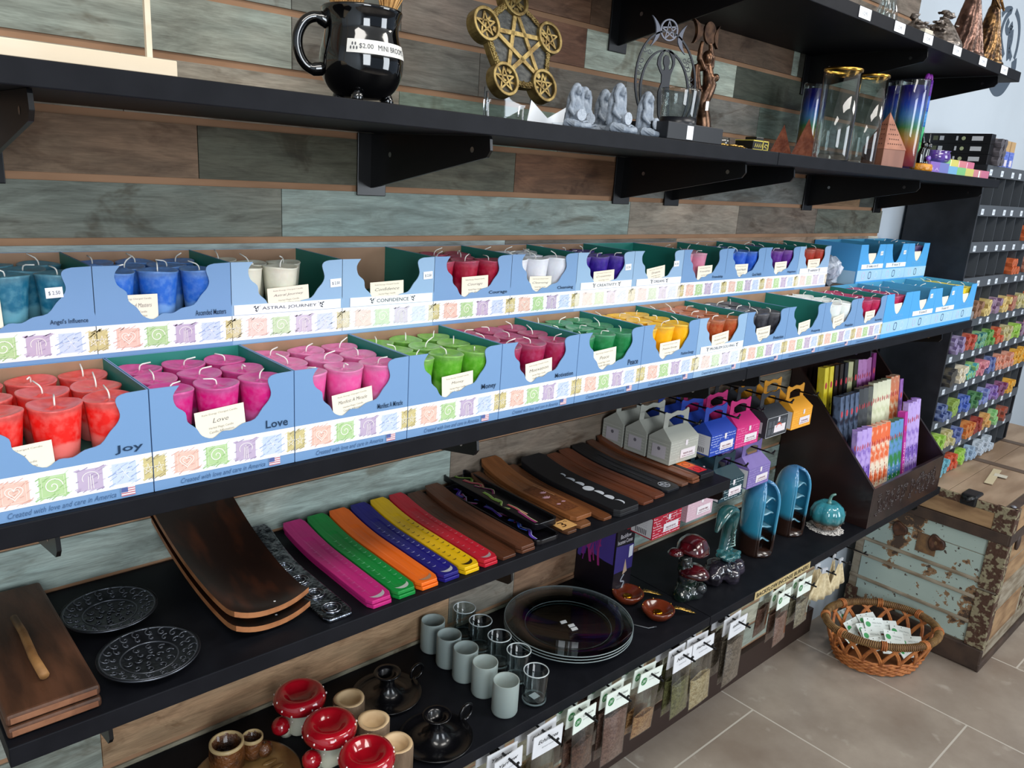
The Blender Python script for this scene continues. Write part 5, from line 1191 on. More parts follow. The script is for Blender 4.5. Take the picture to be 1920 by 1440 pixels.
# two brown bowls with golden leaf handles
def gbowl():
    t = E('incense_bowl', (0, 0, 0), '', 'bowl', 'brown bowls with golden leaf handles')
    BM = M('6a2c18', .18, coat=.7, c2='54200f', ns=20)
    MB().lathe([(.020, 0), (.026, .003), (.0345, .014), (.036, .021), (.0335, .0235), (.030, .021), (.022, .012), (.012, .010), (.0001, .010)], 40, rf=lambda a, k, z: 1+(.012*math.cos(7*a) if z > .012 else 0)).build('bowl', BM, t)
    MB().lathe([(.011, .0102), (.0105, .0125), (.006, .0135), (.0001, .013)], 20).build('golden_disc', M('c99320', .25, metal=1), t)
    for k in range(5):
        a = 2*PI*k/5; MB().ball((.034*math.cos(a), .034*math.sin(a), .0235), .0016, n=5).build('golden_stud', M('c99a4a', .25, metal=1), t)
    mb = MB(); mb.tube([(.033, -.006, .018), (.05, -.012, .016), (.072, -.020, .008), (.086, -.026, .003)], [.003, .0065, .006, .001], 8, flat=.3)
    for k in range(6): mb.tube([(.042+.006*k, -.010-.0025*k, .017-.0018*k), (.046+.006*k, -.004-.0025*k, .018-.0018*k)], .0012, 5)
    mb.build('leaf_handle', M('c9a050', .22, metal=1, bump=2, bs=200), t)
    return t
b0 = gbowl()
for i, (px, py, lb) in enumerate([(1177, 1112, 'the rear one'), (1234, 1142, 'the front one')]):
    g = at(px, py, 2, Z1+.018); o = b0 if i == 0 else copy_tree(b0); o.location = (g.x, g.y, Z1+.0003); o.rotation_euler = (0, 0, -.15-.1*i); o['label'] = 'glossy brown incense bowl with a golden leaf handle, '+lb
t = E('metal_tray', (1.205, -.235, Z1+.0004), 'thin curved grey metal strip beside the glass plates', 'tray'); MB().tube([(.0, .06, .002), (.012, .02, .001), (.03, -.012, .001), (.046, -.020, .003)], .0018, 6).build('strip', M('55585c', .3, metal=.8), t)
# glazed backflow burners
GRD = M('5a1018', .12, coat=1, c2='2c0a10', ns=30); GDK = M('131016', .1, coat=1, c2='3a3440', ns=25); GTL = M('2f6468', .12, coat=1, c2='1f3f3a', ns=25); 
x, y = onz(1290, 1120)
t = E('red_mushroom_burner', (x, y+.012, Z1+.0004), 'glossy dark red mushroom backflow burner with a dark green rocky foot', 'incense burner'); t.scale = (1.2, 1.2, 1.1)
MB().lathe([(.0001, .088), (.018, .091), (.033, .096), (.0345, .101), (.031, .113), (.021, .125), (.008, .130), (.0001, .130)][::1], 36, mat=Matrix.Translation((-.006, .004, 0)) @ Matrix.Rotation(.22, 4, 'Y'), rf=lambda a, k, z: 1+.10*math.sin(2*a+.6)+.04*math.sin(5*a)).build('large_cap', GRD, t)
MB().lathe([(.0001, .052), (.022, .052), (.029, .056), (.026, .064), (.016, .071), (.0001, .074)], 30, mat=Matrix.Translation((.003, -.014, 0)), rf=lambda a, k, z: 1+.07*math.sin(3*a)).build('middle_cap', GRD, t)
MB().lathe([(.0001, .098), (.010, .099), (.015, .103), (.010, .110), (.0001, .113)], 24, mat=Matrix.Translation((-.036, .006, .002))).build('small_cap', GRD, t)
o = MB().tube([(.0, .0, 0), (.004, 0, .03), (-.004, 0, .06), (-.008, .002, .092)], [.022, .018, .015, .012], 14).ball((.012, -.012, .012), .020, n=9).ball((-.014, -.006, .010), .018, n=9).ball((.026, -.004, .008), .013, n=8).ball((.014, -.026, .024), .012, n=8).build('rocky_foot', M('15241c', .12, coat=1, c2='2a2c30', ns=40), t); remesh(o, .002, 1, .006, .012)
x, y = onz(1352, 1096)
t = E('teal_flower_burner', (x+.012, y+.022, Z1+.0004), 'glossy dark rock burner with a curling teal leaf and a flower bowl', 'incense burner'); t.scale = (1.25, 1.2, 1.12); t.location.x += .012
o = MB().ball((0, 0, .022), .028, n=10, sc=(1.5, 1, .8)).ball((-.032, -.004, .016), .020, n=9).ball((.034, -.008, .018), .022, n=9).ball((.008, -.022, .012), .018, n=9).build('rock_base', GDK, t); remesh(o, .0025, 1, .010, .02)
mb = MB()
for k in range(10):
    a = 2*PI*k/10; mb.ball((.008+.020*math.cos(a), -.008+.016*math.sin(a), .056+.003*(k % 2)), .009, n=7, sc=(1.1, .8, .5))
mb.ball((.008, -.008, .052), .018, n=8, sc=(1, 1, .6)); o = mb.build('flower_bowl', GTL, t); remesh(o, .0016, 1, .002, .006)
pts = smooth_line([(.014, .008, .05), (.028, .012, .085), (.034, .012, .12), (.022, .008, .148), (.0, .004, .155), (-.024, -.002, .145), (-.044, -.006, .122)], 4)
MB().tube(pts, [.017-.0005*abs(i-12) if i < 18 else .0140-.0018*(i-18) for i in range(len(pts))], 14, flat=.6).build('curling_leaf', GTL, t)
mb = MB()
for k in range(6): mb.tube([(.010+.004*k, -.004, .07+.007*k), (.020-.002*k, -.012, .075+.006*k), (.026, -.006, .082+.004*k)], .0018, 6)
mb.build('tendril', M('7a9a94', .15, coat=1), t)
# two blue pitcher shaped burners and the pumpkin
def shell():
    t = E('blue_cascade_burner', (0, 0, 0), '', 'incense burner', 'blue glazed cascade burners')
    m = bpy.data.materials.new('blue_glaze'); m.use_nodes = True; nt = m.node_tree; b_ = nt.nodes['Principled BSDF']; tc = nt.nodes.new('ShaderNodeTexCoord'); sx = nt.nodes.new('ShaderNodeSeparateXYZ'); nt.links.new(tc.outputs['Object'], sx.inputs[0])
    nz = nt.nodes.new('ShaderNodeTexNoise'); nz.inputs['Scale'].default_value = 14; nt.links.new(tc.outputs['Object'], nz.inputs['Vector'])
    dv = nt.nodes.new('ShaderNodeMath'); dv.operation = 'MULTIPLY_ADD'; dv.inputs[1].default_value = .03; nt.links.new(nz.outputs[0], dv.inputs[0]); nt.links.new(sx.outputs[2], dv.inputs[2])
    rp = nt.nodes.new('ShaderNodeValToRGB'); e = rp.color_ramp.elements; e[0].position = .060; e[0].color = lin('2a1a14'); e[1].position = .072; e[1].color = lin('2e86a4'); q = e.new(.15); q.color = lin('3f8fb4'); q = e.new(.19); q.color = lin('4a7fae')
    nt.links.new(dv.outputs[0], rp.inputs[0]); nt.links.new(rp.outputs[0], b_.inputs['Base Color']); b_.inputs['Roughness'].default_value = .1; b_.inputs['Coat Weight'].default_value = 1; b_.inputs['Coat Roughness'].default_value = .03
    H_, R_ = .175, .040
    def fn(u, v):
        a = math.radians(48)+u*math.radians(264); z = v*H_
        r = R_*(1-.06*(1-v))*math.sqrt(max(0, 1-max(0, (v-.62)/.38)**2.3)); r = max(r, .0005)
        return Vector((r*math.cos(a)*1.0, r*math.sin(a)*.95, z))
    mb = MB(); mb.grid(fn, 40, 26); o = mb.build('shell', m, t, solid=.006); 
    lip = [fn(0, v/16) for v in range(17)]+[fn(1, 1-v/16) for v in range(17)]
    MB().tube([p*1.0 for p in lip], .0036, 8).build('lip', m, t)
    for k in range(4):
        z = .035+.032*k; mb = MB()
        mb.grid(lambda u, v, z=z, k=k: Vector((-.014+.034*v, -.022+.044*u, z+.010*math.sin(PI*u)*v-.006*v+.004*math.sin(6*u+k))), 8, 6)
        o = mb.build('cascade_step', M('5f93a8', .1, coat=1, c2='7ba8b8', ns=30), t, solid=.003)
    MB().lathe([(R_*.9, 0), (R_*.96, .003), (R_*.94, .008), (.0001, .010)], 30).build('foot', M('2a1a14', .2, coat=.6), t)
    return t
s0 = shell()
for i, (px, py, lb, sc_) in enumerate([(1428, 1046, 'the nearer one', 1.0), (1490, 1006, 'the one beside the pumpkin', 1.0)]):
    x, y = onz(px, py); o = s0 if i == 0 else copy_tree(s0); o.location = (x+.020-.006*i, y+.034, Z1+.0004); o.rotation_euler = (0, 0, -1.72); o.scale = (1.16, 1.1, 1.13-.04*i); o['label'] = 'glossy blue glazed cascade burner with an open side, '+lb
x, y = onz(1550, 1003)
x += .030; t = E('lace_doily', (x+.008, y+.025, Z1+.0003), 'white crocheted lace doily under the pumpkin', 'doily')
mb = MB(); mb.lathe([(.048, 0), (.050, .0008), (.048, .0014), (.0001, .0014)], 48, rf=lambda a, k, z: 1+.04*math.cos(14*a)); mb.build('cloth', M('d6d2cc', .8, c2='4a4644', ns=220, lo=.52, hi=.56, bump=1, bs=300), t)
PK = bpy.data.materials.new('pumpkin_glaze'); PK.use_nodes = True; nt = PK.node_tree; b_ = nt.nodes['Principled BSDF']; tc = nt.nodes.new('ShaderNodeTexCoord'); sx = nt.nodes.new('ShaderNodeSeparateXYZ'); nt.links.new(tc.outputs['Object'], sx.inputs[0]); rp = nt.nodes.new('ShaderNodeValToRGB'); nt.links.new(sx.outputs[2], rp.inputs[0]); e = rp.color_ramp.elements; e[0].position = .018; e[0].color = lin('5a3a22'); e[1].position = .032; e[1].color = lin('2f7a80'); q = e.new(.07); q.color = lin('3a8a98'); nt.links.new(rp.outputs[0], b_.inputs['Base Color']); b_.inputs['Roughness'].default_value = .08; b_.inputs['Coat Weight'].default_value = 1
t = E('ceramic_pumpkin', (x+.008, y+.025, Z1+.0018), 'teal glazed ceramic jack-o-lantern pumpkin with a curled stem', 'pumpkin'); t.scale = (1.13, 1.13, 1.1)
MB().lathe([(.022, 0), (.034, .010), (.041, .030), (.041, .046), (.034, .062), (.020, .071), (.008, .068), (.0001, .066)], 60, rf=lambda a, k, z: 1-.09*abs(math.cos(4*a))**4).build('body', PK, t)
MB().tube(smooth_line([(0, 0, .066), (.002, 0, .080), (.001, -.004, .090), (.006, -.010, .094)], 3), [.006, .005, .004, .004, .0038, .0036, .0034, .0032, .003, .0026], 10).build('stem', M('5f8a80', .1, coat=1), t)
for a, z, s in ((-.95, .046, .007), (-.55, .046, .007), (-.75, .024, .010)):
    mb = MB(); T = Matrix.Rotation(a, 4, 'Z') @ Matrix.Translation((.0405, 0, z)) @ Matrix.Rotation(PI/2, 4, 'Z') @ Matrix.Rotation(PI/2, 4, 'X'); mb.prism([(-s, -s*.6), (s, -s*.6), (0, s*.8)], -.004, .0012, 0, T); mb.build('carved_opening', M('0c0a08', .4), t)
# ------------------------------------------------------------------ little gable boxes of incense cones on hooks
def shade(c, f): return ''.join('%02x' % max(0, min(255, int(int(c[i:i+2], 16)*f))) for i in (0, 2, 4))
GBW, GBD, GBH = .098, .058, .051
def gable(colour, line, words, side='white', plain=False):
    t = E('gable_box', (0, 0, 0), '', 'box')
    w, d, h = GBW, GBD, GBH; m = M(colour, .5); RZ = .022; 
    mb = MB(); mb.box(-w/2, w/2, 0, d, 0, h)
    rx = w*.44
    v = [(-w/2, 0, h), (w/2, 0, h), (w/2, d, h), (-w/2, d, h), (-rx, d/2-.001, h+RZ), (rx, d/2-.001, h+RZ), (rx, d/2+.001, h+RZ), (-rx, d/2+.001, h+RZ)]
    mb.add(v, [(0, 1, 5, 4), (2, 3, 7, 6), (3, 0, 4, 7), (1, 2, 6, 5), (4, 5, 6, 7)]); mb.build('carton', m, t)
    # handle with a hole and two ears
    yb = h+RZ; out = [(-rx, yb-.002), (-rx, yb+.014)]+[(-rx+.006+.006*math.cos(a), yb+.022+.006*math.sin(a)) for a in [PI-.6*i for i in range(5)]]+[(-.012+.0*i, yb+.022) for i in range(1)]+smooth_line([(-.016, yb+.018), (0, yb+.022), (.016, yb+.018)], 3)+[(rx-.006+.006*math.cos(a), yb+.022+.006*math.sin(a)) for a in [PI-.6*i for i in range(6)]]+[(rx, yb+.012), (rx, yb-.002)]
    hole = [(.022, yb+.002), (-.022, yb+.002), (-.020, yb+.010), (0, yb+.013), (.020, yb+.010)]
    # left post, right post, top bar
    mb = MB(); HF = F(0, d/2, 0)
    mb.prism([(-rx, yb-.002), (-.027, yb-.002), (-.027, yb+.017), (-rx, yb+.017)][::1], -.0008, .0008, 0, HF)
    mb.prism([(.027, yb-.002), (rx, yb-.002), (rx, yb+.017), (.027, yb+.017)], -.0008, .0008, 0, HF)
    top = [(-rx, yb+.0165), (-.027, yb+.0165), (-.014, yb+.021), (0, yb+.0225), (.014, yb+.021), (.027, yb+.0165), (rx, yb+.0165)]+[(rx-.0055+.0055*math.cos(a), yb+.029+.0055*math.sin(a)) for a in [.7*i-.2 for i in range(5)]]+[(.020, yb+.029), (0, yb+.0325), (-.020, yb+.029)]+[(-rx+.0055+.0055*math.cos(a), yb+.029+.0055*math.sin(a)) for a in [.6+.7*i for i in range(5)]]
    mb.prism(top, -.0008, .0008, 0, HF); mb.build('handle', M(shade(colour, .92), .5), t)
    FR = F(0, -.0002, 0); RF = Matrix.Translation((0, 0, h)) @ Matrix.Rotation(PI/2-math.atan2(d/2, RZ), 4, 'X')
    if not plain:
        mb = MB(); rn = random.Random(len(words)+7)
        for r in range(8):
            z = .004+r*.0060; x = -w/2+.001
            while x < w/2-.006:
                l = rn.uniform(.005, .016)
                if rn.random() < .75: ribbon(mb, [(x, z), (min(x+l, w/2-.001), z)], .0011, 0, FR, .0002)
                if rn.random() < .3: ribbon(mb, [(x, z), (x, z+.004)], .0011, 0, FR, .0002)
                x += l+.002
        for r in range(7):
            z = .004+r*.0066; SF = Matrix.Translation((-w/2-.0003, d/2, 0)) @ Matrix.Rotation(-PI/2, 4, 'Z') @ Matrix.Rotation(PI/2, 4, 'X')
            if side != 'white': ribbon(mb, [(-d/2+.002, z), (d/2-.004, z)], .0011, 0, SF, .0002)
        mb.build('brick_pattern', M(line, .5), t)
    else:
        mb = MB()
        for a, b in (((-w/2, 0), (w/2, .0015)), ((-w/2, h-.0015), (w/2, h)), ((-w/2, 0), (-w/2+.0015, h)), ((w/2-.0015, 0), (w/2, h))): mb.poly([a, (b[0], a[1]), b, (a[0], b[1])], .0003, 0, FR)
        for i in range(5):
            for j in range(2): mb.poly([(-.040+i*.017, .006+j*.019), (-.026+i*.017, .006+j*.019), (-.026+i*.017, .022+j*.019), (-.040+i*.017, .022+j*.019)], .0002, 1, FR)
        ribbon(mb, smooth_line([(-.004, .022), (.004, .030), (.016, .029), (.022, .022)], 3), .004, 2, FR, .0006)
        mb.build('window_pattern', [M('a8abae'), M('4c5056'), M('d2482c')], t)
    SF = Matrix.Translation((-w/2-.0004, d/2, 0)) @ Matrix.Rotation(-PI/2, 4, 'Z') @ Matrix.Rotation(PI/2, 4, 'X')
    mb = MB(); 
    if side: mb.poly([(-d/2+.002, .003), (d/2-.002, .003), (d/2-.002, h-.004), (-d/2+.002, h-.004)], .0003, 0, SF)
    if side == 'white':
        for k in range(7): mb.poly([(-.016+.0045*k, .006), (-.0135+.0045*k, .006), (-.0135+.0045*k, .018), (-.016+.0045*k, .018)], .0006, 1, SF)
        for k in range(5): ribbon(mb, [(-.017, .024+.0045*k), (.014, .024+.0045*k)], .0009, 2, SF, .0006)
    else:
        mb.poly([(-.018, .010), (.018, .010), (.018, .038), (-.018, .038)], .0005, 2, SF); mb.poly(circ(.004, 12, 0, .030), .0008, 1, SF)
    mb.build('side_panel', [M('d9d8da' if side == 'white' else shade(colour, .9), .5), M('6c6870'), M('c2bcc2')], t)
    mb = MB(); mb.poly([(-.012, .009), (.040, .009), (.040, .028), (-.012, .028)], .0006, 0, FR); 
    if words: mb.text(words, -.003, .016, .034, .0042, 1, FR, .0009, bold=.01); mb.text('backflow incense cones', -.006, .0115, .042, .0028, 1, FR, .0009)
    mb.poly([(.002, .036), (.010, .036), (.010, .048), (.002, .048)], .0006, 0, FR)
    mb.build('name_label', [M('e0d8dc', .5), M('7a4050')], t)
    return t
def hook(x, z, y1, label, grp, tip=.010, wall=-.003):
    t = E('peg_hook', (x, wall, z), label, 'hook', grp)
    MB().tube(smooth_line([(0, 0, 0), (0, y1-wall+.022, 0), (0, y1-wall+.006, tip*.15), (0, y1-wall, tip)], 3), .0022, 8).build('rod', BRKT, t)
    MB().box(-.008, .008, -.0035, 0, -.010, .012).build('clip', BRKT, t)
    return t
RW = ['front', 'middle', 'rear']
def hang(proto, xc, y0, z, n, word, grp):
    for k in range(n):
        o = proto if k == 0 else copy_tree(proto)
        o.location = (xc, y0+.0645*k, z); o['group'] = grp; o['label'] = '%s gable box of incense cones, %s one on its hook' % (word, RW[k])
GB_UP = [(1.351, .970, 'a9aaa0', 'c4c5bb', 'WHITE SAGE', '', 'grey sage', 3), (1.501, .958, '2344a8', 'c4d0f0', 'NAG CHAMPA', 'white', 'royal blue', 3), (1.602, .958, 'cc2a78', 'f08cb8', 'ROSE', 'white', 'hot pink', 3),
         (1.734, .958, '34363b', '', '', '', 'charcoal black', 3), (1.857, .958, 'e8a02c', 'f2c05c', 'SUNSHINE', 'white', 'orange yellow', 3)]
for xc, z, c, ln, wd, sd, nm, n in GB_UP:
    p = gable(c, ln or 'ffffff', wd, sd or None, plain=(nm == 'charcoal black')); hang(p, xc, -.2, z, n, nm, '%s gable boxes' % nm)
    hook(xc, z+GBH+.022+.0185, -.232, 'black peg hook carrying the %s gable boxes' % nm, 'peg hooks of the gable boxes')
GB_LO = [(1.323, .806, 'b01030', 'f0d8dc', "DRAGON'S BLOOD", 'white', 'crimson', 2), (1.4435, .815, 'c8a8b4', 'd8bfc8', 'POSITIVE VIBES', '', 'dusty pink', 2), (1.567, .830, '10343e', 'c4d4d8', 'PALO SANTO', 'white', 'dark teal', 3), (1.684, .838, '7a6aa8', 'a89ccc', 'LAVENDER', 'white', 'lilac', 2)]
for xc, z, c, ln, wd, sd, nm, n in GB_LO:
    p = gable(c, ln, wd, sd or None); hang(p, xc, -.2, z, n, nm, '%s gable boxes' % nm)
    hook(xc, z+GBH+.022+.0185, -.232, 'black peg hook carrying the %s gable boxes' % nm, 'peg hooks of the gable boxes')
# ------------------------------------------------------------------ stepped display of incense tubes
DX0, DX1 = 2.147, 2.668
DWD = M('1d1110', .35, c2='2a1816', ns=12, st=(1, .3, 1), coat=.2)
t = E('incense_display', ((DX0+DX1)/2, -.02, Z1+.0004), 'dark stained wooden display of incense tubes with a carved front panel', 'display stand')
def rel(x, y, z): return (x-(DX0+DX1)/2, y+.02, z-Z1)
SD_ = [(-.300, 0), (-.300, .119), (-.012, .425), (-.006, .425), (-.006, 0)]
for x in (DX0, DX1-.010):
    mb = MB(); T = Matrix(((0, 0, 1, x-(DX0+DX1)/2), (1, 0, 0, .02), (0, 1, 0, 0), (0, 0, 0, 1))); mb.prism(SD_, 0, .010, 0, T); mb.build('side_panel', DWD, t, bevel=.0008)
MB().box(*[rel(DX0+.0105, 0, 0)[0], rel(DX1-.0105, 0, 0)[0]], -.280, -.270, 0, .119).build('front_panel', DWD, t, bevel=.001)
mb = MB(); mb.box(rel(DX0+.0105, 0, 0)[0], rel(DX1-.0105, 0, 0)[0], 0, .008, 0, .42); mb.build('back_panel', DWD, t)
TIER = [(-.268, -.205, .012), (-.205, -.140, .085), (-.140, -.075, .150), (-.075, -.014, .200)]
for k, (ya, yb_, z) in enumerate(TIER): 
    mb = MB(); mb.box(rel(DX0+.0105, 0, 0)[0], rel(DX1-.0105, 0, 0)[0], ya+.02+.0002, yb_+.02-.0002, z-.008, z); mb.box(rel(DX0+.0105, 0, 0)[0], rel(DX1-.0105, 0, 0)[0], yb_+.02-.004, yb_+.02-.0004, z, z+.062); mb.build('tier', DWD, t)
mb = MB(); CF = F(0, -.2802, 0); rn = random.Random(4)
for s in (-1, 1):
    for k in range(5):
        cx = s*(.03+.042*k); pts = [(cx+(.017-.0008*i)*math.cos(i*.5+k), .060+(.030-.0014*i)*math.sin(i*.5+k)*(.8 if k % 2 else 1)) for i in range(18)]
        MB().tube([(a, b, .0) for a, b in pts], .0014, 6, mat=CF).build('carved_scroll', M('2a1c1a', .32, coat=.2), t)
        for q_ in range(5):
            ox, oy, r0 = cx+rn.uniform(-.018, .018), .06+rn.uniform(-.032, .032), rn.uniform(.005, .009); MB().tube([(ox+(r0-.0004*i)*math.cos(i*.6+q_), oy+(r0-.0004*i)*math.sin(i*.6+q_), 0) for i in range(12)], .0012, 5, mat=CF).build('carved_scroll', M('2a1c1a', .32, coat=.2), t)
        mb = MB()
        for j in range(4): mb.ball((cx+rn.uniform(-.018, .018), .060+rn.uniform(-.034, .034), .0006), .0045, 0, CF, 5, (1.5, .7, .5))
        mb.build('carved_leaf', M('2e201e', .32, coat=.2), t)
def tube_pack(kind, c1, c2_, words, tc, h=.235, r=.0155, capc=None):
    t = E('incense_tube', (0, 0, 0), '', 'incense')
    n = 6 if kind == 'hex' else 4; a0 = PI/6 if n == 6 else PI/4
    prof = circ(r, n, 0, 0, a0); mb = MB()
    v = [(a, b, 0) for a, b in prof]+[(a, b, h) for a, b in prof]
    mb.add(v, [list(range(n-1, -1, -1)), list(range(n, 2*n))], 1); mb.add(v, [(i, (i+1) % n, n+(i+1) % n, n+i) for i in range(n)], 0)
    mb.build('pack', [M(c1, .35, c2=c2_, ns=38, st=(1, 1, .6), lo=.44, hi=.56), M(capc or c2_, .5, c2=c1, ns=60)], t)
    ap = r*math.cos(PI/n)
    faces = [(-PI/2, ap)] if n == 4 else [(-PI/2, ap), (-PI/2-PI/3, ap)]
    for fa, d in faces[:2]:
        T = Matrix.Rotation(fa+PI/2, 4, 'Z') @ F(0, -d-.0002, 0) @ Matrix.Rotation(PI/2, 4, 'Z')
        if words:
            mb = MB(); L_ = min(.13, .019*len(words)); mb.text(words, .03, -.0045, L_, .009, 0, T, .0003, bold=.01); mb.build('lettering', M(tc, .5), t)
            MB().poly([(h*.80+.010*math.cos(a), .0055*math.sin(a)) for a in [i*PI/6 for i in range(12)]], .0004, 0, T).build('red_oval_badge', M('c8404a', .5), t)
    return t
def row(xs, y, ztop, lean, items, tierz, where):
    "items: kind, colour, colour, words, text colour, label, cap"
    for i, (x, it) in enumerate(zip(xs, items)):
        if not it: continue
        kind, c1, c2_, wd, tc, lab, dzz, cap = it
        h = ztop+dzz-tierz-.001
        o = tube_pack(kind, c1, c2_, wd, tc, h=h/math.cos(lean), capc=cap); o.location = (x, y, Z1+tierz+.0012+.016*math.sin(lean)); o.rotation_euler = (-lean, 0, RN.uniform(-.06, .06))
        o['label'] = '%s incense tube, %s' % (lab, where(i)); o['group'] = 'incense tubes in the stepped display'
V = ('hex', '7a58b4', 'b49cd8', 'VIOLET', '3a1c6e', 'violet printed', 0, 'a890cc'); O = ('hex', 'e8dcc4', 'e0693a', 'AMBER', 'a04020', 'cream and orange', -.004, 'd8704a')
GR = ('hex', '2a7a3c', '5a8ac0', 'Mint', 'dff0e0', 'green and blue', -.010, '3c5a4a'); MG = ('sq', 'b01c8a', 'c43aa0', 'YLANG YLANG', 'f6dcf0', 'magenta', .006, 'c860b0')
NTH = ['first', 'second', 'third', 'fourth', 'fifth', 'sixth', 'seventh', 'eighth', 'ninth', 'tenth', 'eleventh', 'twelfth', 'thirteenth', 'fourteenth', 'fifteenth']
w1 = lambda s: (lambda i: '%s in the %s' % (NTH[i], s))
xs = [2.175+.0315*i for i in range(15)]
row(xs, -.243, .262, .12, [V, V, V, O, O, O, O, GR, GR, GR, MG, ('hex', '7a58b4', 'b49cd8', 'VIOLET', '3a1c6e', 'violet printed', .03, 'a890cc'), ('hex', '7a58b4', 'b49cd8', 'VIOLET', '3a1c6e', 'violet printed', .03, 'a890cc'), ('hex', '7a58b4', 'b49cd8', 'VIOLET', '3a1c6e', 'violet printed', .034, 'a890cc'), None], .012, w1('front row of the display'))
OM = ('sq', '1a1d2c', '5a6a84', 'OM', 'e8ecf4', 'navy and black', 0, '24507a'); PL = ('hex', '2a2c30', '3a3e42', 'PLANT', 'dfe6e0', 'black botanical', .006, '8a8a5c'); CGN = ('hex', 'c4c8a0', 'dcdcc0', 'SAGE', '5a7a3a', 'pale green cream', .012, '4c6c30'); COR = ('hex', 'e0d4b4', 'c46a3a', 'WOODS', '8a3a1c', 'cream with orange top', .016, 'a84c2c')
row(xs, -.176, .345, .12, [OM, OM, OM, OM, PL, PL, ('hex', '35373a', '5c5f58', 'PLANT', 'dfe6e0', 'dark gold edged', .006, 'b8963c'), CGN, CGN, CGN, CGN, COR, COR, ('sq', '6a3a8a', '9a6ab4', 'MUSK', 'f0e0f6', 'purple', 0, '8a5aa4'), None], .085, w1('second row of the display'))
YL = ('sq', 'd8c020', 'e8d440', 'Aloe Vera', '3a4a10', 'bright yellow', 0, 'd8b020'); BO = ('sq', '1c1714', '2a201a', 'GANESH', 'e08a3a', 'black and amber striped', 0, 'a05c20')
row(xs, -.112, .418, .10, [YL, YL, BO, BO, ('sq', '16161a', '24242a', 'GALA', 'c8ccd8', 'plain black', 0, '30343c'), ('hex', 'c8c49a', 'b4b484', 'MIDAS', '7a3a2a', 'pale cream', 0, 'a8a478'), ('sq', '24261c', '3a3c2a', 'WISHES', 'd0d0b0', 'dark olive', .002, '50523c'), ('hex', '7a2a6a', 'b070b0', 'LOTUS', 'f0d8f0', 'plum flowered', 0, '8a3a7a'), ('hex', '7a2a6a', 'b070b0', 'LOTUS', 'f0d8f0', 'plum flowered', 0, '8a3a7a'), ('hex', '7a2a6a', 'a05a98', 'ROSE', 'f0d8f0', 'plum flowered', 0, '8a3a7a'), ('sq', '6a1a5c', '7a2a6c', 'MUSIC', 'f0d8f0', 'deep purple', .01, '8a3a7a'), None, None, None, None], .150, w1('third row of the display'))
# ------------------------------------------------------------------ herb bags on hooks under the lowest shelf
def herb_bag(hw, words, green, herb, herb2, fill=.45, bw=.070, bl=.105, hh=.042, dark=False):
    t = E('herb_bag', (0, 0, 0), '', 'herb bag')
    T = F(0, 0, 0)
    # header: x across, top at z=+.012, hole at 0
    MB().prism([(-hw/2, .012-hh), (hw/2, .012-hh), (hw/2, .012), (-hw/2, .012)], -.0008, .0008, 0, T).build('header_card', M('dfe8df' if green else 'd8dade', .55), t)
    mb = MB(); zt = .012-hh*.45
    if green:
        mb.ring(circ(.0085, 20, -hw*.30, zt), circ(.0068, 20, -hw*.30, zt), .0010, .0012, 0, T)
        mb.poly([(-hw*.30+.006*math.cos(a), zt+.0065*math.sin(a)) for a in [i*PI/6 for i in range(12)]], .0011, 0, T)
        mb.text('SW', -hw*.30-.0045, zt-.004, .009, .008, 2, T, .0014, shear=.3, bold=.01)
        mb.text(words, -hw*.08, zt+.004, hw*.46, .0048, 1, T, .0011); mb.text('wild crafted herbs', -hw*.08, zt-.003, hw*.4, .0024, 3, T, .0011)
    else:
        mb.text(words, -hw*.34, zt+.001, hw*.68, .0075, 1, T, .0011, shear=.35, bold=.012); mb.text('dried herb', -hw*.2, zt-.010, hw*.4, .003, 3, T, .0011)
    mb.build('lettering', [M('1f7a3a', .5), M('2a2c30', .5), M('e8f4ea'), M('8a8c92')], t)
    zb = .012-hh
    def fn(u, v, s):
        th = .0045*math.sin(PI*u)*(.25+math.sin(PI*min(1, v*1.02))*1.3)
        return ((u-.5)*bw*(1-.04*v)+.004*v*v, -s*th, zb-v*bl+.006*(u-.5)*v)
    POLYB = thin_glass('e2e2de', .05, .12)
    mb = MB(); mb.grid(lambda u, v: fn(u, v, 1), 10, 12); mb.grid(lambda u, v: fn(1-u, v, -1), 10, 12); mb.build('plastic_pouch', POLYB, t)
    mb = MB(); f0 = 1-fill
    def fh(u, v, s):
        vv = f0+(.985-f0)*v; top = .02*math.sin(u*7)*(1-v); p = fn(.04+.92*u, min(.985, vv+top), s*.82); return p
    mb.grid(lambda u, v: fh(u, v, 1), 10, 10); mb.grid(lambda u, v: fh(1-u, v, -1), 10, 10)
    mb.build('dried_herb', M(herb, .85, c2=herb2, ns=150, lo=.42, hi=.58, bump=3, bs=260), t)
    return t
HOOKS = [(.776, -.345), (.869, -.345), (.963, -.345), (1.057, -.345), (1.156, -.345), (1.262, -.345), (1.335, -.345), (1.470, -.345), (1.672, -.345), (1.772, -.345), (1.875, -.345), (1.962, -.345), (2.060, -.345)]
ZH = .6005
BR1, BR2_ = ('6a4a3e', '8c6a5c'), ('a87850', 'c89c70')
GRN, STR = ('6a6a44', '8a8a5c'), ('b8a478', 'd8c8a0')
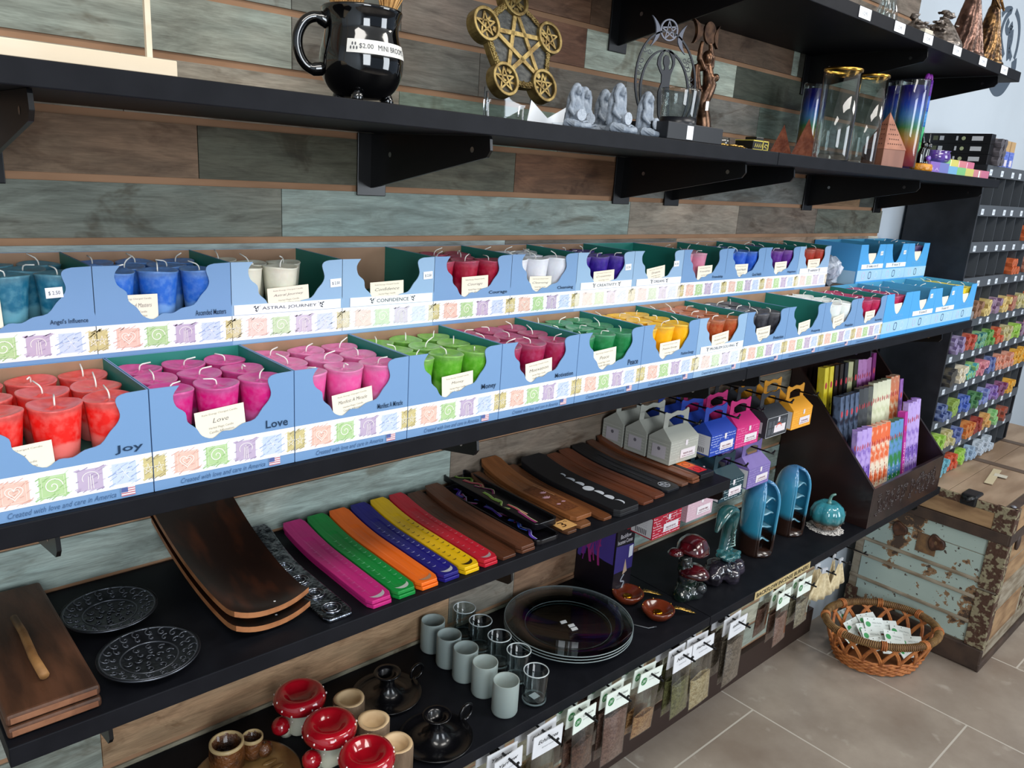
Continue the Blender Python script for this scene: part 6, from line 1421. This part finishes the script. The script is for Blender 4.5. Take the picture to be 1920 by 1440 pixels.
HB = [ (0, 3, 'Yarrow', False, ('8a7a6a', 'a89888'), .4, .066, .10), (1, 3, 'Echinacea', False, ('b89c70', 'd4bc90'), .45, .074, .105), (2, 3, 'Cinchona', True, ('5a3c34', '7a5648'), .7, .06, .10), (3, 4, 'Witch Hazel', True, ('7a5a52', '94746a'), .92, .070, .118),
       (4, 4, 'Red Clover', True, ('a87850', 'cca070'), .48, .068, .11), (5, 4, 'Nettle', False, GRN, .75, .062, .112), (6, 4, 'Shavegrass', False, STR, .62, .074, .125), (7, 4, 'Spikenard', False, ('6e6258', '948678'), .9, .070, .13), (8, 3, 'Willow', True, ('8a6458', 'a07c70'), .8, .066, .10), (9, 2, 'Valerian', True, ('8c8472', 'b0a890'), .8, .062, .09)]
for hi, n, words, green, (h1, h2), fill, bw, bl in HB:
    x, yt = HOOKS[hi]; p = herb_bag(bw*.98, words, green, h1, h2, fill, bw, bl)
    for k in range(n):
        o = p if k == 0 else copy_tree(p)
        o.location = (x, yt+.024+.016*k+.006*(k > 1)*k, ZH-.0035); o.rotation_euler = (RN.uniform(-.02, .05), RN.uniform(-.06, .06), RN.uniform(-.05, .05))
        o['label'] = 'bag of %s, %s card, %s on its hook' % ({'Yarrow': 'grey brown yarrow', 'Echinacea': 'tan chopped echinacea', 'Cinchona': 'dark brown bark', 'Witch Hazel': 'brown herb powder', 'Red Clover': 'orange brown bark chips', 'Nettle': 'olive green leaves', 'Shavegrass': 'straw coloured shavegrass', 'Spikenard': 'grey brown spikenard', 'Willow': 'reddish herb powder', 'Valerian': 'beige grains'}[words], 'green printed' if green else 'white', ['frontmost', 'second', 'third', 'last'][k])
        o['group'] = 'herb bags under the lowest shelf'
for i, (x, y) in enumerate(HOOKS): hook(x, ZH, y, 'black peg hook under the lowest shelf, %s from the left' % NTH[i], 'peg hooks under the lowest shelf', tip=.008)
# muslin bags
MUS = M('cfc09c', .8, c2='b8a680', ns=60, bump=1, bs=120)
for k, (x, yy, rz) in enumerate([(1.870, -.322, -.25), (1.876, -.300, -.1), (1.960, -.322, .0), (1.964, -.302, .2)]):
    t = E('muslin_bag', (x, yy, ZH-.004), 'pleated cream muslin bag fanning out from a hook, %s' % ['nearest the camera on the left hook', 'behind on the left hook', 'front one on the right hook', 'behind on the right hook'][k], 'bag', 'muslin bags under the lowest shelf', rz=rz)
    mb = MB(); mb.grid(lambda u, v: Vector(((u-.5)*(.018+.075*v), -.003*math.sin(u*22)*v, .004-v*.085*(1-.18*(2*u-1)**2))), 30, 6); mb.build('cloth', MUS, t, solid=.0012)
    MB().box(-.010, .010, -.002, .002, -.002, .012).build('tag', M('b8bcc2', .5), t)
# sign on the shelf edge
p0, p1 = at(1415, 1122, 1, -.302), at(1518, 1066, 1, -.302)
t = E('shelf_sign', (p0.x, -.3012, Z1), 'cream strip sign with dark capitals along the lowest shelf edge', 'sign')
wS = p1.x-p0.x
MB().prism([(0, -.022), (wS, -.022), (wS, -.001), (0, -.001)], 0, .0006, 0, F(0, 0, 0)).build('strip', M('c4b080', .55, c2='b09a6a', ns=15), t)
mb = MB(); mb.text('BACKFLOW INCENSE BURNERS', .008, -.017, wS-.016, .011, 0, F(0, 0, 0), .0012, bold=.01); mb.build('lettering', M('2a241c'), t)
# ------------------------------------------------------------------ wicker basket with packets on the floor
BX, BY = 2.592, -.245; RA, RB_ = .188, .142; ROT = -.62; RH = .138
WK = M('c27a42', .5, c2='99562a', ns=40, bump=1, bs=90); WR = M('8c6c40', .6, c2='6a4c2a', ns=50)
t = E('wicker_basket', (BX, BY, .0), 'oval orange brown wicker basket with a wrapped rim, on the tile floor', 'basket', rz=ROT)
def ov(a, z, k=1, ins=0):
    f_ = (.70+.30*(z/RH)**.8)*k; return Vector(((RA*f_-ins)*math.cos(a), (RB_*f_-ins)*math.sin(a), z))
MB().tube([ov(2*PI*i/60, RH) for i in range(60)], .011, 10, closed=True).build('rim_core', M('5a3a20', .7), t)
mb = MB()
for i in range(170):
    a = 2*PI*i/170; c_ = ov(a, RH); rr = .0118; rd = Vector((math.cos(a), math.sin(a)*1.1, 0)).normalized(); tg = Vector((-math.sin(a), math.cos(a), 0))*.004
    mb.tube([c_+rd*(rr*math.cos(q))+Vector((0, 0, rr*math.sin(q)))+tg*(q/PI-.5) for q in [2*PI*j/8 for j in range(8)]], .0019, 4, closed=True)
mb.build('rim_wrapping', WR, t)
for k in range(8):
    a = 2*PI*(k+.5)/8; 
    for d_ in (-.022, 0, .022):
        c_ = ov(a+d_*1.6, RH); rd = Vector((math.cos(a), math.sin(a), 0)); MB().tube([c_+rd*(.0145*math.cos(q))+Vector((0, 0, .0145*math.sin(q))) for q in [2*PI*j/12 for j in range(12)]]+[], .0026, 6, closed=True).build('binding', WK, t)
NA = 16
for k in range(NA):
    a0_ = 2*PI*k/NA
    for off in (0, .035): 
        pts = [ov(a0_+off+(2.1*2*PI/NA)*(i/14), .048+(RH-.052)*math.sin(PI*i/14)**.8) for i in range(15)]
        MB().tube(pts, .0040, 6).build('arch_cane', WK, t)
for r in range(7):
    z = .008+r*.0078; MB().tube([ov(2*PI*i/96, z)+Vector((math.cos(2*PI*i/96), math.sin(2*PI*i/96), 0))*(.0028*math.cos(i*PI/2+(r % 2)*PI)) for i in range(96)], .0040, 6, closed=True).build('woven_cane', WK, t)
mb = MB(); mb.lathe([(.0001, .004), (.68, .004), (.68, .010), (.0001, .010)], 40, sx=RA, sy=RB_); mb.build('bottom', M('7a4a26', .7), t)
def packet():
    t = E('herb_packet', (0, 0, 0), '', 'packet', 'white packets in the basket'); T = CI
    MB().prism([(-.036, -.024), (.036, -.024), (.036, .024), (-.036, .024)], -.0008, .0008).build('card', M('dfe6e2', .5), t)
    mb = MB(); mb.poly(circ(.0095, 16, -.022, .0), .0010, 0); mb.poly(circ(.0018, 8, .004, .018), .0010, 2); mb.poly(circ(.0018, 8, -.02, .018), .0010, 2)
    mb.text('Wild Herbs', -.006, .002, .034, .0055, 1, T, .0010); mb.text('organic tea', -.002, -.007, .024, .003, 1, T, .0010); mb.build('print', [M('3a9a58'), M('6a7a78'), M('22262a')], t)
    return t
pk = packet(); rn = random.Random(12); n_ = 0
PKS = [(1588, 1148, .085, .5), (1602, 1168, .09, .35), (1628, 1156, .105, .1), (1625, 1175, .095, .2), (1640, 1165, .11, -.1), (1636, 1186, .09, .0), (1665, 1170, .10, -.2), (1678, 1190, .105, -.15), (1690, 1180, .095, -.3), (1672, 1208, .09, -.1), (1652, 1200, .085, .1), (1708, 1200, .08, -.5), (1700, 1215, .085, .3), (1600, 1190, .07, .6), (1655, 1190, .060, 1.0)]
for k, (px, py, z, r) in enumerate(PKS):
    g = at(px, py, 2, z); o = pk if k == 0 else copy_tree(pk); n_ += 1
    o.location = (g.x, g.y, z-.012); o.rotation_euler = (.55+.25*rn.random(), rn.uniform(-.2, .2), -.55+r)
    o['label'] = 'white packet with a green dot in the basket, %s' % ['lying furthest left at the back', 'behind the left pair', 'standing at the back with two holes', 'left of the middle', 'standing highest in the middle', 'in the middle at the front', 'right of the middle at the back', 'right of the middle, on top', 'at the right, half covered', 'low at the front', 'low in the middle', 'propped against the right side', 'at the right front', 'furthest left near the rim', 'buried under the others'][k]
# ------------------------------------------------------------------ old painted trunk
TX, TY, TD, TH_, TL = 2.816, -.495, .468, .594, 1.15
t = E('steamer_trunk', (TX, TY, 0), 'old wooden trunk with peeling pale teal paint, dark strips and a plank lid', 'trunk', rz=.012)
def peel_mat():
    m = bpy.data.materials.new('peeling_paint'); m.use_nodes = True; nt = m.node_tree; N = nt.nodes.new; L = nt.links.new; b = nt.nodes['Principled BSDF']; b.inputs['Roughness'].default_value = .6
    tc = N('ShaderNodeTexCoord'); n = N('ShaderNodeTexNoise'); n.inputs['Scale'].default_value = 8; n.inputs['Detail'].default_value = 9; n.inputs['Roughness'].default_value = .62; L(tc.outputs['Object'], n.inputs['Vector'])
    rp = N('ShaderNodeValToRGB'); rp.color_ramp.interpolation = 'CONSTANT'; e = rp.color_ramp.elements; e[0].position = 0; e[0].color = lin('4a3a30'); e[1].position = .395; e[1].color = lin('8a6a4c'); q = e.new(.43); q.color = lin('a9bab3')
    L(n.outputs[0], rp.inputs[0]); n2 = N('ShaderNodeTexNoise'); n2.inputs['Scale'].default_value = 55; n2.inputs['Detail'].default_value = 5; L(tc.outputs['Object'], n2.inputs['Vector'])
    r2 = N('ShaderNodeValToRGB'); r2.color_ramp.interpolation = 'CONSTANT'; r2.color_ramp.elements[0].color = (0, 0, 0, 1); r2.color_ramp.elements[1].position = .66; r2.color_ramp.elements[1].color = (1, 1, 1, 1); L(n2.outputs[0], r2.inputs[0])
    mx = N('ShaderNodeMix'); mx.data_type = 'RGBA'; L(r2.outputs[0], mx.inputs[0]); L(rp.outputs[0], mx.inputs[6]); mx.inputs[7].default_value = lin('4a4038')
    n3 = N('ShaderNodeTexNoise'); n3.inputs['Scale'].default_value = 5; L(tc.outputs['Object'], n3.inputs['Vector']); r3 = N('ShaderNodeValToRGB'); r3.color_ramp.elements[0].color = (.82, .84, .84, 1); r3.color_ramp.elements[1].color = (1.1, 1.1, 1.08, 1); L(n3.outputs[0], r3.inputs[0])
    m3 = N('ShaderNodeMix'); m3.data_type = 'RGBA'; m3.blend_type = 'MULTIPLY'; m3.inputs[0].default_value = 1; L(mx.outputs[2], m3.inputs[6]); L(r3.outputs[0], m3.inputs[7]); L(m3.outputs[2], b.inputs['Base Color'])
    return m
PEEL = peel_mat(); RST = M('4a3226', .6, c2='8a8268', ns=55, lo=.5, hi=.56, c3=None, bump=1.5, bs=120); DKW = M('382c26', .6, c2='4a3a30', ns=14); WDL = M('a48460', .65, c2='7c5e42', ns=7, st=(1, 1, 4), det=8); TOPW = M('a8917a', .6, c2='87705a', ns=6, st=(.5, 2, 1), det=8); GREYW = M('9c9280', .7, c2='786a56', ns=10, st=(1, 1, 4))
MB().box(0, TL, 0, TD, .02, TH_-.002).build('body', GREYW, t)
def sidebit(name, y0, y1, z0, z1, o, m, bev=.003): return MB().box(-o, .002, y0, y1, z0, z1).build(name, m, t, bevel=bev)
def frontbit(name, x0, x1, z0, z1, o, m, bev=.003): return MB().box(x0, x1, -o, .002, z0, z1).build(name, m, t, bevel=bev)
sidebit('base_board', -.01, TD, 0, .085, .012, DKW, .012); frontbit('base_board', -.012, TL, 0, .03, .010, DKW, .004)
for z0, z1 in ((.088, .165), (.260, .318), (.322, .410)): sidebit('painted_panel', .05, TD-.03, z0, z1, .003, PEEL, .001)
sidebit('painted_panel', .05, TD-.03, .168, .256, .004, PEEL, .001); sidebit('painted_panel', .05, TD-.03, .413, .468, .003, PEEL, .001)
for z in (.166, .258, .320): sidebit('slat', .0, TD, z-.006, z+.006, .010, GREYW, .003)
sidebit('dark_strip', -.004, TD, .470, .508, .012, DKW, .002); frontbit('dark_strip', -.01, TL, .470, .508, .010, DKW, .002)
sidebit('lid_edge', .0, TD, .510, .566, .008, WDL, .002); sidebit('lid_rim', -.004, TD, .566, TH_, .010, RST, .002); frontbit('lid_edge', 0, TL, .510, TH_-.004, .008, WDL, .002)
for z0, z1 in ((.508, .596), (.30, .47), (.085, .29)): sidebit('metal_corner', -.008, .052, z0, z1, .0115, RST, .002); frontbit('metal_corner', -.010, .035, z0, z1, .009, RST, .002)
sidebit('metal_corner', TD-.04, TD+.002, .0, .12, .013, RST, .003)
for x0, x1, z0, z1, m in ((.04, .36, .09, .20, WDL), (.04, .36, .21, .30, GREYW), (.04, .6, .31, .38, WDL), (.04, .6, .39, .466, WDL), (.4, .44, .09, .3, RST), (.62, .66, .09, .46, RST)): frontbit('front_board', x0, x1, z0, z1, .003, m, .001)
for k in range(3): mb = MB(); mb.ball((.10+.28*k, -.008, .455), .018, n=7, sc=(1, .4, 1.6)); mb.build('iron_fitting', M('3a2c26', .5), t)
for a, zc_, r in ((.265, .440, .026), (.140, .445, .024)):
    mb = MB(); T = Matrix.Translation((-.0035, TD-a-.0, zc_-.045)) @ Matrix.Rotation(-PI/2, 4, 'Y'); mb.lathe([(.0001, .002), (r*.5, .003), (r*.85, .008), (r, .006), (r*1.12, .001)], 24, mat=T, rf=lambda q, k, z: 1+.12*math.sin(3*q)+.06*math.sin(5*q)); mb.build('rusted_knob_scar', M('5a3a28', .5, c2='3c261c', ns=60), t)
MB().box(-.006, .001, .20, .265, .345, .415).build('bare_wood_patch', M('5c4634', .7, c2='7a5c3c', ns=40), t)
# lid top
xs_ = [0, .20, .24, .62, .66, TL]
for k, (ya, yb_) in enumerate(((0, .03), (.032, .20), (.202, .335), (.337, TD))):
    MB().box(-.006, TL, ya, yb_, TH_-.004, TH_+.002*(k != 0)).build('lid_plank', TOPW if k else DKW, t, bevel=.001)
for x0, x1 in ((.42, .46), (.80, .84)): MB().box(x0, x1, 0, TD, TH_+.0015, TH_+.0045).build('lid_batten', M('5c4c40', .6), t, bevel=.001)
mb = MB(); mb.box(-.016, .055, .11, .16, TH_-.03, TH_+.010); mb.build('iron_clasp', M('15161a', .4), t, bevel=.006); MB().tube([(-.016, .12, TH_+.004), (-.03, .135, TH_-.006), (-.016, .15, TH_-.002)], .009, 8).build('clasp_loop', M('101114', .35), t)
MB().ball((.02, .012, TH_+.003), .009, n=7, sc=(1, 1, .5)).build('rivet', M('8a8c94', .4, metal=.6), t)
g = at(1862, 893, 2, TH_+.007); g2 = at(1880, 898, 2, TH_+.007)
t = E('paper_cross_label', (g.x, g.y, TH_+.0064), 'cream paper strips crossed on the lid of the old trunk', 'label', rz=.15)
MB().box(-.10, .10, -.013, .013, 0, .0006).build('long_strip', M('c4b898', .6), t); MB().box(.01, .045, -.040, .0, .0007, .0013).build('short_strip', M('c8c4b4', .6), t)
# ------------------------------------------------------------------ black incense rack on the right
KX0, KX1, KY = 2.757, 3.66, -.215; KZ = [1.655, 1.535, 1.420, 1.305, 1.170, 1.056, .945, .825, .712, .604]
RK = M('1c1e22', .45, c2='24262b', ns=20); RKF = M('4a4f55', .5)
t = E('incense_rack', (KX0, 0, .604), 'black open fronted rack full of incense packs, standing on the trunk', 'rack')
MB().box(0, .010, KY, -.001, -.0, 1.655-.604).build('side_panel', RK, t, bevel=.0006); MB().box(KX1-KX0-.010, KX1-KX0, KY, -.001, 0, 1.655-.604).build('side_panel', RK, t, bevel=.0006)
MB().box(.0101, KX1-KX0-.0101, -.006, -.001, 0, 1.65-.604).build('back_panel', M('16181c', .5), t)
CW_ = .0945; NC = 9
for k, z in enumerate(KZ):
    zz = z-.604
    mb = MB(); mb.box(.0101, KX1-KX0-.0101, KY+.001, -.0062, zz-.006, zz) if k < 9 else mb.box(.0101, KX1-KX0-.0101, KY+.001, -.0062, -.0, zz+.001)
    mb.build('shelf_board', RK, t)
    if k < 9: MB().box(.0002, KX1-KX0-.0002, KY-.0015, KY+.0006, zz-.034, zz).build('label_rail', RKF, t)
for k in range(9):
    zt, zb = KZ[k]-.604-.0345, KZ[k+1]-.604
    for c in range(1, NC+1):
        x = .012+c*CW_
        if x < KX1-KX0-.02: MB().box(x-.0012, x+.0012, KY+.002, -.0063, zb+.0002, zt+.027).build('divider', M('2a2c31', .4) if False else RKF, t)
# price tickets on the rails
tk = None; LBT = []
for k in range(9):
    for c in range(NC):
        x = KX0+.012+c*CW_+.035+.01*((c*7+k*3) % 3-1); z = KZ[k]-.021
        lab = 'small white price ticket, %s on the %s rail of the incense rack' % (NTH[c], NTH[k])
        if tk is None:
            mb = MB(); mb.poly([(-.012, -.009), (.012, -.009), (.012, .009), (-.012, .009)], 0, 0, F(0, 0, 0)); mb.text('2.50', -.007, -.003, .014, .006, 1, F(0, 0, 0), .0003); tk = mb.build('price_ticket', [M('d4dce4', .5), M('8a90a0')]); tk.location = (x, KY-.0020, z); tag(tk, lab, 'price ticket', 'price tickets on the incense rack')
        else: dup(tk, (x, KY-.0020, z), label=lab)
PKM = {}
def hexpack(c1, c2_):
    if (c1, c2_) in PKM: return PKM[(c1, c2_)]
    r, l = .0149, .208; pr = circ(r, 6, 0, 0, 0); mb = MB(); v = [(a, 0, b) for a, b in pr]+[(a, l, b) for a, b in pr]
    mb.add(v, [list(range(6)), list(range(11, 5, -1))], 1); mb.add(v, [((i+1) % 6, i, 6+i, 6+(i+1) % 6) for i in range(6)], 0)
    mb.add([(a*.55, -.0003, b*.55) for a, b in pr], [list(range(6))], 2)
    o = mb.build('incense_pack', [M(c1, .4, c2=c2_, ns=40, lo=.45, hi=.55), M(c2_, .45, c2=c1, ns=90), M(shade(c2_, .8), .5)]); me = o.data; COL.objects.unlink(o); bpy.data.objects.remove(o); PKM[(c1, c2_)] = me; return me
CN = {'grey': ('6e6e70', '9a9a9c'), 'copper brown': ('7a5a44', 'a88068'), 'pale yellow': ('d8c484', 'c4ac6c'), 'mauve': ('6a4c6c', 'a890a4'), 'gold': ('c8a860', 'd8c48a'), 'brick': ('9a5a48', 'b88470'), 'orange': ('b4532c', 'c86a40'),
      'lilac': ('6a5a84', 'a89cc0'), 'red': ('a8382c', 'c06c58'), 'teal': ('2a6c78', '8cb88a'), 'green': ('3a7a34', '80b060'), 'tomato': ('b8482c', 'c87858'), 'khaki': ('a8a068', 'c8c098'), 'black': ('34353a', '58544a'), 'cream': ('c8bca0', 'e0d8c4'), 'aqua': ('4aa0b0', '9cc880'), 'pink': ('d8949c', 'c47888'), 'slate blue': ('44508c', '7a88b4'), 'salmon': ('c47860', 'd8a08c'), 'amber': ('d09028', 'e0b050'),
      'navy': ('2a3a6c', '7888b0'), 'olive': ('7c9440', '94b060'), 'blue': ('2f4a9c', '6a80c0'), 'forest': ('2c5a3a', '5c8c60'), 'periwinkle': ('5c6cac', '94a0cc'), 'violet': ('6a4c98', '9c84bc'), 'plum': ('6c2c54', '946488'), 'lime': ('86b83c', 'a8cc68'), 'rust': ('b8602c', 'd08a50'), 'maroon': ('7c1c1c', 'a04c44'), 'tan': ('c08c4c', 'd8ac70'), 'mint': ('74b46c', 'a0cc90'), 'brown floral': ('a04a34', '8c5c50'), 'sky': ('5a9cb0', '7cb8c8'), 'coral': ('c0482c', 'cc6a50'), 'ice blue': ('7c90a8', 'a8c4dc'), 'white': ('9ca8b4', 'c8d4e0')}
RROWS = {3: [None, None, None, None, 'orange', None, 'brick', 'slate blue', 'plum'][:9], 2: [None]*5+['orange', None, None, 'salmon'], 4: ['grey', 'copper brown', 'pale yellow', 'mauve', 'gold', 'brick', 'khaki', 'orange', 'gold'],
 5: ['lilac', 'red', 'teal', 'green', 'tomato', 'khaki', 'lime', 'mauve', 'pink'], 6: ['black', 'cream', 'aqua', 'pink', 'slate blue', 'salmon', 'salmon', 'amber', 'amber'],
 7: ['navy', 'olive', 'blue', 'forest', 'periwinkle', 'violet', 'plum', 'amber', None], 8: ['lime', 'khaki', 'slate blue', 'rust', 'maroon', 'tan', 'mint', 'brown floral', None], 9: ['grey', 'sky', 'coral', 'lime', 'ice blue', 'white', 'white', None, None]}
npk = 0
for k, cells in RROWS.items():
    for c, nm in enumerate(cells):
        if not nm: continue
        me = hexpack(*CN[nm])
        for lv in range(2):
            for i in range(3):
                if (k*5+c*3+lv*7+i) % 11 == 0 and lv: continue
                o = bpy.data.objects.new('incense_pack', me); COL.objects.link(o)
                o.location = (KX0+.012+c*CW_+.0168+i*.0301, KY-.012+RN.uniform(-.012, .004), KZ[k]+.0134+(.0012 if k == 9 else 0)+lv*.0264); npk += 1
                tag(o, '%s end-on incense pack in the %s row of the black rack' % (nm, NTH[k]), 'incense pack', '%s incense packs in the %s rack row' % (nm, NTH[k]))
# things on top of the rack
LS = Matrix.Translation((-.0002, 0, 0)) @ Matrix.Rotation(-PI/2, 4, 'Z') @ Matrix.Rotation(PI/2, 4, 'X')
for k in range(3):
    t = E('long_incense_box', (KX0+.003, -.004, KZ[0]+.0003+k*.0305), 'long black incense box with white label patches, %s of three on the rack' % ['bottom', 'middle', 'top'][k], 'box', 'long black incense boxes on the rack')
    MB().box(0, .036, -.205, 0, 0, .030).build('box', M('131317', .35), t, bevel=.0006)
    for a, b, c_ in ((.150, .182, 'c4c6ca'), (.104, .110, 'c4c6ca'), (.055, .068, 'c4c6ca'), (.035, .05, '5c6048')): MB().poly([(a, .009), (b, .009), (b, .022), (a, .022)], .0003, 0, LS).build('label_patch', M(c_), t)
    MB().poly(circ(.006, 14, .126, .0155), .0006, 0, LS).build('label_patch', M('a8b088'), t)
gp = None
for k in range(2):
    for lv in range(3):
        me = hexpack('4a474c', '6a666c'); o = bpy.data.objects.new('incense_pack', me); COL.objects.link(o)
        o.location = (KX0+.058+k*.032, -.226, KZ[0]+.0136+.0268*lv); tag(o, 'dark grey incense pack on top of the rack, beside the long black boxes, %s layer' % ['bottom', 'middle', 'top'][lv], 'incense pack', 'dark grey incense packs on the rack top')
for k in range(4):
    t = E('incense_canister', (KX0+.130+k*.050, -.17, KZ[0]+.0003), 'tan topped blue incense box standing on the rack, %s from the left' % NTH[k], 'box', 'tan and blue boxes on the rack top')
    MB().box(-.021, .021, -.021, .021, 0, .085).build('box', M('b8986c', .5, c2='a4825a', ns=12), t, bevel=.002)
    MB().box(-.0214, .0214, -.0214, .0214, .002, .052).build('blue_sleeve', M('4a60b8', .4, c2='7a8cd0', ns=60, st=(.3, 1, 3)), t)
    MB().box(-.012, .010, -.0222, -.0216, .006, .026).build('price_sticker', M('d4ccd4', .5), t)
